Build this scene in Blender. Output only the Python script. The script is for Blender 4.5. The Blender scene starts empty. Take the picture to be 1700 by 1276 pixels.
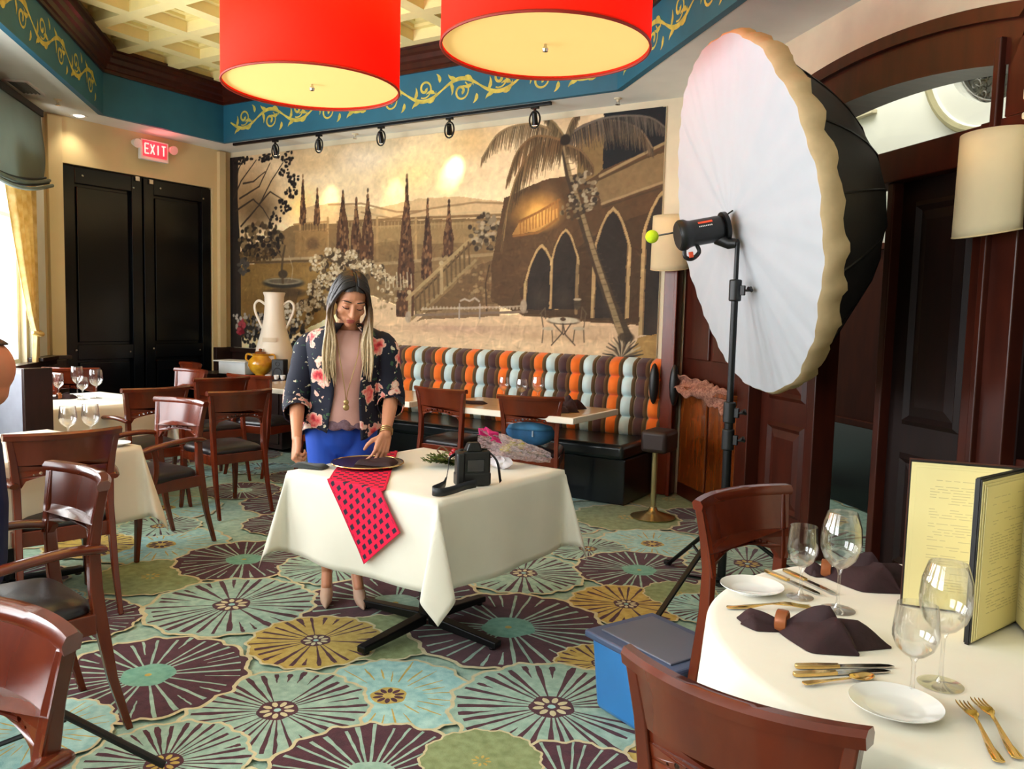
import bpy, bmesh, math, random
import numpy as np
from math import sin, cos, pi, radians, sqrt, atan2, hypot
from mathutils import Vector, Matrix
from mathutils.geometry import tessellate_polygon

SC = bpy.context.scene
COL = SC.collection

# ------------------------------------------------------------------ camera, world, exposure, daylight
FPX = 1350.0                       # focal length in pixels of a 1700 px wide frame
EYE = Vector((0, 0, 1.47))
PITCH, ROLL, YAW = math.atan(116 / 1350), math.atan(0.0255), radians(31.7)
fh = Vector((-sin(YAW), cos(YAW), 0)); rh = Vector((cos(YAW), sin(YAW), 0)); up = Vector((0, 0, 1))
fwd = fh * cos(PITCH) - up * sin(PITCH)
dn = -(up * cos(PITCH) + fh * sin(PITCH))
cx_ = cos(ROLL) * rh - sin(ROLL) * dn
cd_ = sin(ROLL) * rh + cos(ROLL) * dn
cam_data = bpy.data.cameras.new('camera')
cam_data.sensor_fit = 'HORIZONTAL'; cam_data.sensor_width = 36.0; cam_data.lens = FPX / 1700 * 36
cam_data.clip_start = 0.05; cam_data.clip_end = 100
cam = bpy.data.objects.new('camera', cam_data); COL.objects.link(cam)
cam.matrix_world = Matrix(((cx_.x, -cd_.x, -fwd.x, EYE.x), (cx_.y, -cd_.y, -fwd.y, EYE.y), (cx_.z, -cd_.z, -fwd.z, EYE.z), (0, 0, 0, 1)))
SC.camera = cam

SC.view_settings.view_transform = 'Standard'
SC.view_settings.look = 'None'
SC.view_settings.gamma = 1.0
SC.view_settings.use_curve_mapping = False
SC.view_settings.exposure = -0.25
SC.cycles.use_denoising = True
SC.cycles.max_bounces = 10
SC.cycles.transparent_max_bounces = 24
SC.cycles.sample_clamp_indirect = 6.0
SC.cycles.caustics_reflective = False
SC.cycles.caustics_refractive = False

world = bpy.data.worlds.new('daylight'); SC.world = world
world.use_nodes = True
wb = world.node_tree.nodes['Background']
wb.inputs['Color'].default_value = (0.92, 0.96, 1.0, 1); wb.inputs['Strength'].default_value = 2.4

def lamp(name, kind, loc, energy, color, aim=None, **kw):
    l = bpy.data.lights.new(name, kind); l.energy = energy; l.color = color
    for k, v in kw.items(): setattr(l, k, v)
    o = bpy.data.objects.new(name, l); COL.objects.link(o); o.location = loc
    if aim is not None:
        d = Vector(aim) - Vector(loc)
        o.rotation_euler = d.to_track_quat('-Z', 'Y').to_euler()
    return o

S2 = sqrt(0.5)
def LW(t, d=0.0, z=0.0):            # left (window) wall: t metres from its far corner, d metres into the room
    return Vector((-8.01 + t * S2 + d * S2, 4.33 - t * S2 + d * S2, z))
def RW(t, d=0.0, z=0.0):            # right (arched) wall: t metres from its far corner, d metres behind the wall
    return Vector((-2.36 + t * S2 + d * S2, 6.53 - t * S2 + d * S2, z))
WINDOWS = [(0.52, 2.4), (3.0, 4.9), (5.5, 7.4), (8.0, 9.9)]
for k, (a, b) in enumerate(WINDOWS):
    lamp('window_daylight', 'AREA', LW((a + b) / 2, -0.45, 1.9), 135, (0.94, 0.97, 1.0), aim=LW((a + b) / 2, 2.0, 1.75),
         shape='RECTANGLE', size=1.8, size_y=1.9)
for k, (a, b) in enumerate(WINDOWS):       # fill lamps added outside the windows, aimed up to brighten the soffit
    lamp('soffit_fill', 'AREA', LW((a + b) / 2, -0.9, 0.55), 150, (1.0, 0.98, 0.94), aim=LW((a + b) / 2, 1.0, 2.9), shape='RECTANGLE', size=1.9, size_y=1.0)
lamp('hall_ceiling_light', 'AREA', RW(1.3, 0.35, 4.3), 62, (1.0, 0.97, 0.90), aim=RW(1.3, 1.25, 2.4), shape='RECTANGLE', size=2.4, size_y=0.8)

# ------------------------------------------------------------------ helpers
def lin(c):
    out = []
    for v in c[:3]:
        v = v / 255.0
        out.append(v / 12.92 if v <= 0.04045 else ((v + 0.055) / 1.055) ** 2.4)
    return tuple(out) + (1.0,)

MATS = {}
def mat(name, col, rough=0.5, metal=0.0, var=0.12, scale=6.0, stretch=(1, 1, 1), bump=0.0, bscale=80.0, coat=0.0, col2=None,
        spec=0.5, sheen=0.0, emit=None, estr=0.0, alpha_trans=0.0, subsurf=0.0):
    if name in MATS: return MATS[name]
    m = bpy.data.materials.new(name); m.use_nodes = True
    nt = m.node_tree; N = nt.nodes; L = nt.links
    b = N['Principled BSDF']; out = N['Material Output']
    tc = N.new('ShaderNodeTexCoord'); mp = N.new('ShaderNodeMapping')
    mp.inputs['Scale'].default_value = stretch
    L.new(tc.outputs['Object'], mp.inputs['Vector'])
    nz = N.new('ShaderNodeTexNoise'); nz.inputs['Scale'].default_value = scale; nz.inputs['Detail'].default_value = 5
    L.new(mp.outputs['Vector'], nz.inputs['Vector'])
    rp = N.new('ShaderNodeValToRGB')
    c = lin(col)
    if col2 is None:
        c1 = tuple(v * (1 - var) for v in c[:3]) + (1,); c2 = tuple(min(1, v * (1 + var)) for v in c[:3]) + (1,)
    else:
        c1, c2 = c, lin(col2)
    rp.color_ramp.elements[0].position = 0.3; rp.color_ramp.elements[1].position = 0.7
    rp.color_ramp.elements[0].color = c1; rp.color_ramp.elements[1].color = c2
    L.new(nz.outputs['Fac'], rp.inputs['Fac'])
    L.new(rp.outputs['Color'], b.inputs['Base Color'])
    b.inputs['Roughness'].default_value = rough; b.inputs['Metallic'].default_value = metal
    b.inputs['Specular IOR Level'].default_value = spec
    b.inputs['Coat Weight'].default_value = coat; b.inputs['Coat Roughness'].default_value = 0.12
    if sheen: b.inputs['Sheen Weight'].default_value = sheen
    if subsurf:
        b.inputs['Subsurface Weight'].default_value = subsurf
        b.inputs['Subsurface Radius'].default_value = (0.01, 0.004, 0.002)
    if emit is not None:
        b.inputs['Emission Color'].default_value = lin(emit); b.inputs['Emission Strength'].default_value = estr
    if bump:
        n2 = N.new('ShaderNodeTexNoise'); n2.inputs['Scale'].default_value = bscale; n2.inputs['Detail'].default_value = 3
        L.new(mp.outputs['Vector'], n2.inputs['Vector'])
        bp = N.new('ShaderNodeBump'); bp.inputs['Strength'].default_value = bump; bp.inputs['Distance'].default_value = 0.01
        L.new(n2.outputs['Fac'], bp.inputs['Height']); L.new(bp.outputs['Normal'], b.inputs['Normal'])
    if alpha_trans:
        tr = N.new('ShaderNodeBsdfTranslucent'); mx = N.new('ShaderNodeMixShader')
        L.new(rp.outputs['Color'], tr.inputs['Color'])
        mx.inputs['Fac'].default_value = alpha_trans
        L.new(b.outputs['BSDF'], mx.inputs[1]); L.new(tr.outputs['BSDF'], mx.inputs[2]); L.new(mx.outputs['Shader'], out.inputs['Surface'])
    MATS[name] = m
    return m

def attr_mat(name, rough=0.7, bump=0.0, bscale=60.0, noise_amt=0.1, nscale=40.0, spec=0.3, coat=0.0):
    """colour from the mesh's own 'paint' attribute, broken up by fine noise"""
    m = bpy.data.materials.new(name); m.use_nodes = True
    nt = m.node_tree; N = nt.nodes; L = nt.links; b = N['Principled BSDF']
    at = N.new('ShaderNodeAttribute'); at.attribute_name = 'paint'
    tc = N.new('ShaderNodeTexCoord'); nz = N.new('ShaderNodeTexNoise'); nz.inputs['Scale'].default_value = nscale; nz.inputs['Detail'].default_value = 4
    L.new(tc.outputs['Object'], nz.inputs['Vector'])
    mr = N.new('ShaderNodeMapRange'); mr.inputs['To Min'].default_value = 1 - noise_amt * 2; mr.inputs['To Max'].default_value = 1 + noise_amt * 2
    L.new(nz.outputs['Fac'], mr.inputs['Value'])
    mx = N.new('ShaderNodeMix'); mx.data_type = 'RGBA'; mx.blend_type = 'MULTIPLY'; mx.inputs['Factor'].default_value = 1
    cmb = N.new('ShaderNodeCombineColor')
    for k in range(3): L.new(mr.outputs['Result'], cmb.inputs[k])
    L.new(at.outputs['Color'], mx.inputs['A']); L.new(cmb.outputs['Color'], mx.inputs['B'])
    L.new(mx.outputs['Result'], b.inputs['Base Color'])
    b.inputs['Roughness'].default_value = rough; b.inputs['Specular IOR Level'].default_value = spec; b.inputs['Coat Weight'].default_value = coat
    if bump:
        n2 = N.new('ShaderNodeTexNoise'); n2.inputs['Scale'].default_value = bscale
        L.new(tc.outputs['Object'], n2.inputs['Vector'])
        bp = N.new('ShaderNodeBump'); bp.inputs['Strength'].default_value = bump; bp.inputs['Distance'].default_value = 0.01
        L.new(n2.outputs['Fac'], bp.inputs['Height']); L.new(bp.outputs['Normal'], b.inputs['Normal'])
    return m

def glass_mat(name, tint=(1, 1, 1), refl=0.10, edge=0.55, blend=0.35):
    """thin clear glass: sees through, reflects more towards its silhouette"""
    m = bpy.data.materials.new(name); m.use_nodes = True
    nt = m.node_tree; N = nt.nodes; L = nt.links
    N.remove(N['Principled BSDF']); out = N['Material Output']
    tr = N.new('ShaderNodeBsdfTransparent'); tr.inputs['Color'].default_value = tuple(tint) + (1,)
    gl = N.new('ShaderNodeBsdfGlossy'); gl.inputs['Roughness'].default_value = 0.03
    lw = N.new('ShaderNodeLayerWeight'); lw.inputs['Blend'].default_value = blend
    mr = N.new('ShaderNodeMapRange'); mr.inputs['To Min'].default_value = refl; mr.inputs['To Max'].default_value = edge
    L.new(lw.outputs['Facing'], mr.inputs['Value'])
    mx = N.new('ShaderNodeMixShader'); L.new(mr.outputs['Result'], mx.inputs['Fac'])
    L.new(tr.outputs['BSDF'], mx.inputs[1]); L.new(gl.outputs['BSDF'], mx.inputs[2]); L.new(mx.outputs['Shader'], out.inputs['Surface'])
    return m

def film_mat(name, col, clear=0.6, gloss=0.06):
    """soft translucent film: part see-through, part pale scatter, a little shine"""
    m = bpy.data.materials.new(name); m.use_nodes = True
    nt = m.node_tree; N = nt.nodes; L = nt.links; N.remove(N['Principled BSDF']); out = N['Material Output']
    tr = N.new('ShaderNodeBsdfTransparent'); df = N.new('ShaderNodeBsdfDiffuse'); df.inputs['Color'].default_value = lin(col); gl = N.new('ShaderNodeBsdfGlossy'); gl.inputs['Roughness'].default_value = 0.15
    tl = N.new('ShaderNodeBsdfTranslucent'); tl.inputs['Color'].default_value = lin(col)
    nz = N.new('ShaderNodeTexNoise'); nz.inputs['Scale'].default_value = 22
    mr = N.new('ShaderNodeMapRange'); mr.inputs['From Min'].default_value = 0.35; mr.inputs['From Max'].default_value = 0.65; mr.inputs['To Min'].default_value = 1 - clear - 0.22; mr.inputs['To Max'].default_value = 1 - clear + 0.25
    L.new(nz.outputs['Fac'], mr.inputs['Value'])
    m0 = N.new('ShaderNodeMixShader'); m0.inputs['Fac'].default_value = 0.5; L.new(df.outputs[0], m0.inputs[1]); L.new(tl.outputs[0], m0.inputs[2])
    m1 = N.new('ShaderNodeMixShader'); L.new(mr.outputs['Result'], m1.inputs['Fac']); L.new(tr.outputs[0], m1.inputs[1]); L.new(m0.outputs[0], m1.inputs[2])
    m2 = N.new('ShaderNodeMixShader'); m2.inputs['Fac'].default_value = gloss; L.new(m1.outputs[0], m2.inputs[1]); L.new(gl.outputs[0], m2.inputs[2]); L.new(m2.outputs[0], out.inputs['Surface'])
    return m

class MB:
    """collects simple shapes, then links them as ONE mesh object"""
    def __init__(s): s.v = []; s.f = []; s.m = []; s.cur = 0; s.xf = None
    def add(s, vs, fs, mi=None):
        o = len(s.v)
        if s.xf is not None: vs = [s.xf @ Vector(v) for v in vs]
        s.v.extend([tuple(v) for v in vs]); s.f.extend([tuple(i + o for i in f) for f in fs])
        s.m.extend([s.cur if mi is None else mi] * len(fs)); return s
    def box(s, c, d, rz=0.0, taper=1.0, mi=None, R=None):
        x, y, z = d[0] / 2, d[1] / 2, d[2] / 2; vs = []
        for sz in (-1, 1):
            k = taper if sz < 0 else 1.0
            for sx, sy in ((-1, -1), (1, -1), (1, 1), (-1, 1)): vs.append(Vector((sx * x * k, sy * y * k, sz * z)))
        M = R if R is not None else Matrix.Rotation(rz, 3, 'Z')
        vs = [M @ v + Vector(c) for v in vs]
        return s.add(vs, [(0, 3, 2, 1), (4, 5, 6, 7), (0, 1, 5, 4), (1, 2, 6, 5), (2, 3, 7, 6), (3, 0, 4, 7)], mi)
    def hexa(s, p8, mi=None):
        return s.add(p8, [(0, 3, 2, 1), (4, 5, 6, 7), (0, 1, 5, 4), (1, 2, 6, 5), (2, 3, 7, 6), (3, 0, 4, 7)], mi)
    def tube(s, pts, r, n=8, cap=True, mi=None, flat=None, closed=False):
        pts = [Vector(p) for p in pts]; k = len(pts)
        rs = r if isinstance(r, (list, tuple)) else [r] * k
        vs = []; prev = None
        for i, p in enumerate(pts):
            if closed: t = pts[(i + 1) % k] - pts[i - 1]
            else: t = pts[min(i + 1, k - 1)] - pts[max(i - 1, 0)]
            if t.length < 1e-9: t = Vector((0, 0, 1))
            t.normalize()
            if prev is None:
                a = Vector((0, 0, 1)) if abs(t.z) < 0.9 else Vector((1, 0, 0))
                u = t.cross(a).normalized()
            else:
                u = (prev - t * prev.dot(t))
                u = u.normalized() if u.length > 1e-6 else t.cross(Vector((0, 0, 1))).normalized()
            prev = u; w = t.cross(u)
            for j in range(n):
                a = 2 * pi * j / n
                ru, rw_ = (rs[i], rs[i]) if flat is None else (rs[i] * flat[0], rs[i] * flat[1])
                vs.append(p + u * (cos(a) * ru) + w * (sin(a) * rw_))
        fs = []
        for i in range(k if closed else k - 1):
            i2 = (i + 1) % k
            for j in range(n):
                fs.append((i * n + j, i * n + (j + 1) % n, i2 * n + (j + 1) % n, i2 * n + j))
        if cap and not closed:
            fs.append(tuple(range(n - 1, -1, -1))); fs.append(tuple((k - 1) * n + j for j in range(n)))
        return s.add(vs, fs, mi)
    def lathe(s, prof, n=24, c=(0, 0, 0), mi=None, ang=2 * pi, a0=0.0, sx=1.0, sy=1.0, cap=False):
        c = Vector(c); full = abs(ang - 2 * pi) < 1e-6; m_ = n if full else n + 1; vs = []
        for (r, z) in prof:
            for j in range(m_):
                a = a0 + ang * j / n
                vs.append(c + Vector((r * cos(a) * sx, r * sin(a) * sy, z)))
        fs = []
        for i in range(len(prof) - 1):
            for j in range(n):
                j2 = (j + 1) % m_
                fs.append((i * m_ + j, i * m_ + j2, (i + 1) * m_ + j2, (i + 1) * m_ + j))
        if cap:
            fs.append(tuple(range(m_ - 1, -1, -1))); fs.append(tuple((len(prof) - 1) * m_ + j for j in range(m_)))
        return s.add(vs, fs, mi)
    def ball(s, c, r, n=16, k=10, mi=None, M=None):
        rr = r if isinstance(r, (tuple, list)) else (r, r, r); vs = []; c = Vector(c)
        for i in range(k + 1):
            p = pi * i / k
            for j in range(n):
                a = 2 * pi * j / n
                v = Vector((rr[0] * sin(p) * cos(a), rr[1] * sin(p) * sin(a), rr[2] * cos(p)))
                vs.append((M @ v if M is not None else v) + c)
        fs = []
        for i in range(k):
            for j in range(n): fs.append((i * n + j, (i + 1) * n + j, (i + 1) * n + (j + 1) % n, i * n + (j + 1) % n))
        return s.add(vs, fs, mi)
    def grid(s, fn, nu, nv, mi=None, closed_u=False):
        vs = [fn(i / nu, j / nv) for i in range(nu + 1) for j in range(nv + 1)]
        fs = [(i * (nv + 1) + j, (i + 1) * (nv + 1) + j, (i + 1) * (nv + 1) + j + 1, i * (nv + 1) + j + 1) for i in range(nu) for j in range(nv)]
        return s.add(vs, fs, mi)
    def slab(s, poly, z0, z1, holes=(), fn=None, mi=None):
        """extrude a 2-D outline (with holes) from z0 to z1; fn maps (a, b, h) to a point"""
        fn = fn or (lambda a, b, h: (a, b, h))
        loops = [list(poly)] + [list(h) for h in holes]
        flat = [p for lp in loops for p in lp]; n = len(flat)
        tris = tessellate_polygon([[Vector((p[0], p[1], 0)) for p in lp] for lp in loops])
        vs = [fn(p[0], p[1], z0) for p in flat] + [fn(p[0], p[1], z1) for p in flat]
        fs = []
        for t in tris:
            a, b, c = [Vector(flat[i]) for i in t]
            if (b - a).cross(c - a) < 0: t = (t[0], t[2], t[1])
            fs.append((t[2], t[1], t[0])); fs.append(tuple(i + n for i in t))
        o = 0
        for lp in loops:
            k = len(lp)
            area = sum(lp[i][0] * lp[(i + 1) % k][1] - lp[(i + 1) % k][0] * lp[i][1] for i in range(k))
            outer = (lp is loops[0])
            for i in range(k):
                q = (o + i, o + (i + 1) % k, o + n + (i + 1) % k, o + n + i)
                if (area > 0) != outer: q = q[::-1]
                fs.append(q)
            o += k
        return s.add(vs, fs, mi)
    def build(s, name, mats, parent=None, smooth=True, angle=35, bevel=0.0, seg=2, subd=0, loc=None, solid=0.0):
        me = bpy.data.meshes.new(name)
        me.from_pydata(s.v, [], s.f)
        if not isinstance(mats, (list, tuple)): mats = [mats]
        for m in mats: me.materials.append(m)
        if len(mats) > 1: me.polygons.foreach_set('material_index', s.m)
        if smooth:
            me.shade_smooth()
            if angle < 180: me.set_sharp_from_angle(angle=radians(angle))
        me.validate(); me.update()
        o = bpy.data.objects.new(name, me); COL.objects.link(o)
        if parent is not None: o.parent = parent
        if loc is not None: o.location = loc
        if solid:
            md = o.modifiers.new('thickness', 'SOLIDIFY'); md.thickness = solid; md.offset = 0
        if bevel:
            md = o.modifiers.new('edges', 'BEVEL'); md.width = bevel; md.segments = seg; md.limit_method = 'ANGLE'; md.angle_limit = radians(40)
            md.harden_normals = False
        if subd:
            md = o.modifiers.new('soft', 'SUBSURF'); md.levels = subd; md.render_levels = subd
        return o

def thing(name, label, cat, loc=(0, 0, 0), rz=0.0, group=None):
    o = bpy.data.objects.new(name, None); COL.objects.link(o)
    o.empty_display_size = 0.1; o.location = loc; o.rotation_euler = (0, 0, rz)
    o['label'] = label; o['category'] = cat
    if group: o['group'] = group
    return o
def tag(o, label, cat, group=None):
    o['label'] = label; o['category'] = cat
    if group: o['group'] = group
    return o
def struct(o):
    o['kind'] = 'structure'; return o
KIDS = {}
def kids(o): return [c for c in bpy.data.objects if c.parent == o]
def dup(root, loc, rz, label=None, group=None):
    r = root.copy(); COL.objects.link(r); r.location = loc; r.rotation_euler = (0, 0, rz)
    if label: r['label'] = label
    if group: r['group'] = group
    for ch in kids(root):
        c = ch.copy(); COL.objects.link(c); c.parent = r
        for g in kids(ch):
            d = g.copy(); COL.objects.link(d); d.parent = c
    return r
def bez(p0, p1, p2, p3, n):
    p0, p1, p2, p3 = map(Vector, (p0, p1, p2, p3)); out = []
    for i in range(n + 1):
        t = i / n; u = 1 - t
        out.append(p0 * u**3 + p1 * 3 * u * u * t + p2 * 3 * u * t * t + p3 * t**3)
    return out
def smooth_path(pts, n=6):
    pts = [Vector(p) for p in pts]; out = []
    for i in range(len(pts) - 1):
        a = pts[max(i - 1, 0)]; b = pts[i]; c = pts[i + 1]; d = pts[min(i + 2, len(pts) - 1)]
        for k in range(n):
            t = k / n
            out.append(0.5 * ((2 * b) + (c - a) * t + (2 * a - 5 * b + 4 * c - d) * t * t + (-a + 3 * b - 3 * c + d) * t**3))
    out.append(pts[-1]); return out

# ------------------------------------------------------------------ materials
WOOD = mat('mahogany', (86, 30, 13), rough=0.25, scale=3, stretch=(3, 3, 1), col2=(110, 42, 18), coat=0.3)
WOODT = mat('mahogany_trim', (52, 19, 11), rough=0.35, scale=3, stretch=(5, 5, 1), col2=(70, 26, 14), coat=0.08, spec=0.35)
WOODD = mat('dark_mahogany', (22, 10, 8), rough=0.55, scale=4, stretch=(6, 6, 1), col2=(32, 14, 10), spec=0.25)
WOODB = mat('espresso_wood', (34, 20, 18), rough=0.35, scale=4, stretch=(6, 6, 1), col2=(48, 28, 24), coat=0.2)
HALLW = mat('hall_wood', (58, 25, 13), rough=0.7, scale=3, stretch=(5, 5, 1), col2=(74, 32, 16), spec=0.1)
WOODG = mat('amber_panel_wood', (92, 40, 14), rough=0.12, scale=3, stretch=(7, 7, 1), col2=(134, 68, 24), coat=0.8)
LEATHER = mat('black_leather', (30, 25, 30), rough=0.35, bump=0.08, bscale=220, coat=0.15)
CREAMWALL = mat('cream_wall', (214, 204, 176), rough=0.85, var=0.05, bump=0.02, bscale=150)
TANWALL = mat('tan_wall', (218, 198, 152), rough=0.85, var=0.06, scale=2, bump=0.02, bscale=150)
WHITEWALL = mat('white_wall', (228, 230, 220), rough=0.8, var=0.03)
SOFFIT = mat('soffit_paint', (222, 224, 220), rough=0.85, var=0.03)
BLUE = mat('blue_frieze', (34, 100, 128), rough=0.6, var=0.12, scale=3)
GOLD = mat('gold_paint', (196, 184, 84), rough=0.5, var=0.25, scale=18)
COFFER = mat('coffer_cream', (240, 226, 164), rough=0.7, var=0.05)
COFFERP = mat('coffer_panel_cream', (230, 214, 146), rough=0.7, var=0.05)
BLACK = mat('black_metal', (14, 15, 17), rough=0.38, metal=0.3, var=0.2)
BLACKP = mat('black_plastic', (16, 17, 19), rough=0.42, var=0.25, scale=30)
BLACKPAINT = mat('black_lacquer', (5, 9, 15), rough=0.22, var=0.2, scale=2, spec=0.35)
LINEN = mat('white_linen', (240, 234, 218), rough=0.85, var=0.03, scale=5, bump=0.10, bscale=14, sheen=0.2)
LINEN2 = mat('ivory_linen', (236, 224, 200), rough=0.85, var=0.03, scale=5, bump=0.08, bscale=12, sheen=0.2)
PLUM = mat('plum_cloth', (42, 13, 17), rough=0.8, var=0.25, scale=30, bump=0.12, bscale=90)
CHINA = mat('white_china', (236, 236, 232), rough=0.12, var=0.01, coat=0.4)
SILVER = mat('polished_silver', (200, 196, 190), rough=0.12, metal=1.0, var=0.05)
BRASS = mat('pale_gold_cutlery', (226, 190, 120), rough=0.16, metal=1.0, var=0.08)
CHROME = mat('chrome', (190, 190, 186), rough=0.15, metal=1.0, var=0.04)
GLASS = glass_mat('clear_glass', refl=0.05, edge=0.62, blend=0.42)
PANE = glass_mat('window_glass', refl=0.01, edge=0.06)
ORANGE = mat('orange_label', (232, 82, 44), rough=0.4)
WHITEP = mat('white_plastic', (228, 228, 224), rough=0.4, var=0.03)
PAPER = mat('menu_paper', (230, 218, 160), rough=0.7, var=0.05, scale=3)
# ------------------------------------------------------------------ floor: patterned carpet (flat dyed pile, colour only, outlines laid flush)
FLOWERS = [('G',-3.93,2.66,0.30), ('M',-4.80,3.32,0.26), ('G',-2.37,5.49,0.39), ('A',-1.94,4.94,0.35), ('M',-4.01,2.09,0.22), ('Y',-4.73,2.80,0.26), ('M',-2.31,3.92,0.35), ('M',-2.23,4.58,0.26), ('P',-1.79,4.37,0.37), ('Y',-1.62,3.80,0.29), ('G',-1.44,4.12,0.20), ('M',-1.30,4.88,0.38), ('P',-3.77,3.16,0.38), ('M',-3.25,3.37,0.31), ('P',-2.59,3.12,0.46), ('G',-2.36,2.76,0.26), ('M',-3.23,2.63,0.40), ('P',-3.65,2.06,0.30), ('Y',-2.57,2.55,0.29), ('P',-1.95,3.18,0.46), ('Y',-1.41,3.07,0.20), ('A',-1.96,2.33,0.32), ('M',-2.22,2.01,0.33), ('P',-2.86,1.92,0.38), ('M',-1.40,2.61,0.38), ('A',-2.77,1.44,0.24), ('M',-2.25,1.56,0.27), ('P',-1.65,1.87,0.34), ('P',-1.08,2.15,0.31), ('G',-1.41,2.15,0.20), ('M',-1.24,3.99,0.23)]
def carpet_mat(name, c, c2):
    m = mat(name, c, rough=0.95, col2=c2, scale=26, bump=0.25, bscale=240, spec=0.1, sheen=0.15)
    return m
CM = [carpet_mat('carpet_mint', (132, 164, 148), (170, 198, 180)), carpet_mat('carpet_plum', (66, 32, 42), (86, 44, 54)),
      carpet_mat('carpet_cream', (196, 184, 140), (214, 204, 166)), carpet_mat('carpet_aqua', (134, 184, 184), (178, 216, 208)),
      carpet_mat('carpet_gold', (176, 146, 62), (204, 178, 96)), carpet_mat('carpet_olive', (120, 134, 84), (150, 164, 116)),
      carpet_mat('carpet_jade', (98, 152, 134), (126, 178, 156))]
MINT, PLM, CRM, AQU, GLD, OLV, JAD = range(7)
fm = MB()
def flower(kind, x, y, R, zi, rng):
    z = -0.016 + zi
    n = 132; ph = rng.random() * 6; lob = rng.choice((13, 15, 17))
    def rad(a): return R * (1 + 0.03 * sin(lob * a + ph) + 0.012 * sin(31 * a + ph * 2))
    jit = [1 + rng.uniform(-0.008, 0.008) for _ in range(n)]
    def disc(k, zz, m, kk=n, wob=True):
        vs = [(x, y, zz)] + [(x + cos(2 * pi * i / kk) * (rad(2 * pi * i / kk) * jit[i] if wob else R) * k, y + sin(2 * pi * i / kk) * (rad(2 * pi * i / kk) * jit[i] if wob else R) * k, zz) for i in range(kk)]
        fm.add(vs, [(0, 1 + i, 1 + (i + 1) % kk) for i in range(kk)], m)
    base = {'P': PLM, 'M': rng.choice((MINT, AQU, MINT)), 'Y': GLD, 'A': AQU, 'G': OLV}[kind]
    st = {'P': MINT, 'M': PLM, 'Y': PLM, 'A': GLD, 'G': JAD}[kind]
    disc(1.03, z, CRM); disc(0.985, z + 1e-5, base)
    ns = {'P': 34, 'M': 34, 'Y': 26, 'A': 26, 'G': 0}[kind]
    for i in range(ns):
        a = 2 * pi * (i + rng.uniform(-0.2, 0.2)) / ns
        long = rng.random() < 0.72
        r0 = 0.2 if long else rng.uniform(0.55, 0.72); r1 = rng.uniform(0.9, 0.985)
        if kind == 'A': r0 = 0.3 + rng.random() * 0.2; r1 = 0.6 + rng.random() * 0.36
        w0 = (0.006 if kind in 'MY' else 0.011) * (1 if long else 0.5); w1 = (0.042 if kind in 'MY' else 0.019) * rng.uniform(0.6, 1.25)
        if kind == 'M': w1 *= 0.85
        pts = []; K = 7
        for k in range(K + 1):
            t = k / K; r = (r0 + (r1 - r0) * t) * rad(a); w = (w0 + (w1 - w0) * t) * R * (1 + rng.uniform(-0.22, 0.22))
            if kind == 'A': w *= 0.5 * sin(pi * min(1, t + 0.1)) + 0.4
            if k == K and kind != 'P': w *= 0.7
            aa = a + rng.uniform(-0.006, 0.006)
            pts.append((r, w, aa))
        vs = []
        for r, w, aa in pts:
            vs.append((x + r * cos(aa) - w * sin(aa), y + r * sin(aa) + w * cos(aa), z + 2e-5)); vs.append((x + r * cos(aa) + w * sin(aa), y + r * sin(aa) - w * cos(aa), z + 2e-5))
        fm.add(vs, [(2 * k + 1, 2 * k + 3, 2 * k + 2, 2 * k) for k in range(K)], st)
    def small(k, zz, m, cxx=0, cyy=0, kk=22, asp=1, rot=0):
        vs = [(x + cxx, y + cyy, zz)]
        for i in range(kk):
            a = 2 * pi * i / kk; px_ = k * R * cos(a) * (1 + 0.07 * sin(5 * a + ph)); py_ = k * R * asp * sin(a)
            vs.append((x + cxx + px_ * cos(rot) - py_ * sin(rot), y + cyy + px_ * sin(rot) + py_ * cos(rot), zz))
        fm.add(vs, [(0, 1 + i, 1 + (i + 1) % kk) for i in range(kk)], m)
    if kind == 'P': small(0.27, z + 3e-5, JAD if rng.random() < .5 else MINT, kk=40); small(0.035, z + 4e-5, GLD)
    elif kind in 'MY':
        small(0.225, z + 3e-5, PLM, kk=40)
        pc = CRM if kind == 'Y' else rng.choice((GLD, CRM))
        for i in range(9):
            a = 2 * pi * i / 9 + ph; small(0.058, z + 4e-5, pc, 0.135 * R * cos(a), 0.135 * R * sin(a), 12, 0.55, a)
        small(0.04, z + 4e-5, AQU)
    elif kind == 'A':
        small(0.215, z + 3e-5, GLD, kk=40)
        for i in range(10):
            a = 2 * pi * i / 10 + ph; small(0.062, z + 4e-5, PLM, 0.13 * R * cos(a), 0.13 * R * sin(a), 12, 0.5, a)
    else:
        for i in range(8):
            a = 2 * pi * i / 8 + ph; small(0.05, z + 3e-5, GLD, 0.12 * R * cos(a), 0.12 * R * sin(a), 12, 0.5, a)
rng = random.Random(11)
fm.add([(-11, -5, -0.018), (6, -5, -0.018), (6, 10, -0.018), (-11, 10, -0.018)], [(0, 1, 2, 3)], MINT)
zi = 0.0; k = 0
placed = [(f[1], f[2], f[3]) for f in FLOWERS]
extra = []
for _ in range(6000):
    x = rng.uniform(-9.5, 3.5); y = rng.uniform(-1.0, 8.5); r = rng.uniform(0.28, 0.46)
    if (x + y) * S2 < -2.9 or (x + y) * S2 > 5.2: continue
    if all(hypot(x - a, y - b) > 0.86 * (r + c) for a, b, c in extra) and all(hypot(x - a, y - b) > 0.62 * (r + c) for a, b, c in placed):
        extra.append((x, y, r))
for (x, y, r) in extra:
    zi += 5.5e-5
    flower(rng.choice('PMMPYAGPM'), x, y, r, zi, rng)
for (kd, x, y, r) in FLOWERS:
    zi += 5.5e-5; flower(kd, x, y, r, zi, rng)
floor = struct(fm.build('floor', CM, smooth=False))
floor.location.z = 0.016 - zi - 1e-4

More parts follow.
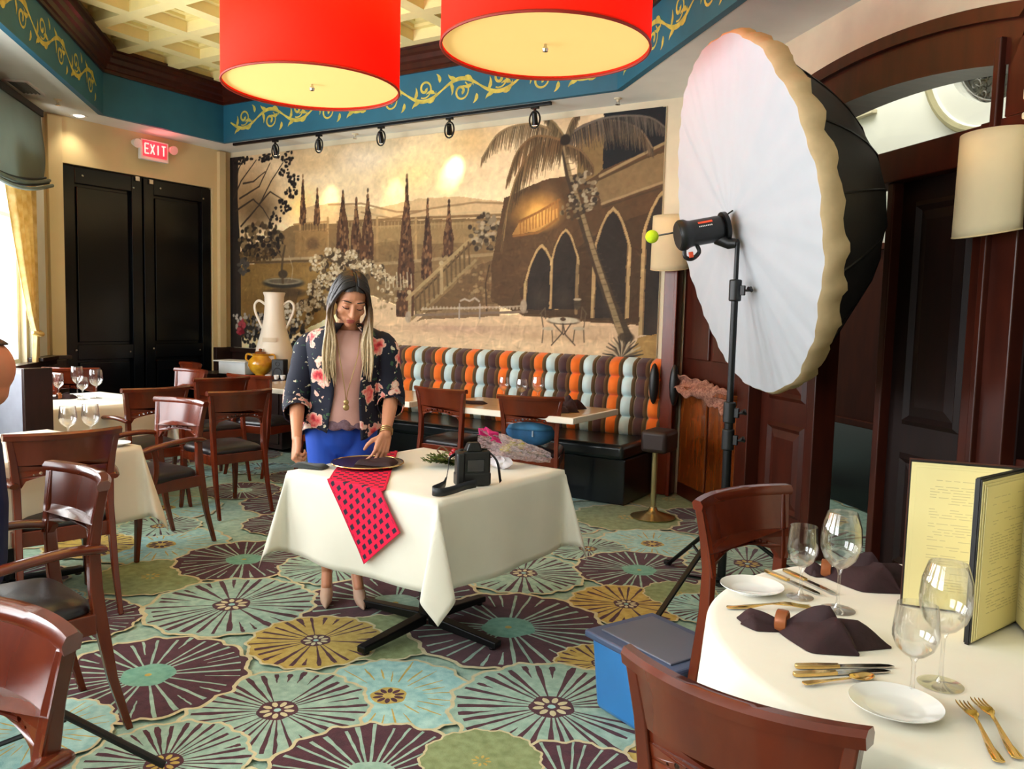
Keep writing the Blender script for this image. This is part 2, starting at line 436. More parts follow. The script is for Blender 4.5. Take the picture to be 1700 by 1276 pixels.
# ------------------------------------------------------------------ room shell
ZS = 3.28       # soffit height
ZT = 3.70       # top of the blue frieze
ZC = 4.02       # back of the coffers
HOLE = [(-3.59, 0.71), (-7.57, 4.69), (-7.57, 6.08), (-2.84, 6.08), (-0.535, 3.775)]
def wall_quad(name, a, b, z0, z1, m, th=0.1, out=None, parent=None):
    """a flat wall from a to b, thickness th on the far side of the room"""
    a = Vector(a[:2]); b = Vector(b[:2]); d = (b - a).normalized(); nrm = Vector((-d.y, d.x)) if out is None else Vector(out)
    p = [a, b, b + nrm * th, a + nrm * th]
    mb = MB(); mb.hexa([(q.x, q.y, z0) for q in p] + [(q.x, q.y, z1) for q in p])
    return mb.build(name, m, parent, smooth=False)

def off_(poly, d):
    res = []
    for i in range(len(poly)):
        a = Vector(poly[i - 1]); b = Vector(poly[i]); c = Vector(poly[(i + 1) % len(poly)])
        e1 = (b - a).normalized(); e2 = (c - b).normalized()
        n1 = Vector((-e1.y, e1.x)); n2 = Vector((-e2.y, e2.x)); bis = (n1 + n2); bis = bis / (bis.dot(n1))
        res.append(b + bis * d)
    return res
sm = MB()
outer = [(-9.6, -4.5), (5.0, -4.5), (5.0, -0.73), (-3.93, 8.2), (-9.6, 8.2)]
sm.slab(outer, ZS, ZS + 0.06, holes=[[tuple(v) for v in off_(HOLE, 0.02)]])
struct(sm.build('ceiling', SOFFIT, smooth=False))
# frieze boards round the raised tray
fr = MB()
n_ = len(HOLE)
def off(poly, d):
    res = []
    for i in range(len(poly)):
        a = Vector(poly[i - 1]); b = Vector(poly[i]); c = Vector(poly[(i + 1) % len(poly)])
        e1 = (b - a).normalized(); e2 = (c - b).normalized()
        n1 = Vector((-e1.y, e1.x)); n2 = Vector((-e2.y, e2.x)); bis = (n1 + n2); bis = bis / (bis.dot(n1))
        res.append(b + bis * d)
    return res
HO = off(HOLE, 0.05)     # HOLE runs clockwise: left of travel is outside
for i in range(n_):
    a, b = HOLE[i], HOLE[(i + 1) % n_]; A, B = HO[i], HO[(i + 1) % n_]
    fr.hexa([(a[0], a[1], ZS - 0.004), (b[0], b[1], ZS - 0.004), (B[0], B[1], ZS - 0.004), (A[0], A[1], ZS - 0.004),
             (a[0], a[1], ZT + .3), (b[0], b[1], ZT + .3), (B[0], B[1], ZT + .3), (A[0], A[1], ZT + .3)])
frieze = struct(fr.build('trim_1', BLUE, smooth=False))
# crown moulding swept round the tray
cm = MB()
prof = [(0.0, ZT - 0.03), (-0.022, ZT - 0.03), (-0.022, ZT + 0.0), (-0.038, ZT + 0.008), (-0.045, ZT + 0.05), (-0.07, ZT + 0.065), (-0.08, ZT + 0.105), (-0.105, ZT + 0.12), (-0.11, ZT + 0.155), (-0.14, ZT + 0.16), (-0.14, ZT + 0.19), (0.0, ZT + 0.19)]
rings = [[(q.x, q.y, zz) for q in off(HOLE, d)] for d, zz in prof]
vs = [p for r in rings for p in r]; fs = []
for i in range(len(prof)):
    i2 = (i + 1) % len(prof)
    for j in range(n_): fs.append((i * n_ + j, i2 * n_ + j, i2 * n_ + (j + 1) % n_, i * n_ + (j + 1) % n_))
cm.add(vs, fs); struct(cm.build('trim_2', WOODT, smooth=False))
# coffered tray ceiling: slab, beams both ways and a stepped panel in every coffer
tray = MB(); tray.slab([tuple(v) for v in off(HOLE, 0.1)], ZC, ZC + 0.05)
tray = struct(tray.build('ceiling_coffered', COFFER, smooth=False))
PITCHC = 0.55
def inside(x, y, mrg=0.0):
    return (x + y) > -2.88 + mrg and (x + y) < 3.24 - mrg and x > -7.57 + mrg and y < 6.08 - mrg and (y - x) > 4.31 + mrg
gx = [-6.45 + PITCHC * i for i in range(-2, 12)]; gy = [4.26 + PITCHC * i for i in range(-7, 4)]
def clip_span(fixed, axis):
    lo = hi = None; t = -8.0
    while t < 7:
        p = (fixed, t) if axis == 'y' else (t, fixed)
        if inside(*p, -0.06):
            lo = t if lo is None else lo; hi = t
        t += 0.02
    return lo, hi
def coffer_piece(name, c, d, m):
    mb = MB(); mb.box((0, 0, 0), d); return mb
for x in gx:
    lo, hi = clip_span(x, 'y')
    if lo is None or hi - lo < 0.1: continue
    mb = MB(); mb.box((x, (lo + hi) / 2, ZC - 0.075), (0.13, hi - lo, 0.15)); mb.build('ceiling_beam', COFFER, tray, smooth=False)
for y in gy:
    lo, hi = clip_span(y, 'x')
    if lo is None or hi - lo < 0.1: continue
    mb = MB(); mb.box(((lo + hi) / 2, y, ZC - 0.0751), (hi - lo, 0.13, 0.1502)); mb.build('ceiling_beam', COFFER, tray, smooth=False)
panel = MB()      # stepped moulding that lines one coffer
w = PITCHC / 2 - 0.066
for k, (q, zz) in enumerate(((0.0, -0.06), (0.05, -0.06), (0.055, -0.035), (0.10, -0.03), (0.105, -0.004))):
    panel.add([(sx * (w - q), sy * (w - q), zz) for sx, sy in ((-1, -1), (1, -1), (1, 1), (-1, 1))], [])
panel.f = [(k * 4 + j, k * 4 + 4 + j, k * 4 + 4 + (j + 1) % 4, k * 4 + (j + 1) % 4) for k in range(4) for j in range(4)]; panel.m = [0] * 16
pan0 = None
for x in gx:
    for y in gy:
        c = (x + PITCHC / 2, y + PITCHC / 2)
        if not inside(*c, -0.34): continue
        if pan0 is None: pan0 = panel.build('coffer_panel', COFFERP, tray, smooth=False); o = pan0
        else: o = pan0.copy(); COL.objects.link(o)
        o.location = (c[0], c[1], ZC)
# mural wall with dark dado
mw = MB()
mw.box((-5.2, 6.60, 1.64), (6.0, 0.14, 3.28)); struct(mw.build('wall_mural', CREAMWALL, smooth=False))
dd = MB(); dd.box((-6.9, 6.515, 0.48), (2.2, 0.03, 0.96)); dd.box((-6.9, 6.50, 0.97), (2.2, 0.06, 0.05)); struct(dd.build('trim_3', WOODB, smooth=False, bevel=0.006))
# wall with the black double door
dw = MB()
for (y0, y1, z0, z1) in ((4.33, 4.53, 0, 3.28), (6.27, 6.53, 0, 3.28), (4.53, 6.27, 2.835, 3.28)):
    dw.box((-8.07, (y0 + y1) / 2, (z0 + z1) / 2), (0.12, y1 - y0, z1 - z0))
struct(dw.build('wall_door', TANWALL, smooth=False))
pl_ = MB(); pl_.box((-7.985, 6.38, 1.63), (0.05, 0.09, 3.26)); pl_.box((-7.985, 4.44, 1.63), (0.05, 0.14, 3.26)); struct(pl_.build('trim_4', TANWALL, smooth=False, bevel=0.004))
dado = MB(); dado.box((-7.99, 4.43, 0.46), (0.06, 0.2, 0.92)); dado.box((-7.97, 4.43, 0.94), (0.1, 0.22, 0.04)); dado.box((-7.985, 6.40, 0.5), (0.06, 0.25, 1.0)); struct(dado.build('trim_5', WOODB, smooth=False, bevel=0.006))
d1 = MB(); d1.box((-8.09, 5.4, 1.42), (0.04, 1.74, 2.83))
door1 = struct(d1.build('door_1', BLACKPAINT, smooth=False))
for s, y0 in ((-1, 4.54), (1, 5.41)):
    lf = MB(); y1 = y0 + 0.85; X0 = -8.05
    for (a, b, c_, d_) in ((y0, y0 + 0.12, 0.02, 2.82), (y1 - 0.12, y1, 0.02, 2.82), (y0 + 0.12, y1 - 0.12, 0.02, 0.2), (y0 + 0.12, y1 - 0.12, 0.9, 1.05), (y0 + 0.12, y1 - 0.12, 2.66, 2.82)):
        lf.box((X0, (a + b) / 2, (c_ + d_) / 2), (0.05, b - a, d_ - c_))
    for (z0, z1) in ((0.2, 0.9), (1.05, 2.66)):
        lf.box((X0 - 0.012, (y0 + y1) / 2, (z0 + z1) / 2), (0.03, 0.55, z1 - z0 - 0.06))
    leaf = lf.build('door_leaf', BLACKPAINT, door1, smooth=False, bevel=0.006)
    hb = MB(); hb.lathe([(0.0, 0.0), (0.018, 0.002), (0.018, 0.012), (0.0, 0.014)], 10)
    for (yy, zz) in ((y0 + 0.2, 2.74), (y1 - 0.1, 2.70), (y0 + 0.1, 1.0), (y1 - 0.16, 0.97)):
        h2 = MB(); h2.xf = Matrix.Translation((X0 + 0.024, yy, zz)) @ Matrix.Rotation(pi / 2, 4, 'Y'); h2.lathe([(0.0, 0.0), (0.011, 0.001), (0.011, 0.006), (0.0, 0.008)], 10)
        h2.build('bolt', CHROME, leaf)
cl = MB(); cl.box((-8.02, 5.33, 2.80), (0.03, 0.05, 0.05)); cl.box((-8.02, 5.49, 2.79), (0.03, 0.05, 0.05)); cl.build('door_catch', SILVER, door1, smooth=False, bevel=0.004)

# window wall on the left
lw_ = MB()
def seg(mb, fn, t0, t1, z0, z1, d0=-0.14, d1=0.0, mi=None):
    mb.hexa([fn(t0, d0, z0), fn(t1, d0, z0), fn(t1, d1, z0), fn(t0, d1, z0), fn(t0, d0, z1), fn(t1, d0, z1), fn(t1, d1, z1), fn(t0, d1, z1)], mi)
prev = -0.05
for a, b in WINDOWS + [(12.5, 12.5)]:
    seg(lw_, LW, prev, a, 0, ZS)
    if b > a: seg(lw_, LW, a, b, 0, 0.9); seg(lw_, LW, a, b, 3.0, ZS)
    prev = b
struct(lw_.build('wall_left', CREAMWALL, smooth=False))
pil = MB(); seg(pil, LW, 0.06, 0.46, 0.95, ZS - 0.01, 0.0, 0.035); struct(pil.build('trim_6', WHITEWALL, smooth=False, bevel=0.006))
wd = MB(); seg(wd, LW, 0.0, 12.4, 0, 0.88, 0.0, 0.03); seg(wd, LW, -0.0, 12.4, 0.88, 0.93, 0.0, 0.10); seg(wd, LW, 0.03, 0.5, 0.93, 0.965, 0.0, 0.13); struct(wd.build('trim_7', WOODB, smooth=False, bevel=0.006))
for k, (a, b) in enumerate(WINDOWS):
    f = MB()
    for (t0, t1, z0, z1) in ((a, a + 0.06, 0.9, 3.0), (b - 0.06, b, 0.9, 3.0), (a + 0.06, b - 0.06, 0.9, 0.96), (a + 0.06, b - 0.06, 2.94, 3.0), ((a + b) / 2 - 0.025, (a + b) / 2 + 0.025, 0.96, 2.94), (a + 0.06, b - 0.06, 2.2, 2.24)):
        seg(f, LW, t0, t1, z0, z1, -0.11, -0.05)
    wf = struct(f.build('window_%d' % (k + 1), WHITEWALL, smooth=False, bevel=0.004))
    p = MB(); seg(p, LW, a + 0.05, b - 0.05, 0.95, 2.95, -0.085, -0.08); p.build('window_pane', PANE, wf, smooth=False)

# right wall with the arched wooden screen
ARC_R = 4.56
def arc_z(t, top): return top - ARC_R + sqrt(max(ARC_R**2 - (t - 2.25)**2, 0))
rwall = MB()
def rw_pt(a, b, h): return RW(a, h, b)
N_A = 20
def arcpts(t0, t1, top): return [(t0 + (t1 - t0) * i / N_A, arc_z(t0 + (t1 - t0) * i / N_A, top)) for i in range(N_A + 1)]
hole_outline = [(0.06, 0.0)]
poly = [(-0.06, 0), (1.12, 0)] + arcpts(1.12, 3.30, 2.86) + [(3.30, 0), (3.36, 0), (3.36, 2.25), (5.0, 2.25), (5.0, 0), (9.95, 0), (9.95, ZS), (-0.06, ZS)]
rwall.slab(poly, 0.0, 0.14, fn=rw_pt)
struct(rwall.build('wall_right', CREAMWALL, smooth=False))
cas = MB()
outer_a = arcpts(1.06, 3.36, 2.94); inner_a = arcpts(1.30, 3.27, 2.71)
o_ = len(outer_a)
for (d0, d1, po, pi_) in ((-0.07, 0.16, outer_a, inner_a),):
    for i in range(o_ - 1):
        a, b = po[i], po[i + 1]; c, d = pi_[i], pi_[i + 1]
        cas.hexa([RW(c[0], d0, c[1]), RW(d[0], d0, d[1]), RW(d[0], d1, d[1]), RW(c[0], d1, c[1]), RW(a[0], d0, a[1]), RW(b[0], d0, b[1]), RW(b[0], d1, b[1]), RW(a[0], d1, a[1])])
arch = struct(cas.build('trim_8', WOODT, smooth=False))
mo = MB(); oo = arcpts(1.05, 3.37, 2.965); ii = arcpts(1.10, 3.32, 2.90)
for i in range(o_ - 1):
    a, b = oo[i], oo[i + 1]; c, d = ii[i], ii[i + 1]
    mo.hexa([RW(c[0], -0.10, c[1]), RW(d[0], -0.10, d[1]), RW(d[0], -0.05, d[1]), RW(c[0], -0.05, c[1]), RW(a[0], -0.10, a[1]), RW(b[0], -0.10, b[1]), RW(b[0], -0.05, b[1]), RW(a[0], -0.05, a[1])])
mo.build('arch_moulding', WOODT, arch, smooth=False)
jb = MB()
seg(jb, RW, 1.06, 1.22, 0, 2.66, -0.07, 0.16); seg(jb, RW, 3.12, 3.37, 0, 2.375, -0.07, 0.16); seg(jb, RW, 3.25, 3.37, 2.375, 2.70, -0.07, 0.16); seg(jb, RW, 3.20, 3.235, 0, 2.72, -0.10, -0.06)
seg(jb, RW, 1.22, 3.25, 2.21, 2.375, -0.05, 0.14); seg(jb, RW, 1.85, 1.93, 0, 2.21, -0.03, 0.12); seg(jb, RW, 2.47, 2.52, 0, 2.21, -0.03, 0.12)
struct(jb.build('trim_9', WOODT, smooth=False, bevel=0.006))
tg = MB(); seg(tg, RW, 1.2, 3.27, 2.36, 2.78, 0.05, 0.056); struct(tg.build('window_5', PANE, smooth=False))
def wood_leaf(name, t0, t1, m, dd0=0.0, panels=((0.2, 0.8), (0.95, 2.1))):
    mb = MB(); seg(mb, RW, t0, t1, 0.01, 2.21, dd0 + 0.03, dd0 + 0.07)
    o = struct(mb.build(name, m, smooth=False))
    for z0, z1 in panels:
        q = MB()
        for k, (ins, dep_) in enumerate(((0.10, 0.0), (0.125, -0.02), (0.15, 0.0), (0.2, -0.012))):
            q.add([RW(t0 + ins, dd0 + 0.03 + dep_, z0 + ins - 0.1), RW(t1 - ins, dd0 + 0.03 + dep_, z0 + ins - 0.1), RW(t1 - ins, dd0 + 0.03 + dep_, z1 - ins + 0.1), RW(t0 + ins, dd0 + 0.03 + dep_, z1 - ins + 0.1)], [])
        q.f = [(k * 4 + j, k * 4 + (j + 1) % 4, k * 4 + 4 + (j + 1) % 4, k * 4 + 4 + j) for k in range(3) for j in range(4)] + [(12, 13, 14, 15)]; q.m = [0] * 13
        q.build('door_panel', m, o, smooth=False)
    return o
wood_leaf('door_2', 2.52, 3.12, WOODD)
wood_leaf('door_3', 1.22, 1.85, WOODT)
# panelled dado right of the mural, amber lower panels with a ledge
rp = MB(); seg(rp, RW, 0.05, 1.06, 0, 2.3, -0.03, 0.01); rpo = struct(rp.build('trim_10', WOODT, smooth=False, bevel=0.005))
for (t0, t1, z0, z1, m) in ((0.10, 0.56, 0.12, 0.86, WOODG), (0.60, 1.03, 0.12, 0.86, WOODG), (0.12, 0.55, 1.15, 2.2, WOODT), (0.61, 1.02, 1.15, 2.2, WOODT)):
    q = MB(); seg(q, RW, t0, t1, z0, z1, -0.05, -0.028); q.build('wall_panel', m, rpo, smooth=False, bevel=0.008)
lg = MB(); seg(lg, RW, 0.05, 1.05, 0.90, 0.935, -0.13, -0.03); seg(lg, RW, 0.05, 1.05, 0.87, 0.90, -0.09, -0.03); lg.build('wall_ledge', WOODG, rpo, smooth=False, bevel=0.006)
# post at the end of the mural
po = MB(); po.box((-2.44, 6.46, 1.15), (0.11, 0.16, 2.3)); po.box((-2.385, 6.42, 1.15), (0.03, 0.14, 2.3)); struct(po.build('trim_11', WOOD, smooth=False, bevel=0.006))
# dark display niche beyond the right-hand post
nb = MB(); seg(nb, RW, 3.36, 5.0, 0, 2.25, 0.5, 0.54); seg(nb, RW, 3.34, 3.38, 0, 2.25, 0.0, 0.5); seg(nb, RW, 4.98, 5.02, 0, 2.25, 0, 0.5); seg(nb, RW, 3.34, 5.02, 2.22, 2.26, 0.0, 0.5)
niche = struct(nb.build('trim_12', WOODD, smooth=False))
sh = MB(); seg(sh, RW, 3.38, 4.98, 0.86, 0.90, 0.0, 0.5); sh.build('niche_shelf', WOODT, niche, smooth=False, bevel=0.005)
cmw = MB(); seg(cmw, RW, 3.37, 3.44, 2.0, 2.9, -0.06, 0.0); seg(cmw, RW, 3.36, 3.46, 2.42, 2.47, -0.09, -0.0); seg(cmw, RW, 3.36, 3.46, 2.34, 2.37, -0.09, 0.0); struct(cmw.build('trim_13', CREAMWALL, smooth=False, bevel=0.008))

wbk = MB(); A_, B_ = LW(12.3), RW(9.9); nb_ = Vector((S2, -S2, 0)) * 0.12
wbk.hexa([A_, B_, B_ + nb_, A_ + nb_, A_ + Vector((0, 0, ZS)), B_ + Vector((0, 0, ZS)), B_ + nb_ + Vector((0, 0, ZS)), A_ + nb_ + Vector((0, 0, ZS))]); struct(wbk.build('wall_back', CREAMWALL, smooth=False))
# hall behind the arch
hd = 1.25
hw = MB()
circ = [(1.82 + 0.46 * cos(2 * pi * i / 40), 3.36 + 0.46 * sin(2 * pi * i / 40)) for i in range(40)]
hw.slab([(-1.5, 0), (6.5, 0), (6.5, 4.9), (-1.5, 4.9)], hd, hd + 0.12, holes=[circ], fn=rw_pt)
struct(hw.build('wall_hall', WHITEWALL, smooth=False))
hc = MB(); seg(hc, RW, -1.5, 6.5, 4.6, 4.66, 0.0, hd + 0.1); seg(hc, RW, -1.5, 6.5, ZS + .05, 4.66, 0.0, 0.06); struct(hc.build('ceiling_hall', WHITEWALL, smooth=False))
he = MB(); seg(he, RW, -1.46, -1.4, 0, 4.6, 0.3, hd); seg(he, RW, 5.2, 5.26, 0, 4.6, 0.14, hd); struct(he.build('wall_hall_end', WHITEWALL, smooth=False))
hp = MB(); seg(hp, RW, -1.4, 5.2, 0.69, 2.05, hd - 0.05, hd); seg(hp, RW, -1.4, 5.2, 2.03, 2.08, hd - 0.08, hd); seg(hp, RW, -1.4, 5.2, 0.66, 0.71, hd - 0.09, hd); struct(hp.build('trim_14', HALLW, smooth=False, bevel=0.006))
hk = MB(); seg(hk, RW, -1.4, 5.2, 0, 0.66, hd - 0.02, hd); struct(hk.build('baseboard_hall', BLACKPAINT, smooth=False))
hs = MB(); seg(hs, RW, 0.2, 0.62, 3.10, 3.13, hd - 0.05, hd); seg(hs, RW, 0.2, 0.62, 3.4, 3.43, hd - 0.05, hd); struct(hs.build('trim_15', CREAMWALL, smooth=False, bevel=0.004))
def ring_pts(rr, d): return [RW(1.82 + rr * cos(2 * pi * i / 48), d, 3.36 + rr * sin(2 * pi * i / 48)) for i in range(48)]
rm = MB(); prof2 = [(0.46, hd + 0.06), (0.46, hd - 0.03), (0.60, hd - 0.03), (0.61, hd - 0.05), (0.66, hd - 0.05), (0.67, hd)]
vs = [p for r, d in prof2 for p in ring_pts(r, d)]
rm.add(vs, [(i * 48 + j, (i + 1) * 48 + j, (i + 1) * 48 + (j + 1) % 48, i * 48 + (j + 1) % 48) for i in range(5) for j in range(48)])
bead = MB(); bead.tube(ring_pts(0.64, hd - 0.045), 0.03, 8, closed=True)
rwin = struct(rm.build('window_6', WHITEWALL, angle=30))
bead.build('ring_moulding', mat('ring_shadow_olive', (166, 160, 124), rough=0.8), rwin)  # olive colour paints the shadow edge round the white ring
gl = MB(); gl.add(ring_pts(0.47, hd + 0.06), [tuple(range(47, -1, -1))]); gl.build('window_pane', mat('dark_glass', (30, 34, 36), rough=0.1), rwin, smooth=False)
gr = MB(); rg = random.Random(3)
for _ in range(46):
    a = rg.random() * 6.28; r0 = 0.42 * sqrt(rg.random()); c0 = (1.82 + r0 * cos(a), 3.36 + r0 * sin(a)); s0 = rg.uniform(0.03, 0.09); ph = rg.random() * 6
    pts = [RW(c0[0] + s0 * (1 - k / 14) * cos(ph + k * 0.6), hd + 0.035, c0[1] + s0 * (1 - k / 14) * sin(ph + k * 0.6)) for k in range(13)]
    gr.tube(pts, 0.005, 4)
gr.tube(ring_pts(0.25, hd + 0.035), 0.006, 5, closed=True); gr.tube(ring_pts(0.44, hd + 0.035), 0.006, 5, closed=True)
grl = gr.build('window_grille', mat('wrought_iron', (96, 96, 92), rough=0.5, metal=0.4), rwin)

# gilded scrollwork painted on the frieze
def spiral(c, r, turns, a0, sgn, n=26):
    return [(c[0] + r * (1 - 0.82 * k / n) * cos(a0 + sgn * turns * 2 * pi * k / n), c[1] + r * (1 - 0.82 * k / n) * sin(a0 + sgn * turns * 2 * pi * k / n)) for k in range(n + 1)]
def scrollwork(L_, period=0.80, H0=0.09, H1=0.31):
    """flat ribbons in (s, h): a waving stem with a curl in every bend and leaves"""
    strokes = []; mid = (H0 + H1) / 2; amp = (H1 - H0) / 2 * 0.55
    nseg = max(2, int(L_ / (period / 2)))
    hp_ = L_ / nseg
    for i in range(nseg):
        s0 = i * hp_; sg = 1 if i % 2 == 0 else -1
        stem = [(s0 + hp_ * k / 14, mid - sg * amp * sin(pi * k / 14) * 1.3) for k in range(15)]
        strokes.append((stem, [0.016 + 0.020 * sin(pi * k / 14) for k in range(15)]))
        cc = (s0 + hp_ * 0.52, mid + sg * 0.035)
        sp = spiral(cc, 0.088, 1.35, -pi / 2 * sg - 0.5, sg)
        strokes.append((sp, [0.012 + 0.018 * k / 26 for k in range(27)]))
        for (ds, dh, an, ln) in ((0.22, -0.05, 0.7, 0.11), (0.80, -0.02, 2.4, 0.10), (0.62, -0.095, 0.1, 0.13), (0.36, -0.09, 2.9, 0.09), (0.93, 0.07, 1.3, 0.09)):
            a = an * sg; p = (s0 + hp_ * ds, mid + sg * dh)
            leaf = [(p[0] + ln * t * cos(a + 0.7 * sg * t), p[1] + ln * t * sin(a + 0.7 * sg * t)) for t in (0, .2, .4, .6, .8, 1)]
            strokes.append((leaf, [0.008, 0.03, 0.038, 0.028, 0.016, 0.003]))
    return strokes
def ribbons(strokes, fn, mb):
    for pts, ws in strokes:
        vs = []
        for i, p in enumerate(pts):
            a = pts[max(i - 1, 0)]; b = pts[min(i + 1, len(pts) - 1)]; d = (b[0] - a[0], b[1] - a[1]); l = hypot(*d) or 1
            n = (-d[1] / l * ws[i] / 2, d[0] / l * ws[i] / 2)
            vs += [fn(p[0] + n[0], p[1] + n[1]), fn(p[0] - n[0], p[1] - n[1])]
        mb.add(vs, [(2 * i, 2 * i + 1, 2 * i + 3, 2 * i + 2) for i in range(len(pts) - 1)])
for (a, b, m0, m1) in ((HOLE[2], HOLE[3], 0.12, 0.1), (HOLE[3], HOLE[4], 0.06, 0.2), (HOLE[0], HOLE[1], 0.2, 0.25)):
    a = Vector(a); b = Vector(b); d = (b - a); L_ = d.length; d.normalize(); nin = Vector((d.y, -d.x))
    mb = MB()
    lay = [0]
    def fn(s, h, a=a, d=d, nin=nin, m0=m0):
        p = a + d * (s + m0) + nin * (0.0015 + 0.0002 * lay[0]); return (p.x, p.y, ZS + h)
    for st_ in scrollwork(L_ - m0 - m1):
        lay[0] = (lay[0] + 1) % 7; ribbons([st_], fn, mb)
    o = mb.build('painted_scroll', GOLD, frieze, smooth=False)
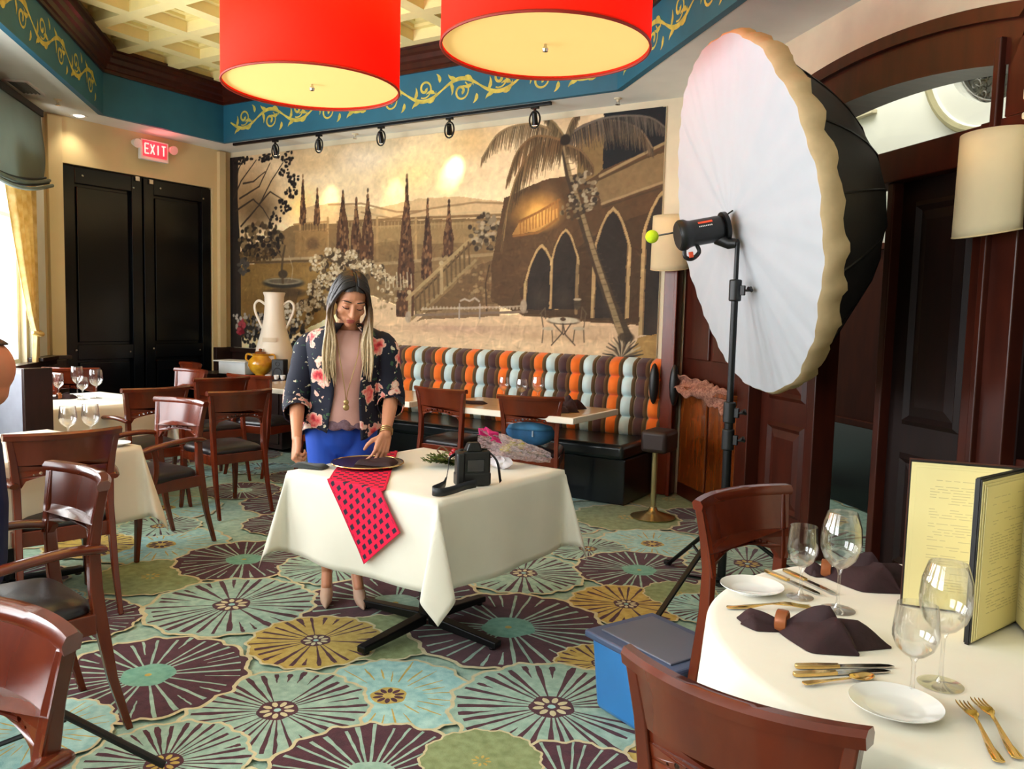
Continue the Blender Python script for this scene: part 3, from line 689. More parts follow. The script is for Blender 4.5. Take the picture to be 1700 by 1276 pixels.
# ------------------------------------------------------------------ the wall painting (a flat picture: colours stored on a fine mesh)
MURAL=[('E',172,191,96.4,31.6,(246,226,186),0.8,0.9),('E',222,206,57.6,18.3,(238,228,212),0.7,0.9),('E',285,207,91.2,29.4,(250,226,176),0.7,0.9),('E',136,206,45.7,16.1,(214,180,130),0.6,0.9),('E',238,214,32.3,10.9,(206,186,150),0.6,0.9),('E',343,211,49.3,19.8,(226,190,130),0.7,0.9),('E',278,184,53.8,26.7,(255,232,160),0.75,0.95),('E',118,162,37.4,26.3,(255,214,130),0.8,0.95),('E',330,175,43.1,23.0,(240,214,168),0.6,0.9),('E',29,173,51.6,48.2,(150,122,84),0.8,0.8),('E',50,158,40.4,23.9,(104,84,58),0.8,0.7),('G',[(118,159),(172,162),(223,153),(286,160),(330,160),(393,150),(394,99),(118,102)],(201,171,126),0.9,0),('L',[(159,160),(206,159),(255,148),(286,148)],1.9,1.9,(141,112,77),0.8),('L',[(206,150),(247,142),(301,150),(352,153),(389,150)],1.9,1.9,(142,115,80),0.8),('L',[(154,154),(189,147),(239,146)],1.9,1.9,(194,171,131),0.8),('L',[(286,142),(345,144),(386,143)],1.8,1.8,(191,168,127),0.7),('G',[(3,108),(108,141),(172,140),(380,138),(395,59),(288,46),(173,76),(3,104)],(117,94,62),0.95,0),('G',[(172,134),(386,136),(387,115),(172,115)],(147,122,82),0.9,0),('L',[(172,141),(286,141),(393,140)],2.6,2.6,(126,100,67),1.0),('L',[(172,134),(287,134),(393,133)],1.9,1.9,(157,131,89),1.0),('L',[(177,141),(177,134)],1.0,1.0,(164,139,99),0.8),('L',[(183,140),(183,134)],1.0,1.0,(164,139,99),0.8),('L',[(188,140),(188,134)],1.0,1.0,(164,139,99),0.8),('L',[(193,140),(193,134)],1.0,1.0,(164,139,99),0.8),('L',[(198,140),(198,134)],1.0,1.0,(164,139,99),0.8),('L',[(203,140),(203,133)],1.0,1.0,(164,139,99),0.8),('L',[(208,139),(208,133)],1.0,1.0,(164,139,99),0.8),('L',[(213,139),(213,133)],1.0,1.0,(164,139,99),0.8),('L',[(218,139),(218,133)],1.0,1.0,(164,139,99),0.8),('L',[(223,139),(223,133)],1.0,1.0,(164,139,99),0.8),('L',[(228,139),(228,132)],1.0,1.0,(164,139,99),0.8),('L',[(233,138),(233,132)],1.0,1.0,(164,139,99),0.8),('L',[(238,138),(238,132)],1.0,1.0,(164,139,99),0.8),('L',[(243,138),(243,132)],1.0,1.0,(164,139,99),0.8),('L',[(248,138),(248,132)],1.0,1.0,(164,139,99),0.8),('L',[(252,138),(252,132)],1.0,1.0,(164,139,99),0.8),('L',[(257,138),(257,132)],1.0,1.0,(164,139,99),0.8),('L',[(262,137),(262,131)],1.0,1.0,(164,139,99),0.8),('L',[(267,137),(267,131)],1.0,1.0,(164,139,99),0.8),('L',[(271,137),(271,131)],1.0,1.0,(164,139,99),0.8),('L',[(276,137),(276,131)],1.0,1.0,(164,139,99),0.8),('L',[(280,137),(281,131)],1.0,1.0,(164,139,99),0.8),('L',[(285,137),(285,131)],1.0,1.0,(164,139,99),0.8),('L',[(290,136),(290,130)],1.0,1.0,(164,139,99),0.8),('L',[(294,136),(294,130)],0.9,0.9,(164,139,99),0.8),('L',[(299,136),(299,130)],0.9,0.9,(164,139,99),0.8),('L',[(303,136),(303,130)],0.9,0.9,(164,139,99),0.8),('L',[(308,136),(308,130)],0.9,0.9,(164,139,99),0.8),('L',[(312,136),(312,130)],0.9,0.9,(164,139,99),0.8),('L',[(316,135),(317,130)],0.9,0.9,(164,139,99),0.8),('L',[(321,135),(321,129)],0.9,0.9,(164,139,99),0.8),('L',[(325,135),(325,129)],0.9,0.9,(164,139,99),0.8),('L',[(330,135),(330,129)],0.9,0.9,(164,139,99),0.8),('L',[(334,135),(334,129)],0.9,0.9,(164,139,99),0.8),('L',[(338,135),(338,129)],0.9,0.9,(164,139,99),0.8),('L',[(342,134),(343,129)],0.9,0.9,(164,139,99),0.8),('L',[(347,134),(347,129)],0.9,0.9,(164,139,99),0.8),('L',[(351,134),(351,128)],0.9,0.9,(164,139,99),0.8),('L',[(355,134),(355,128)],0.9,0.9,(164,139,99),0.8),('L',[(359,134),(359,128)],0.9,0.9,(164,139,99),0.8),('L',[(363,134),(364,128)],0.9,0.9,(164,139,99),0.8),('L',[(368,133),(368,128)],0.9,0.9,(164,139,99),0.8),('L',[(372,133),(372,128)],0.9,0.9,(164,139,99),0.8),('L',[(376,133),(376,128)],0.9,0.9,(164,139,99),0.8),('L',[(380,133),(380,127)],0.9,0.9,(164,139,99),0.8),('L',[(384,133),(384,127)],0.9,0.9,(164,139,99),0.8),('L',[(116,147),(116,104)],3.3,3.3,(164,134,90),1.0),('L',[(158,146),(158,103)],3.2,3.2,(164,134,90),1.0),('L',[(228,143),(229,102)],3.1,3.1,(164,134,90),1.0),('L',[(279,141),(280,101)],3.0,3.0,(164,134,90),1.0),('L',[(106,141),(159,142)],2.0,2.0,(159,127,84),1.0),('L',[(106,133),(159,134)],2.0,2.0,(142,112,73),1.0),('L',[(121,141),(121,134)],1.1,1.1,(92,70,45),1.0),('L',[(125,141),(125,134)],1.1,1.1,(92,70,45),1.0),('L',[(130,141),(130,134)],1.0,1.0,(92,70,45),1.0),('L',[(134,141),(134,134)],1.0,1.0,(92,70,45),1.0),('L',[(139,141),(139,134)],1.0,1.0,(92,70,45),1.0),('L',[(144,141),(144,133)],1.0,1.0,(92,70,45),1.0),('L',[(148,140),(148,133)],1.0,1.0,(92,70,45),1.0),('L',[(153,140),(153,133)],1.0,1.0,(92,70,45),1.0),('G',[(108,132),(159,132),(159,103),(108,103)],(139,110,70),0.9,0),('E',135,119,11.0,7.9,(94,73,50),0.9,0.5),('L',[(19,102),(172,104)],2.8,2.8,(164,144,109),1.0),('L',[(19,99),(172,101)],2.1,2.1,(92,73,48),1.0),('G',[(172,115),(256,119),(256,94),(173,92)],(126,102,67),0.7,0),('L',[(173,94),(256,97),(381,104)],3.2,3.2,(156,134,97),0.8),('G',[(3,97),(172,99),(207,82),(173,43),(99,15),(2,11)],(132,102,53),0.95,0),('E',60,55,50.4,13.8,(105,78,40),0.5,0.9),('E',137,89,36.8,7.9,(151,120,70),0.6,0.9),('G',[(173,76),(241,57),(288,46),(548,49),(549,11),(208,-7),(173,17)],(208,181,144),1,0),('G',[(208,31),(548,41),(549,31),(208,9)],(189,161,129),0.5,0),('E',333,32,79.8,5.9,(164,134,117),0.5,0.9),('E',289,19,69.3,8.5,(214,191,154),0.7,0.9),('E',403,20,92.6,7.9,(214,193,156),0.6,0.9),('E',448,27,55.9,5.5,(179,151,117),0.6,0.9),('C',120,194,141,4.7),('C',142,179,140,4.5),('C',180,174,105,9.6),('C',199,167,97,7.7),('C',215,173,94,9.2),('C',267,185,42,11.8),('C',294,160,81,6.8),('C',320,156,103,6.6),('L',[(9,230),(6,174),(10,104),(8,-16)],11.7,19.3,(40,35,33),1),('L',[(2,222),(1,-18)],5.5,5.5,(28,25,25),1.0),('L',[(12,111),(16,-17)],8.4,8.4,(50,43,40),1.0),('L',[(6,174),(19,194),(45,216)],2.4,1.1,(55,45,36),1),('L',[(17,174),(50,186),(68,211)],2.4,1.1,(55,45,36),1),('L',[(10,160),(40,172),(56,161),(66,149)],2.4,1.1,(55,45,36),1),('L',[(19,142),(50,165),(70,191),(89,210)],2.4,1.1,(55,45,36),1),('L',[(23,191),(40,192),(60,202)],2.3,1.1,(55,45,36),1),('L',[(50,166),(68,179),(89,169)],2.3,1.1,(55,45,36),1),('L',[(11,195),(15,208),(23,218)],2.4,1.1,(55,45,36),1),('B',21,218,20.8,4.1,26,2.5,[(29,24,24),(44,36,32),(24,20,22)],668,1.0),('B',65,217,17.8,4.7,24,2.4,[(29,24,24),(44,36,32),(24,20,22)],707,1.0),('B',97,214,9.5,9.2,22,2.4,[(29,24,24),(44,36,32),(24,20,22)],740,1.0),('B',105,192,8.5,9.2,18,2.4,[(29,24,24),(44,36,32),(24,20,22)],782,1.0),('B',91,198,8.7,5.3,10,2.4,[(29,24,24),(44,36,32),(24,20,22)],760,1.0),('B',102,177,9.5,6.6,16,2.4,[(29,24,24),(44,36,32),(24,20,22)],802,1.0),('B',95,160,9.6,7.3,16,2.4,[(29,24,24),(44,36,32),(24,20,22)],821,1.0),('B',77,150,8.8,10.8,14,2.4,[(29,24,24),(44,36,32),(24,20,22)],818,1.0),('B',85,167,4.9,2.7,4,2.4,[(29,24,24),(44,36,32),(24,20,22)],801,1.0),('B',52,124,38.4,20.6,150,3.8,[(49,41,32),(79,65,46),(118,98,68),(37,32,29),(144,122,86)],5,1.0),('B',44,107,30.6,6.9,40,3.1,[(103,82,51),(72,56,37)],6,1.0),('B',23,97,10.5,11.2,20,3.5,[(51,48,46),(82,77,72)],61,1.0),('E',93,65,34.9,6.1,(43,36,30),0.9,0.5),('G',[(72,69),(114,69),(105,29),(82,28)],(87,67,42),0.8,0),('E',89,76,34.0,6.1,(53,48,40),1.0,0.25),('E',89,78,31.1,4.1,(147,136,110),1.0,0.25),('E',89,78,25.3,2.7,(100,90,72),1.0,0.25),('L',[(89,77),(87,93),(89,106),(93,120)],4.1,2.7,(82,67,47),1),('E',94,122,4.8,4.0,(126,102,67),1.0,0.25),('L',[(89,103),(81,111),(76,118)],2.0,2.0,(92,75,52),1.0),('L',[(99,106),(105,93),(103,80)],1.3,1.3,(173,157,126),0.7),('E',89,86,7.8,4.7,(70,58,43),1.0,0.25),('B',72,19,57.9,23.5,240,3.2,[(34,32,32),(49,46,43),(25,24,25),(63,56,49)],11,1.0),('B',39,27,31.0,15.5,44,2.4,[(177,170,159),(129,120,111),(51,46,44)],12,1.0),('B',107,41,30.6,13.5,80,2.8,[(190,180,154),(153,137,108),(82,70,53),(202,194,172)],13,1.0),('B',18,22,8.5,9.3,14,3.6,[(153,34,53),(177,72,82),(120,25,41)],14,1.0),('B',10,34,8.5,4.3,6,2.6,[(194,189,180)],15,1.0),('B',144,96,15.0,10.8,16,3.3,[(72,58,41),(60,48,34),(86,70,49)],966,1.0),('B',143,98,13.0,8.8,46,2.1,[(202,190,161),(182,165,130),(168,147,111),(129,110,80),(194,178,146)],2022,1.0),('B',155,77,16.9,12.2,16,3.3,[(72,58,41),(60,48,34),(86,70,49)],1006,1.0),('B',154,80,14.6,10.0,46,2.1,[(202,190,161),(182,165,130),(168,147,111),(129,110,80),(194,178,146)],2086,1.0),('B',140,67,14.1,10.2,16,3.3,[(72,58,41),(60,48,34),(86,70,49)],1006,1.0),('B',139,69,12.2,8.3,46,2.1,[(202,190,161),(182,165,130),(168,147,111),(129,110,80),(194,178,146)],2054,1.0),('B',166,75,12.7,9.3,16,3.2,[(72,58,41),(60,48,34),(86,70,49)],1022,1.0),('B',165,77,11.0,7.6,46,2.1,[(202,190,161),(182,165,130),(168,147,111),(129,110,80),(194,178,146)],2126,1.0),('B',146,55,15.1,10.9,16,3.3,[(72,58,41),(60,48,34),(86,70,49)],1030,1.0),('B',145,57,13.0,8.9,46,2.1,[(202,190,161),(182,165,130),(168,147,111),(129,110,80),(194,178,146)],2090,1.0),('B',162,56,11.8,8.6,16,3.3,[(72,58,41),(60,48,34),(86,70,49)],1046,1.0),('B',161,59,10.2,7.0,46,2.1,[(202,190,161),(182,165,130),(168,147,111),(129,110,80),(194,178,146)],2142,1.0),('B',127,49,12.3,8.8,16,3.3,[(72,58,41),(60,48,34),(86,70,49)],1018,1.0),('B',127,52,10.7,7.2,46,2.1,[(202,190,161),(182,165,130),(168,147,111),(129,110,80),(194,178,146)],2038,1.0),('B',173,89,10.7,7.8,16,3.2,[(72,58,41),(60,48,34),(86,70,49)],1007,1.0),('B',172,92,9.2,6.4,46,2.1,[(202,190,161),(182,165,130),(168,147,111),(129,110,80),(194,178,146)],2127,1.0),('B',184,99,11.5,8.4,16,3.2,[(72,58,41),(60,48,34),(86,70,49)],1005,1.0),('B',183,102,9.9,6.9,46,2.0,[(202,190,161),(182,165,130),(168,147,111),(129,110,80),(194,178,146)],2151,1.0),('B',200,95,10.3,7.7,16,3.2,[(72,58,41),(60,48,34),(86,70,49)],1030,1.0),('B',199,97,8.9,6.3,46,2.0,[(202,190,161),(182,165,130),(168,147,111),(129,110,80),(194,178,146)],2214,1.0),('B',216,91,12.0,9.0,16,3.1,[(72,58,41),(60,48,34),(86,70,49)],1055,1.0),('B',215,94,10.3,7.3,46,2.0,[(202,190,161),(182,165,130),(168,147,111),(129,110,80),(194,178,146)],2277,1.0),('B',232,86,10.8,8.2,16,3.1,[(72,58,41),(60,48,34),(86,70,49)],1082,1.0),('B',231,88,9.4,6.7,46,2.0,[(202,190,161),(182,165,130),(168,147,111),(129,110,80),(194,178,146)],2342,1.0),('B',194,103,8.5,6.3,16,3.2,[(72,58,41),(60,48,34),(86,70,49)],1010,1.0),('B',193,106,7.3,5.1,46,2.0,[(202,190,161),(182,165,130),(168,147,111),(129,110,80),(194,178,146)],2180,1.0),('B',171,104,9.7,7.1,16,3.2,[(72,58,41),(60,48,34),(86,70,49)],982,1.0),('B',170,107,8.4,5.8,46,2.1,[(202,190,161),(182,165,130),(168,147,111),(129,110,80),(194,178,146)],2098,1.0),('B',160,107,5.9,4.3,16,3.2,[(72,58,41),(60,48,34),(86,70,49)],966,1.0),('B',159,110,5.1,3.5,46,2.1,[(202,190,161),(182,165,130),(168,147,111),(129,110,80),(194,178,146)],2058,1.0),('B',249,76,22.5,9.9,50,2.2,[(190,175,141),(137,118,87),(94,79,56)],31,1.0),('B',237,57,24.5,8.7,30,2.1,[(129,108,79),(168,147,111)],32,1.0),('L',[(240,87),(241,72)],1.5,1.5,(186,173,142),0.8),('L',[(245,85),(246,72)],1.5,1.5,(186,173,142),0.8),('L',[(250,83),(251,72)],1.5,1.5,(186,173,142),0.8),('L',[(255,87),(256,72)],1.5,1.5,(186,173,142),0.8),('L',[(260,85),(261,72)],1.5,1.5,(186,173,142),0.8),('L',[(264,83),(265,72)],1.5,1.5,(186,173,142),0.8),('L',[(269,87),(270,72)],1.5,1.5,(186,173,142),0.8),('L',[(274,85),(275,72)],1.5,1.5,(186,173,142),0.8),('L',[(269,60),(353,123)],3.7,3.7,(156,134,94),1.0),('L',[(276,40),(353,98)],3.1,3.1,(142,122,85),1.0),('L',[(273,55),(350,116)],1.8,1.8,(82,65,43),1.0),('L',[(280,61),(281,45)],2.4,2.4,(99,80,53),1.0),('L',[(286,66),(287,49)],2.4,2.4,(99,80,53),1.0),('L',[(291,70),(293,53)],2.4,2.4,(99,80,53),1.0),('L',[(297,75),(298,57)],2.4,2.4,(99,80,53),1.0),('L',[(302,79),(304,62)],2.4,2.4,(99,80,53),1.0),('L',[(308,84),(309,66)],2.4,2.4,(99,80,53),1.0),('L',[(313,89),(314,70)],2.4,2.4,(99,80,53),1.0),('L',[(318,93),(320,74)],2.4,2.4,(99,80,53),1.0),('L',[(324,97),(325,78)],2.3,2.3,(99,80,53),1.0),('L',[(329,102),(330,83)],2.3,2.3,(99,80,53),1.0),('L',[(334,106),(335,87)],2.3,2.3,(99,80,53),1.0),('L',[(339,111),(340,91)],2.3,2.3,(99,80,53),1.0),('L',[(344,115),(346,95)],2.3,2.3,(99,80,53),1.0),('L',[(273,65),(273,39)],4.3,4.3,(159,137,99),1.0),('E',272,67,3.1,2.4,(173,152,114),1.0,0.25),('L',[(312,94),(313,67)],4.1,4.1,(159,137,99),1.0),('E',312,96,3.0,2.4,(173,152,114),1.0,0.25),('G',[(281,37),(353,93),(381,99),(382,45),(289,40)],(100,78,52),0.8,0),('B',357,76,23.8,17.3,70,2.3,[(125,103,72),(151,127,89),(96,75,51)],41,0.7),('L',[(367,50),(365,76),(369,93)],1.7,1.7,(73,57,38),1.0),('B',363,125,19.3,18.2,90,2.8,[(129,115,91),(92,79,58),(163,147,118),(60,49,37)],42,1.0),('B',384,107,9.4,7.9,20,2.2,[(168,151,116),(103,86,61)],43,1.0),('G',[(371,93),(384,155),(424,169),(476,173),(542,193),(549,39),(409,46),(372,59)],(84,63,42),1,0),('G',[(402,71),(486,123),(545,141),(549,41),(409,48)],(65,50,35),0.75,0),('G',[(476,165),(543,186),(544,160),(485,144)],(126,105,72),1,0),('G',[(457,211),(485,213),(486,175),(461,161)],(126,105,68),1,0),('G',[(484,224),(541,222),(543,192),(485,174)],(28,30,33),1,0),('L',[(482,169),(543,193)],2.6,2.6,(149,129,92),1.0),('L',[(479,165),(543,188)],1.6,1.6,(77,62,42),1.0),('L',[(485,145),(544,161)],2.1,2.1,(152,131,94),1.0),('L',[(486,142),(544,157)],1.6,1.6,(73,58,40),1.0),('E',419,141,30.6,18.5,(201,149,77),0.95,0.8),('E',422,135,20.3,12.0,(214,173,94),0.8,0.8),('G',[(393,121),(419,123),(441,135),(441,144),(401,131)],(199,149,80),0.7,0),('L',[(401,133),(422,141),(443,151)],2.2,2.2,(126,87,47),1.0),('L',[(395,120),(421,122),(429,126),(440,133)],2.2,2.2,(134,94,50),1.0),('L',[(402,133),(403,122)],1.2,1.2,(141,97,50),1.0),('L',[(406,134),(406,123)],1.2,1.2,(141,97,50),1.0),('L',[(409,136),(409,124)],1.2,1.2,(141,97,50),1.0),('L',[(412,137),(413,125)],1.2,1.2,(141,97,50),1.0),('L',[(416,139),(416,126)],1.2,1.2,(141,97,50),1.0),('L',[(419,140),(419,127)],1.2,1.2,(141,97,50),1.0),('L',[(422,142),(423,128)],1.2,1.2,(141,97,50),1.0),('L',[(425,143),(426,129)],1.2,1.2,(141,97,50),1.0),('L',[(429,145),(429,130)],1.2,1.2,(141,97,50),1.0),('L',[(432,146),(432,131)],1.2,1.2,(141,97,50),1.0),('L',[(435,148),(435,132)],1.2,1.2,(141,97,50),1.0),('L',[(438,149),(439,132)],1.2,1.2,(141,97,50),1.0),('L',[(441,151),(442,133)],1.2,1.2,(141,97,50),1.0),('A',426,108,52,14.6,3.8),('A',450,122,53,11.6,3.1),('A',496,138,46,14.3,4.0),('A',542,150,32,13.9,4.3),('L',[(463,92),(463,50)],3.2,3.2,(126,105,73),1.0),('E',464,58,3.6,5.4,(70,62,48),1.0,0.25),('E',464,62,4.2,1.1,(164,152,126),1.0,0.25),('L',[(281,44),(347,47),(412,50)],2.4,2.4,(122,104,87),1.0),('L',[(288,50),(409,55)],1.5,1.5,(181,164,139),0.8),('E',290,51,1.5,1.6,(186,171,147),0.7,0.3),('E',294,51,1.5,1.6,(186,171,147),0.7,0.3),('E',299,51,1.5,1.6,(186,171,147),0.7,0.3),('E',303,52,1.5,1.6,(186,171,147),0.7,0.3),('E',307,52,1.5,1.6,(186,171,147),0.7,0.3),('E',312,52,1.5,1.5,(186,171,147),0.7,0.3),('E',316,52,1.5,1.5,(186,171,147),0.7,0.3),('E',320,52,1.5,1.5,(186,171,147),0.7,0.3),('E',325,52,1.5,1.5,(186,171,147),0.7,0.3),('E',329,52,1.5,1.5,(186,171,147),0.7,0.3),('E',333,52,1.4,1.5,(186,171,147),0.7,0.3),('E',337,52,1.4,1.5,(186,171,147),0.7,0.3),('E',341,52,1.4,1.5,(186,171,147),0.7,0.3),('E',345,52,1.4,1.5,(186,171,147),0.7,0.3),('E',350,52,1.4,1.5,(186,171,147),0.7,0.3),('E',354,52,1.4,1.5,(186,171,147),0.7,0.3),('E',358,53,1.4,1.5,(186,171,147),0.7,0.3),('E',362,53,1.4,1.5,(186,171,147),0.7,0.3),('E',366,53,1.4,1.5,(186,171,147),0.7,0.3),('E',370,53,1.4,1.5,(186,171,147),0.7,0.3),('E',374,53,1.4,1.5,(186,171,147),0.7,0.3),('E',378,53,1.4,1.5,(186,171,147),0.7,0.3),('E',382,53,1.4,1.5,(186,171,147),0.7,0.3),('E',386,53,1.3,1.5,(186,171,147),0.7,0.3),('E',390,53,1.3,1.5,(186,171,147),0.7,0.3),('E',393,53,1.3,1.5,(186,171,147),0.7,0.3),('E',397,53,1.3,1.5,(186,171,147),0.7,0.3),('E',401,53,1.3,1.5,(186,171,147),0.7,0.3),('E',405,53,1.3,1.5,(186,171,147),0.7,0.3),('E',409,53,1.3,1.5,(186,171,147),0.7,0.3),('L',[(335,56),(335,42)],1.8,1.8,(159,147,134),1.0),('L',[(359,56),(359,43)],1.7,1.7,(159,147,134),1.0),('L',[(334,52),(360,53)],1.8,1.8,(173,159,139),1.0),('L',[(336,59),(341,61),(347,59),(353,62),(358,59)],1.8,1.8,(173,159,139),1.0),('E',271,42,3.9,6.1,(164,152,134),0.8,0.25),('E',408,55,3.9,6.7,(159,144,122),0.9,0.25),('L',[(444,200),(451,172),(463,140),(480,97),(496,61),(513,29)],4.8,11.6,(65,53,40),1),('L',[(445,199),(453,172),(465,140),(481,97),(496,61),(509,29)],2.6,5.8,(142,124,90),0.9),('L',[(447,187),(453,188)],0.6,0.6,(80,65,45),0.7),('L',[(449,182),(455,182)],0.6,0.6,(80,65,45),0.7),('L',[(451,176),(457,177)],0.6,0.6,(80,65,45),0.7),('L',[(452,171),(459,172)],0.6,0.6,(80,65,45),0.7),('L',[(454,166),(461,166)],0.6,0.6,(80,65,45),0.7),('L',[(456,160),(463,161)],0.6,0.6,(80,65,45),0.7),('L',[(458,155),(465,155)],0.6,0.6,(80,65,45),0.7),('L',[(460,149),(467,150)],0.6,0.6,(80,65,45),0.7),('L',[(462,144),(469,145)],0.6,0.6,(80,65,45),0.7),('L',[(463,139),(471,139)],0.6,0.6,(80,65,45),0.7),('L',[(465,133),(473,134)],0.6,0.6,(80,65,45),0.7),('L',[(467,128),(475,129)],0.6,0.6,(80,65,45),0.7),('L',[(469,122),(477,123)],0.6,0.6,(80,65,45),0.7),('L',[(471,117),(479,118)],0.6,0.6,(80,65,45),0.7),('L',[(473,112),(482,113)],0.6,0.6,(80,65,45),0.7),('L',[(476,106),(484,107)],0.6,0.6,(80,65,45),0.7),('L',[(478,101),(486,102)],0.6,0.6,(80,65,45),0.7),('L',[(480,96),(488,97)],0.6,0.6,(80,65,45),0.7),('L',[(482,90),(491,91)],0.6,0.6,(80,65,45),0.7),('L',[(484,85),(493,86)],0.6,0.6,(80,65,45),0.7),('L',[(486,80),(495,81)],0.6,0.6,(80,65,45),0.7),('L',[(488,75),(498,76)],0.6,0.6,(80,65,45),0.7),('L',[(491,69),(500,70)],0.6,0.6,(80,65,45),0.7),('L',[(493,64),(502,65)],0.6,0.6,(80,65,45),0.7),('L',[(495,59),(505,60)],0.6,0.6,(80,65,45),0.7),('L',[(498,54),(507,55)],0.6,0.6,(80,65,45),0.7),('L',[(500,48),(510,50)],0.6,0.6,(80,65,45),0.7),('L',[(502,43),(512,44)],0.6,0.6,(80,65,45),0.7),('L',[(505,38),(515,39)],0.6,0.6,(80,65,45),0.7),('L',[(507,33),(517,34)],0.6,0.6,(80,65,45),0.7),('F',[(445,201),(423,202),(403,185),(390,154),(384,116)],36.0,(100,80,53),1),('F',[(443,204),(426,216),(402,221),(376,215),(358,194)],23.8,(110,92,65),2),('F',[(448,205),(468,215),(494,215),(517,206),(530,189)],25.4,(94,80,62),3),('F',[(448,207),(477,217),(505,218),(527,214),(540,205)],20.1,(77,70,62),4),('F',[(445,207),(436,218),(425,226)],11.6,(100,84,58),5),('F',[(448,208),(453,219),(460,225)],11.5,(92,77,55),6),('F',[(447,199),(463,192),(475,178)],17.7,(87,70,48),7),('F',[(444,203),(417,209),(398,198),(387,173)],28.4,(94,73,48),8),('E',447,203,5.5,5.3,(43,35,28),1.0,0.25),('B',466,156,14.3,17.8,90,2.3,[(56,48,39),(89,77,58),(129,115,89),(159,147,120)],51,1.0),('B',456,140,12.1,7.4,26,2.1,[(72,60,44),(120,103,75)],52,1.0),('E',450,42,16.7,3.0,(77,65,52),1.0,0.25),('E',450,43,16.7,3.0,(194,183,157),1.0,0.25),('E',450,44,3.1,1.6,(75,58,43),1.0,0.25),('L',[(450,40),(450,32),(439,20)],1.2,1.2,(77,65,52),1.0),('L',[(450,40),(453,30),(463,21)],1.2,1.2,(77,65,52),1.0),('L',[(441,39),(451,30),(458,40)],1.2,1.2,(77,65,52),1.0),('L',[(429,22),(430,35),(427,49)],1.1,1.1,(90,77,60),1.0),('L',[(440,23),(439,35),(430,35)],1.1,1.1,(90,77,60),1.0),('E',435,35,6.9,1.7,(179,166,139),1.0,0.25),('L',[(426,48),(431,54),(432,44)],1.1,1.1,(90,77,60),1.0),('L',[(472,24),(471,36),(473,50)],1.1,1.1,(90,77,60),1.0),('L',[(461,24),(462,35),(471,36)],1.1,1.1,(90,77,60),1.0),('E',466,36,6.6,1.6,(179,166,139),1.0,0.25),('L',[(474,49),(469,55),(468,45)],1.1,1.1,(90,77,60),1.0),('G',[(524,30),(549,36),(550,11),(514,9)],(147,117,65),0.9,0),('L',[(510,11),(500,14),(491,15)],3.1,0.8,(52,47,40),1),('L',[(510,11),(501,16),(492,18)],3.1,0.8,(166,152,122),1),('L',[(510,11),(502,18),(494,21)],3.1,0.8,(92,80,62),1),('L',[(510,11),(503,20),(496,24)],3.1,0.8,(52,47,40),1),('L',[(510,11),(504,22),(498,27)],3.1,0.8,(166,152,122),1),('L',[(510,11),(506,23),(501,29)],3.1,0.8,(92,80,62),1),('L',[(510,11),(507,24),(505,30)],3.1,0.8,(52,47,40),1),('L',[(510,11),(509,24),(508,31)],3.1,0.8,(166,152,122),1),('L',[(510,11),(511,24),(512,31)],3.1,0.8,(92,80,62),1),('L',[(510,11),(513,24),(515,30)],3.1,0.8,(52,47,40),1),('L',[(510,11),(514,23),(518,29)],3.1,0.8,(166,152,122),1),('L',[(510,11),(516,22),(521,27)],3.1,0.8,(92,80,62),1),('L',[(510,11),(517,20),(524,25)],3.1,0.8,(52,47,40),1),('L',[(510,11),(518,18),(526,22)],3.1,0.8,(166,152,122),1),('L',[(510,11),(519,16),(528,19)],3.1,0.8,(92,80,62),1),('L',[(510,11),(520,14),(529,16)],3.1,0.8,(52,47,40),1),('E',513,30,7.9,4.2,(58,48,36),0.8,0.25)]
MW, MH, MZ0 = 541, 222, 1.0          # centimetres: width, height; height of the lower edge above the floor
RES = 1.5                            # samples per centimetre
nu, nv = int(MW * RES) + 1, int(MH * RES) + 1
UU, VV = np.meshgrid(np.arange(nu) / RES, np.arange(nv) / RES, indexing='ij')
rs = np.random.RandomState(4)
def vnoise(sx, sy, oct=4):
    out = np.zeros((nu, nv)); amp = 1.0; tot = 0
    for o in range(oct):
        gx_, gy_ = int(MW / sx) + 3, int(MH / sy) + 3
        g = rs.rand(gx_, gy_); fx = UU / sx; fy = VV / sy
        ix = fx.astype(int); iy = fy.astype(int); tx = fx - ix; ty = fy - iy; tx = tx * tx * (3 - 2 * tx); ty = ty * ty * (3 - 2 * ty)
        out += amp * ((g[ix, iy] * (1 - tx) + g[ix + 1, iy] * tx) * (1 - ty) + (g[ix, iy + 1] * (1 - tx) + g[ix + 1, iy + 1] * tx) * ty)
        tot += amp; amp *= 0.55; sx /= 2; sy /= 2
    return out / tot
IMG = np.zeros((nu, nv, 3))
t_ = np.clip((VV - 100) / 110, 0, 1)[..., None]
IMG[:] = (1 - t_) * np.array((250, 224, 176)) + t_ * np.array((226, 200, 158))
cl_ = vnoise(70, 34)[..., None]; IMG += (cl_ - 0.5) * np.array((84, 86, 84))
warp = (vnoise(9, 9, 3) - 0.5) * 2.2; warp2 = (vnoise(9, 9, 3) - 0.5) * 2.2
def blend(sl, a, c):
    IMG[sl] += a[..., None] * (np.array(c, float) - IMG[sl])
def box_of(u0, u1, v0, v1):
    a, b = max(0, int(u0 * RES) - 2), min(nu, int(u1 * RES) + 3); c, d = max(0, int(v0 * RES) - 2), min(nv, int(v1 * RES) + 3)
    return (slice(a, max(a, b)), slice(c, max(c, d)))
def ell(u, v, rx, ry, c, al=1.0, soft=0.25):
    sl = box_of(u - rx * 1.2, u + rx * 1.2, v - ry * 1.2, v + ry * 1.2)
    r = np.sqrt(((UU[sl] + warp[sl] * min(1, rx / 14) - u) / rx) ** 2 + ((VV[sl] + warp2[sl] * min(1, ry / 14) - v) / ry) ** 2)
    blend(sl, al * np.clip((1.1 - r) / max(soft, 0.02) / 1.1, 0, 1), c)
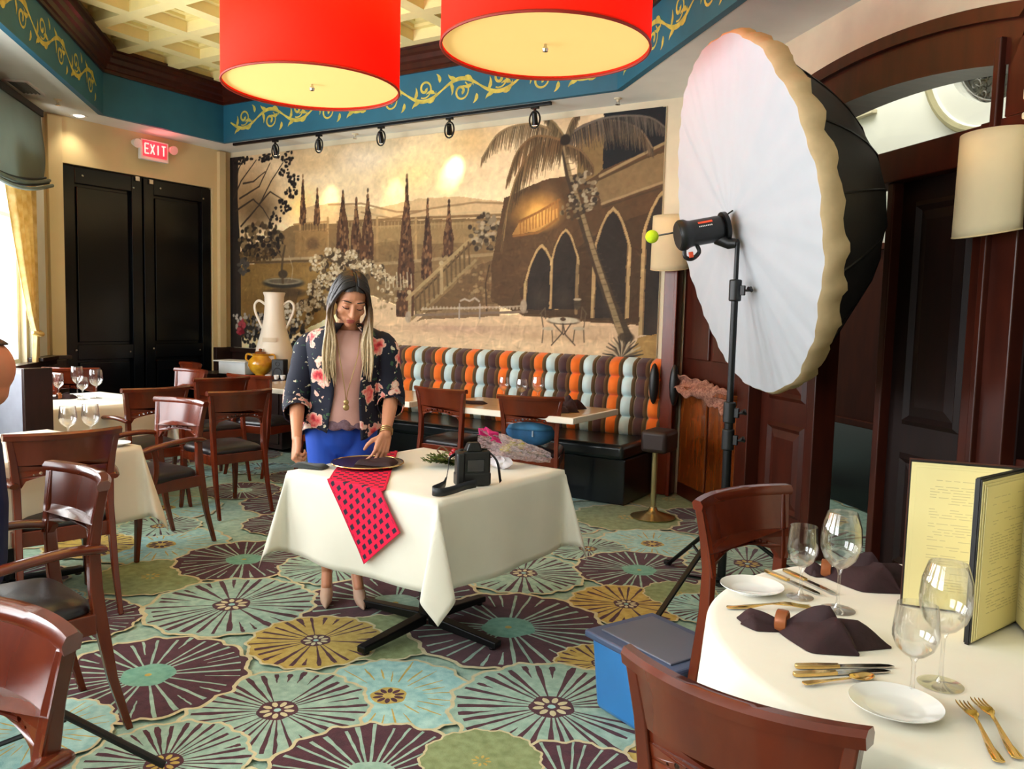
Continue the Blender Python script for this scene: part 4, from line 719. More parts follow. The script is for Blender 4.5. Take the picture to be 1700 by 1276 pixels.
def polyg(pts, c, al=1.0, k=1.0):
    us = [p[0] for p in pts]; vs_ = [p[1] for p in pts]; sl = box_of(min(us), max(us), min(vs_), max(vs_))
    X = UU[sl] + warp[sl] * k; Y = VV[sl] + warp2[sl] * k; ins = np.zeros(X.shape, bool); n = len(pts)
    for i in range(n):
        (x1, y1), (x2, y2) = pts[i], pts[(i + 1) % n]
        if y1 == y2: continue
        ins ^= ((Y < y1) != (Y < y2)) & (X < (x2 - x1) * (Y - y1) / (y2 - y1) + x1)
    blend(sl, ins * al, c)
def line(pts, w, w2, c, al=1.0):
    us = [p[0] for p in pts]; vs_ = [p[1] for p in pts]; wm = max(w, w2); sl = box_of(min(us) - wm, max(us) + wm, min(vs_) - wm, max(vs_) + wm)
    X = UU[sl] + warp[sl] * 0.3; Y = VV[sl] + warp2[sl] * 0.3; A = np.zeros(X.shape); n = len(pts) - 1
    for i in range(n):
        (x1, y1), (x2, y2) = pts[i], pts[i + 1]; dx, dy = x2 - x1, y2 - y1; l2 = dx * dx + dy * dy + 1e-9
        t = np.clip(((X - x1) * dx + (Y - y1) * dy) / l2, 0, 1); d = np.hypot(X - x1 - t * dx, Y - y1 - t * dy)
        ww = (w + (w2 - w) * (i + t) / n) / 2
        A = np.maximum(A, np.clip((ww - d) / 0.7 + 0.5, 0, 1))
    blend(sl, A * al, c)
for s in MURAL:
    k = s[0]
    if k == 'E': ell(*s[1:])
    elif k == 'G': polyg(s[1], s[2], s[3])
    elif k == 'L': line(s[1], s[2], s[3], s[4], s[5])
    elif k == 'B':
        _, u, v, rx, ry, n, r, cols, seed, al = s; q = random.Random(seed)
        for _i in range(n):
            a = q.random() * 6.28; rr = sqrt(q.random())
            ell(u + rx * rr * cos(a), v + ry * rr * sin(a), r * q.uniform(.6, 1.3), r * q.uniform(.5, 1.1), q.choice(cols), al, 0.35)
    elif k == 'C':
        _, u, v1, v0, hw_ = s; q = random.Random(int(u))
        polyg([(u - hw_, v0), (u + hw_, v0), (u + hw_ * .95, v0 + (v1 - v0) * .35), (u + hw_ * .35, v0 + (v1 - v0) * .75), (u, v1), (u - hw_ * .35, v0 + (v1 - v0) * .75), (u - hw_ * .95, v0 + (v1 - v0) * .35)], (84, 58, 40), 1, 1.2)
        for _i in range(int((v1 - v0) * 0.9)):
            t = q.random() ** 1.3; w_ = hw_ * (1 - t) * 0.95
            ell(u + q.uniform(-w_, w_), v0 + t * (v1 - v0), 1.6, 2.6, q.choice(((120, 88, 60), (60, 42, 32), (142, 106, 72), (52, 36, 28))), 0.8, 0.4)
    elif k == 'A':
        _, u, v1, v0, hw_, lw_2 = s
        def arch_poly(h, top, base):
            sp = top - h * 2.0; pts = [(u - h, base), (u - h, sp)]
            for i in range(1, 9): t = i / 9; pts.append((u - h * (1 - t) ** 0.62, sp + (top - sp) * t ** 0.92))
            pts.append((u, top))
            return pts + [(2 * u - p[0], p[1]) for p in pts[:-1][::-1]]
        polyg(arch_poly(hw_ + lw_2, v1 + lw_2, v0), (168, 142, 98), 1, .5); polyg(arch_poly(hw_ + lw_2 * .25, v1 + lw_2 * .2, v0), (116, 94, 64), 1, .5); polyg(arch_poly(hw_, v1, v0), (44, 38, 34), 1, .5)
        ell(u, v0 + 10, hw_ * .9, 14, (74, 64, 52), .5, .9)
    elif k == 'F':
        _, pts, drop, c, seed = s; q = random.Random(seed)
        P_ = smooth_path([(p[0], p[1], 0) for p in pts], 14); n = len(P_)
        for i in range(n):
            t = i / n
            for _k in range(3):
                p = P_[i]; ln = drop * (0.35 + 0.65 * sin(pi * min(1, t * 0.9 + 0.12))) * q.uniform(.6, 1.05)
                tx = (P_[-1].x - P_[0].x); sx_ = (0.22 if tx > 0 else -0.22) * ln * q.uniform(.4, 1.2)
                f_ = q.uniform(.6, 1.35)
                line([(p.x, p.y), (p.x + sx_ * .6, p.y - ln * .55), (p.x + sx_, p.y - ln)], 1.5, .4, tuple(min(255, v * f_) for v in c), .75)
        line([(p.x, p.y) for p in P_], 2.2, 1.0, tuple(v * 1.35 for v in c), 1)
q = random.Random(77)
for _i in range(5200):          # loose brush strokes
    u, v = q.random() * MW, q.random() * MH; ln = q.uniform(2, 7); wd_ = q.uniform(.6, 1.6); an = q.gauss(0, .5) if v > 90 else q.gauss(0, .25)
    if q.random() < .35: an += 1.4
    sl = box_of(u - ln, u + ln, v - ln, v + ln)
    if sl[0].start >= sl[0].stop or sl[1].start >= sl[1].stop: continue
    X = UU[sl] - u; Y = VV[sl] - v; a = X * cos(an) + Y * sin(an); b = -X * sin(an) + Y * cos(an)
    w = np.clip(1.2 - np.sqrt((a / ln) ** 2 + (b / wd_) ** 2), 0, 1) * q.uniform(-.10, .11) * (0.35 if v > 125 else 1.0)
    IMG[sl] *= (1 + w)[..., None]
IMG *= (0.93 + 0.14 * vnoise(5, 5, 3))[..., None]
IMG = np.clip(IMG, 4, 250) / 255.0
LINI = np.where(IMG <= 0.04045, IMG / 12.92, ((IMG + 0.055) / 1.055) ** 2.4)
def painted_grid(name, P3, RGB, m, parent=None):
    """P3: (nu, nv, 3) points, RGB: (nu, nv, 3) linear colours"""
    a, b = P3.shape[:2]; me = bpy.data.meshes.new(name)
    idx = np.arange(a * b).reshape(a, b)
    q = np.stack([idx[:-1, :-1], idx[1:, :-1], idx[1:, 1:], idx[:-1, 1:]], -1).reshape(-1, 4)
    me.vertices.add(a * b); me.vertices.foreach_set('co', P3.reshape(-1).astype(np.float32))
    me.loops.add(q.size); me.loops.foreach_set('vertex_index', q.reshape(-1).astype(np.int32))
    me.polygons.add(len(q)); me.polygons.foreach_set('loop_start', np.arange(0, q.size, 4, dtype=np.int32))
    at = me.color_attributes.new('paint', 'FLOAT_COLOR', 'POINT')
    at.data.foreach_set('color', np.concatenate([RGB.reshape(-1, 3), np.ones((a * b, 1))], 1).reshape(-1).astype(np.float32))
    me.materials.append(m); me.update(); me.validate()
    o = bpy.data.objects.new(name, me); COL.objects.link(o)
    if parent: o.parent = parent
    return o
mp3 = np.stack([-8.0 + UU / 100, np.full(UU.shape, 6.515), MZ0 + VV / 100], -1)
mural = painted_grid('mural_painting', mp3, LINI, attr_mat('mural_paint', rough=0.75, noise_amt=0.05, nscale=30))
tag(mural, 'large sepia wall painting of a palm, cypresses, stairs and arched villa above the striped banquette', 'mural')
bk = MB(); bk.box((-5.295, 6.5215, 2.11), (5.41, 0.009, 2.22)); bk.build('backing_board', CREAMWALL, mural, smooth=False)
# ------------------------------------------------------------------ striped banquette along the painted wall
STR = [mat('stripe_olive', (126, 104, 74), rough=0.8, sheen=0.2), mat('stripe_orange', (236, 112, 18), rough=0.8, sheen=0.2), mat('stripe_pale_blue', (196, 220, 222), rough=0.8, sheen=0.2), mat('stripe_plum', (74, 44, 46), rough=0.8, sheen=0.2)]
OLI, ORA, PAL, PLS = range(4)
banq = thing('banquette', 'long striped banquette with channelled orange, blue, brown and olive back below the wall painting', 'banquette', (-4.05, 6.3, 0))
X0B, X1B, PER = -6.02, -2.53, 0.376
# stripe layout inside one period, measured from the orange centre
LAY0 = [(-0.045, 0.045, ORA), (0.045, 0.085, OLI), (0.085, 0.155, PAL), (0.155, 0.19, OLI), (0.19, 0.265, PLS), (0.265, 0.331, OLI)]
rows = [0.46, 0.63, 0.80, 0.965, 1.13]
def back_channel(x0, x1, parts):
    mb = MB(); w = x1 - x0; cen = (x0 + x1) / 2
    for (a, b, ci) in parts:
        NU, NVR = 4, 7
        for r in range(4):
            z0, z1 = rows[r], rows[r + 1]
            vs = []
            for i in range(NU + 1):
                x = a + (b - a) * i / NU; s = (x - cen) / (w / 2)
                for j in range(NVR + 1):
                    t = j / NVR; bul = (max(0, 1 - s * s) ** 0.5) * (0.35 + 0.65 * max(0, 1 - (2 * t - 1) ** 2) ** 0.45)
                    zz = z0 + (z1 - z0) * t
                    y = 0.10 - 0.005 - 0.085 * bul + 0.10 * (zz - 0.46) / 0.67 * 0.6
                    if r == 3 and t > 0.6: y += 0.07 * ((t - 0.6) / 0.4) ** 2
                    pin = 1 + 0.03 * (1 - abs(2 * t - 1)) - 0.06 * abs(2 * t - 1) ** 4
                    vs.append((cen + (x - cen) * pin + 4.05, y, zz))
            mb.add(vs, [(i * (NVR + 1) + j, (i + 1) * (NVR + 1) + j, (i + 1) * (NVR + 1) + j + 1, i * (NVR + 1) + j + 1) for i in range(NU) for j in range(NVR)], ci)
    mb.build('back_channel', STR, banq, angle=60)
oc = -5.175 - 2 * PER
while oc < -2.5:
    for grp in ([(-0.0425, 0.0425, ORA), (-0.0635, -0.0425, OLI), (0.0425, 0.0635, OLI)], [(0.0635, 0.0845, OLI), (0.0845, 0.1695, PAL), (0.1695, 0.1905, OLI)], [(0.1905, 0.2115, OLI), (0.2115, 0.2895, PLS), (0.2895, 0.3125, OLI)]):
        a = oc + min(g[0] for g in grp); b = oc + max(g[1] for g in grp)
        if a > X0B and b < X1B + 0.06: back_channel(a, b, [(oc + g[0], oc + g[1], g[2]) for g in grp])
    oc += PER
q = MB(); q.box(((X0B + X1B) / 2 + 4.05, 0.185, 0.55), (X1B - X0B, 0.08, 1.1)); q.build('back_board', mat('banquette_dark', (40, 28, 26), rough=0.7), banq, smooth=False, bevel=0.012)
q = MB(); q.box(((X0B + X1B) / 2 + 4.05, -0.24, 0.42), (X1B - X0B, 0.62, 0.12)); q.build('seat_cushion', mat('dark_vinyl', (24, 30, 34), rough=0.3, coat=0.3), banq, bevel=0.035, seg=3)
q = MB(); q.box(((X0B + X1B) / 2 + 4.05, -0.20, 0.18), (X1B - X0B, 0.60, 0.36)); q.build('plinth', mat('plinth_black', (10, 15, 22), rough=0.3, coat=0.2), banq, smooth=False, bevel=0.01)

# ------------------------------------------------------------------ chairs (facing local +Y)
def bend(x, z):
    """rear face of the curved back at (x, z): ends come forward"""
    return -0.225 - 0.075 * max(0, (z - 0.46) / 0.43) ** 1.3 + 0.055 * (x / 0.23) ** 2
def chair(arms, label, loc, rz, group=None):
    t = thing('dining_armchair' if arms else 'dining_chair', label, 'chair', loc, rz, group)
    zt = 0.885
    hw = lambda z: 0.205 + 0.034 * max(0, (z - 0.62) / 0.26) ** 1.2
    # curved back panel with an arched lower edge and a row of bored holes
    n = 26; top = [(hw(zt - 0.02) * (1 - 2 * i / n), zt - 0.02) for i in range(n + 1)]
    ZM = 0.745
    bot = []
    for i in range(n + 1):
        x = -hw(0.64) + 2 * hw(0.64) * i / n; inner = abs(x) < 0.168
        bot.append((x, 0.668 + 0.034 * (1 - (x / 0.168) ** 2) if inner else 0.64))
    outline = bot + [(hw(0.68), 0.68), (hw(0.715), 0.715)] + [(hw(ZM) * (1 - 2 * i / n), ZM) for i in range(n + 1)] + [(-hw(0.715), 0.715), (-hw(0.68), 0.68)]
    ded = []
    for p in outline:
        if not ded or hypot(p[0] - ded[-1][0], p[1] - ded[-1][1]) > 1e-4: ded.append(p)
    holes = []
    for k in range(-5, 6):
        x = k * 0.026; r = 0.0075 if k % 2 == 0 else 0.004; zc = 0.686 + 0.034 * (1 - (x / 0.168) ** 2)
        holes.append([(x + r * cos(2 * pi * i / 10), zc + r * sin(2 * pi * i / 10)) for i in range(10)])
    mb = MB(); mb.slab(ded, 0.0, 0.02, holes=holes, fn=lambda a, b, h: (a, bend(a, b) + 0.02 - h, b))
    for off_y in (0.02, 0.0):
        mb.grid(lambda u, v, o=off_y: ((lambda z: (hw(z) * (2 * u - 1) * (1 if o else -1), bend(hw(z) * (2 * u - 1), z) + o, z))(ZM + (zt - 0.02 - ZM) * v)), n, 5)
    for s in (-1, 1):
        mb.add([(s * hw(z), bend(hw(z), z) + o, z) for z in (ZM, 0.785, 0.825, zt - 0.02) for o in (0, 0.02)], [(2 * k, 2 * k + 1, 2 * k + 3, 2 * k + 2) if s > 0 else (2 * k, 2 * k + 2, 2 * k + 3, 2 * k + 1) for k in range(3)])
    mb.build('backrest', WOOD, t, angle=40)
    mb = MB()     # flared top rail
    pr = [(-0.016, -0.02), (-0.022, 0.002), (-0.012, 0.012), (0.012, 0.010), (0.022, -0.004), (0.018, -0.022)]
    ks = 20; vs = []
    for i in range(ks + 1):
        x = -0.247 + 0.494 * i / ks; y = bend(x, zt) + 0.008
        for (dy, dz) in pr: vs.append((x, y + dy, zt - 0.004 + dz))
    np_ = len(pr); fs = [(i * np_ + j, i * np_ + (j + 1) % np_, (i + 1) * np_ + (j + 1) % np_, (i + 1) * np_ + j) for i in range(ks) for j in range(np_)]
    fs += [tuple(range(np_ - 1, -1, -1)), tuple(ks * np_ + j for j in range(np_))]
    mb.add(vs, fs); mb.build('top_rail', WOOD, t, angle=50)
    for s in (-1, 1):      # rear legs running up into the back
        mb = MB(); pts = []
        for (z, y, x, wy, wx) in ((0.0, -0.315, 0.205, .024, .022), (0.2, -0.262, 0.2, .032, .026), (0.42, -0.226, 0.196, .044, .03), (0.52, -0.215, 0.194, .042, .03), (0.66, bend(0.195, 0.66) + 0.004, 0.196, .036, .034), (0.76, bend(0.21, 0.76) + 0.006, 0.206, .030, .030), (0.862, bend(0.225, 0.862) + 0.006, 0.223, .026, .026)):
            for dx, dy in ((-1, -1), (1, -1), (1, 1), (-1, 1)): pts.append((s * x + dx * wx / 2, y + dy * wy / 2, z))
        mb.add(pts, [(i * 4 + j, i * 4 + (j + 1) % 4, i * 4 + 4 + (j + 1) % 4, i * 4 + 4 + j) for i in range(6) for j in range(4)] + [(3, 2, 1, 0), (24, 25, 26, 27)])
        mb.build('rear_leg', WOOD, t, smooth=True, angle=30, bevel=0.004, seg=2)
    for s in (-1, 1):
        mb = MB(); pts = []
        for (z, y, x, w) in ((0.0, 0.225, 0.215, .024), (0.22, 0.205, 0.206, .034), (0.43, 0.2, 0.2, .042)):
            for dx, dy in ((-1, -1), (1, -1), (1, 1), (-1, 1)): pts.append((s * x + dx * w / 2, y + dy * w / 2, z))
        mb.add(pts, [(i * 4 + j, i * 4 + (j + 1) % 4, i * 4 + 4 + (j + 1) % 4, i * 4 + 4 + j) for i in range(2) for j in range(4)] + [(3, 2, 1, 0), (8, 9, 10, 11)])
        mb.build('front_leg', WOOD, t, smooth=True, angle=30, bevel=0.004)
    mb = MB(); mb.box((0, 0.185, 0.405), (0.40, 0.03, 0.07)); mb.box((0, -0.21, 0.405), (0.38, 0.03, 0.07))
    for s in (-1, 1): mb.box((s * 0.2, -0.01, 0.405), (0.03, 0.40, 0.07))
    mb.build('seat_frame', WOOD, t, smooth=False, bevel=0.004)
    mb = MB(); rings = []      # padded seat
    def sq(a, e=0.32): return (abs(cos(a)) ** e * (1 if cos(a) > 0 else -1), abs(sin(a)) ** e * (1 if sin(a) > 0 else -1))
    prof_ = [(0.90, 0.425), (1.0, 0.432), (1.03, 0.45), (1.0, 0.468), (0.93, 0.48), (0.75, 0.492), (0.45, 0.499), (0.0, 0.501)]
    M_ = 40; vs = []
    for k, zz in prof_:
        for i in range(M_):
            a = 2 * pi * i / M_; x, y = sq(a); vs.append((x * 0.213 * k * (1 + 0.05 * y), 0.0 + y * 0.213 * k, zz))
    mb.add(vs, [(i * M_ + j, i * M_ + (j + 1) % M_, (i + 1) * M_ + (j + 1) % M_, (i + 1) * M_ + j) for i in range(len(prof_) - 1) for j in range(M_)])
    mb.build('seat', LEATHER, t, angle=60)
    if arms:
        for s in (-1, 1):
            mb = MB(); P_ = smooth_path([(s * 0.207, -0.24, 0.655), (s * 0.235, -0.12, 0.672), (s * 0.25, 0.03, 0.664), (s * 0.245, 0.15, 0.648), (s * 0.238, 0.20, 0.632)], 5)
            mb.tube(P_, [0.016] + [0.02] * (len(P_) - 2) + [0.015], 10, flat=(1.35, 0.8)); mb.build('armrest', WOOD, t, angle=60)
            mb = MB(); P_ = smooth_path([(s * 0.207, 0.12, 0.40), (s * 0.222, 0.10, 0.48), (s * 0.24, 0.11, 0.57), (s * 0.245, 0.13, 0.65)], 5)
            mb.tube(P_, 0.017, 8); mb.build('arm_support', WOOD, t, angle=60)
    return t
def place(proto, top, f_deg, label, group=None):
    """top: centre of the top rail in plan; f_deg: heading the sitter looks, degrees from world +Y (counter-clockwise)"""
    r = radians(f_deg); f = Vector((-sin(r), cos(r)))
    p = Vector(top) + f * 0.285
    return dup(proto, (p.x, p.y, 0), r, label, group)
GA = 'mahogany dining chairs'
r_ = radians(-10); sidec = chair(False, 'nearest mahogany side chair with pierced back tucked against the round table beside the blue bin', (-0.374 + 0.27 * 0.174, 1.283 + 0.27 * 0.985, 0), r_, GA)
place(sidec, (-0.80, 2.75), -110.8, 'mahogany side chair at the round table in front of the light stand', GA)
place(sidec, (-3.775, 5.0), 0, 'red brown chair at the banquette table just right of the woman', GA)
place(sidec, (-2.935, 5.0), 23, 'red brown chair holding a blue denim bag at the banquette table with wine glasses', GA)
place(sidec, (-4.59, 3.85), 80, 'dark dining chair with black leather seat nearest to the woman', GA)
place(sidec, (-5.55, 4.46), 78, 'dark dining chair directly behind the one nearest to the woman', GA)
place(sidec, (-5.67, 4.77), 8, 'dining chair with orange lit top rail below the amber jar', GA)
place(sidec, (-6.49, 4.89), 176, 'small orange lit dining chair in front of the right black door leaf', GA)
place(sidec, (-6.95, 3.72), 200, 'orange lit chair behind the wine glasses of the back table', GA)
place(sidec, (-7.25, 4.12), 40, 'dark chair standing before the left black door leaf', GA)
place(sidec, (-7.2, 5.42), 165, 'dark brown chair against the right black door leaf', GA)
place(sidec, (-4.85, 4.72), -12, 'dark chair with leather seat half hidden behind the woman at the banquette table', GA)
sidec.scale = (0.89, 0.95, 0.965)
r_ = radians(180); armc = chair(True, 'pale reflecting mahogany armchair beside the draped table at left, turned to the window', (-4.42, 3.27 - 0.285, 0), r_, GA)
place(armc, (-2.745, 1.635), 170, 'mahogany armchair with bright curved back in front of the dark high-backed armchair', GA)
place(armc, (-3.625, 2.05), 75.5, 'dark high-backed armchair drawn up to the draped table at left', GA)
place(armc, (-1.625, 0.79), 190, 'nearest orange armchair cut by the bottom left corner of the picture', GA)
place(armc, (-5.15, 3.58), 81, 'dark armchair with its back to us at the back table with glasses', GA)

# ------------------------------------------------------------------ tables and cloths
def cross_base(mb, half, rot):
    for k in range(4):
        a = rot + k * pi / 2; d = Vector((cos(a), sin(a), 0)); n = Vector((-sin(a), cos(a), 0))
        p0, p1 = d * 0.03, d * half
        mb.hexa([p0 - n * .028 + Vector((0, 0, 0.03)), p1 - n * .024 + Vector((0, 0, 0.012)), p1 + n * .024 + Vector((0, 0, 0.012)), p0 + n * .028 + Vector((0, 0, 0.03)),
                 p0 - n * .028 + Vector((0, 0, 0.075)), p1 - n * .024 + Vector((0, 0, 0.042)), p1 + n * .024 + Vector((0, 0, 0.042)), p0 + n * .028 + Vector((0, 0, 0.075))])
        mb.lathe([(0.0, 0.0), (0.018, 0.0), (0.018, 0.014), (0.0, 0.014)], 10, c=p1 - d * 0.03)
def pedestal_table(name, label, loc, rz, size, cat='table', h=0.73, group=None, half=0.38, topm=None):
    t = thing(name, label, cat, loc, rz, group)
    mb = MB(); mb.box((0, 0, h - 0.0175), (size[0], size[1], 0.035)); mb.build('tabletop', topm or WOODB, t, smooth=False, bevel=0.006)
    if topm:
        for (x, y, a, b) in ((0, -size[1] / 2 - 0.014, size[0] + 0.056, 0.028), (size[0] / 2 + 0.014, 0, 0.028, size[1])):
            mb = MB(); mb.box((x, y, h - 0.022), (a, b, 0.046)); mb.build('white_edge', LINEN, t, smooth=False, bevel=0.006)
    mb = MB(); mb.lathe([(0.038, 0.06), (0.038, h - 0.06), (0.1, h - 0.05), (0.1, h - 0.036)], 20, cap=True); mb.build('pedestal_column', BLACK, t)
    mb = MB(); cross_base(mb, half, 0); mb.build('cross_base', BLACK, t, smooth=False, bevel=0.006)
    return t
def square_cloth(name, label, loc, rz, size, drop, m, group=None, h=0.745, seed=1, flare=0.10):
    """a square cloth laid on a table: flat top, straight falls, folded cones at the corners"""
    rg_ = random.Random(seed); sx, sy = size[0] / 2 + 0.004, size[1] / 2 + 0.004; NT, ND = 22, 14
    ph = [rg_.random() * 6 for _ in range(8)]
    def axis(sv): return [-sv - drop * (ND - i) / ND for i in range(ND)] + [-sv + 2 * sv * i / NT for i in range(NT + 1)] + [sv + drop * (i + 1) / ND for i in range(ND)]
    ax, ay = axis(sx), axis(sy); P = np.zeros((len(ax), len(ay), 3))
    for i, u in enumerate(ax):
        for j, v in enumerate(ay):
            ex = max(0, abs(u) - sx); ey = max(0, abs(v) - sy); gx_ = 1 if u > 0 else -1; gy_ = 1 if v > 0 else -1
            x = max(-sx, min(sx, u)); y = max(-sy, min(sy, v)); z = h
            if ex > 0 and ey > 0:
                th = atan2(ey, ex); rho = hypot(ex, ey) * (1 - 0.10 * sin(2 * th))           # 0..90 degrees round the corner
                k = sin(2 * th)                                     # 1 on the diagonal
                phi = radians(17) * k ** 0.8
                side = (th - pi / 4) / (pi / 4)
                outd = rho * sin(phi) * 0.92; spread = rho * 0.20 * sin(side * pi) * 0.9
                x += gx_ * (outd * S2 - spread * S2 + flare * 0.35 * rho * (1 - k)); y += gy_ * (outd * S2 + spread * S2 + flare * 0.35 * rho * (1 - k))
                z = h - rho * cos(phi) * (0.985)
                hem = rho / drop
            elif ex > 0:
                w_ = (0.016 * sin(v * 7 + ph[0]) + 0.010 * sin(v * 15 + ph[1])) * ex / drop + flare * ex * 0.35
                x += gx_ * (0.006 + w_); z = h - ex
            elif ey > 0:
                w_ = (0.016 * sin(u * 7 + ph[2]) + 0.010 * sin(u * 15 + ph[3])) * ey / drop + flare * ey * 0.35
                y += gy_ * (0.006 + w_); z = h - ey
            e_ = max(ex, ey)
            if 0 < e_ < 0.03: z = h - e_ * 0.85
            if e_ == 0: z += 0.0008 * sin(u * 9 + ph[4]) * sin(v * 8 + ph[5])
            P[i, j] = (x, y, max(z, 0.02))
    mb = MB(); nv_ = len(ay)
    mb.add([tuple(p) for p in P.reshape(-1, 3)], [(i * nv_ + j, (i + 1) * nv_ + j, (i + 1) * nv_ + j + 1, i * nv_ + j + 1) for i in range(len(ax) - 1) for j in range(nv_ - 1)])
    o = mb.build(name, m, None, angle=180, solid=0.002); o.location = (loc[0], loc[1], 0); o.rotation_euler = (0, 0, rz)
    return tag(o, label, 'tablecloth', group)
CT = (-2.26, 2.955); CTR = radians(-4.5)
pedestal_table('pedestal_table', 'square table on a black cross base in the middle of the carpet', (CT[0], CT[1], 0), CTR, (0.88, 0.88), half=0.42)
square_cloth('tablecloth', 'cream cloth draped over the square centre table under the red runner', CT, CTR, (0.89, 0.89), 0.37, LINEN, seed=3)
pedestal_table('pedestal_table', 'square table under ivory cloth behind the dark high-backed armchair', (-4.26, 2.10, 0), 0.0, (0.86, 0.86))
square_cloth('tablecloth', 'ivory cloth with pointed corner over the table at left behind the dark armchair', (-4.26, 2.10), 0.0, (0.87, 0.87), 0.38, LINEN2, seed=5)
pedestal_table('pedestal_table', 'table under white cloth set with wine glasses at the back left', (-5.98, 3.46, 0), 0.0, (0.9, 0.9))
square_cloth('tablecloth', 'white cloth on the back left table set with wine glasses', (-5.98, 3.46), 0.0, (0.91, 0.91), 0.42, LINEN, seed=8)
TANTOP = mat('light_wood_top', (222, 184, 138), rough=0.25, coat=0.4, var=0.06, stretch=(1, 8, 1), scale=3)
pedestal_table('banquette_table', 'pale topped banquette table with glasses and dark napkins behind the two red brown chairs', (-3.30, 5.48, 0), 0.0, (1.30, 0.74), h=0.75, topm=TANTOP, half=0.3)
pedestal_table('banquette_table', 'long pale topped banquette table behind the woman', (-5.18, 5.48, 0), 0.0, (2.1, 0.74), h=0.75, topm=TANTOP, half=0.3)
# round table with white cloth
RC = (0.012, 2.11); RR = 0.635
rt = thing('round_table', 'round table under a white cloth in the right foreground', 'table', (RC[0], RC[1], 0))
mb = MB(); mb.lathe([(0, 0.70), (RR - 0.01, 0.70), (RR, 0.71), (RR, 0.728), (RR - 0.01, 0.735), (0, 0.735)], 48); mb.build('tabletop', WOODB, rt, angle=40)
mb = MB(); mb.lathe([(0.05, 0.06), (0.05, 0.66), (0.14, 0.68), (0.14, 0.70)], 20, cap=True); mb.build('pedestal_column', BLACK, rt)
mb = MB(); cross_base(mb, 0.45, 0.4); mb.build('cross_base', BLACK, rt, smooth=False, bevel=0.006)
mb = MB(); n = 120; vs = [(0, 0, 0.745)]; rings = [0.2, 0.4, 0.56, 0.62, 0.637, 0.645]
for r in rings:
    for i in range(n):
        a = 2 * pi * i / n; vs.append((r * cos(a), r * sin(a), 0.745 if r < 0.63 else (0.743 if r < 0.64 else 0.735)))
for k in range(1, 11):
    d = k / 10
    for i in range(n):
        a = 2 * pi * i / n; w_ = (sin(9 * a + 0.8) * 0.6 + sin(14 * a + 2.1) * 0.4 + 0.25 * sin(23 * a))
        r = 0.646 + 0.035 * d + 0.032 * w_ * d ** 1.2; vs.append((r * cos(a), r * sin(a), 0.735 - d * (0.43 + 0.05 * sin(4 * a + 0.4))))
tot = len(rings) + 10
fs = [(0, 1 + i, 1 + (i + 1) % n) for i in range(n)] + [(1 + k * n + i, 1 + (k + 1) * n + i, 1 + (k + 1) * n + (i + 1) % n, 1 + k * n + (i + 1) % n) for k in range(tot - 1) for i in range(n)]
mb.add(vs, fs); o = mb.build('tablecloth', LINEN, None, angle=180, solid=0.002); o.location = (RC[0], RC[1], 0)
tag(o, 'white cloth hanging in folds over the round table at right', 'tablecloth')

# ------------------------------------------------------------------ pendant drum lamps
SHADE = mat('scarlet_shade', (236, 52, 10), rough=0.8, var=0.04, scale=2, alpha_trans=0.5)
DIFF = mat('lamp_diffuser', (250, 214, 140), rough=0.5, emit=(255, 206, 112), estr=0.62, var=0.02)
def pendant(label, loc, dia=1.0, hgt=0.60, group='scarlet drum pendant lamps'):
    t = thing('pendant_lamp', label, 'lamp', loc, 0, group); R = dia / 2
    mb = MB(); mb.lathe([(R, 0.0), (R, hgt)], 72); mb.build('lamp_shade', SHADE, t, angle=60, solid=0.003)
    mb = MB(); mb.tube([(R * cos(2 * pi * i / 72), R * sin(2 * pi * i / 72), 0.003) for i in range(72)], 0.007, 6, closed=True); mb.build('shade_rim', mat('shade_rim_red', (150, 30, 14), rough=0.6), t)
    mb = MB(); mb.lathe([(0, 0.028), (R * 0.5, 0.026), (R - 0.006, 0.018), (R - 0.006, 0.022), (0, 0.032)], 72); mb.build('diffuser', DIFF, t, angle=60)
    mb = MB(); mb.lathe([(0, -0.012), (0.013, -0.008), (0.016, 0.004), (0.008, 0.016), (0.006, 0.03)], 16); mb.build('finial', SILVER, t)
    mb = MB(); mb.tube([(0, 0, hgt - 0.06), (0, 0, ZC - loc[2])], 0.012, 10); mb.build('stem', SILVER, t)
    mb = MB()
    for k in range(3): a = k * 2 * pi / 3 + 0.4; mb.tube([(0, 0, hgt - 0.05), (R * cos(a), R * sin(a), hgt - 0.02)], 0.005, 6)
    mb.build('spider', SILVER, t)
    lamp('pendant_bulb', 'POINT', (loc[0], loc[1], loc[2] + 0.36), 95, (1.0, 0.76, 0.42), shadow_soft_size=0.09)
    return t
# ------------------------------------------------------------------ lamps and fittings
pendant('scarlet drum lamp hanging left, over the woman, its lit cream underside showing', (-3.563, 3.483, 2.74), 1.0, 0.62)
pendant('larger looking scarlet drum lamp hanging nearer the white softbox', (-2.018, 3.493, 2.74), 1.0, 0.62)
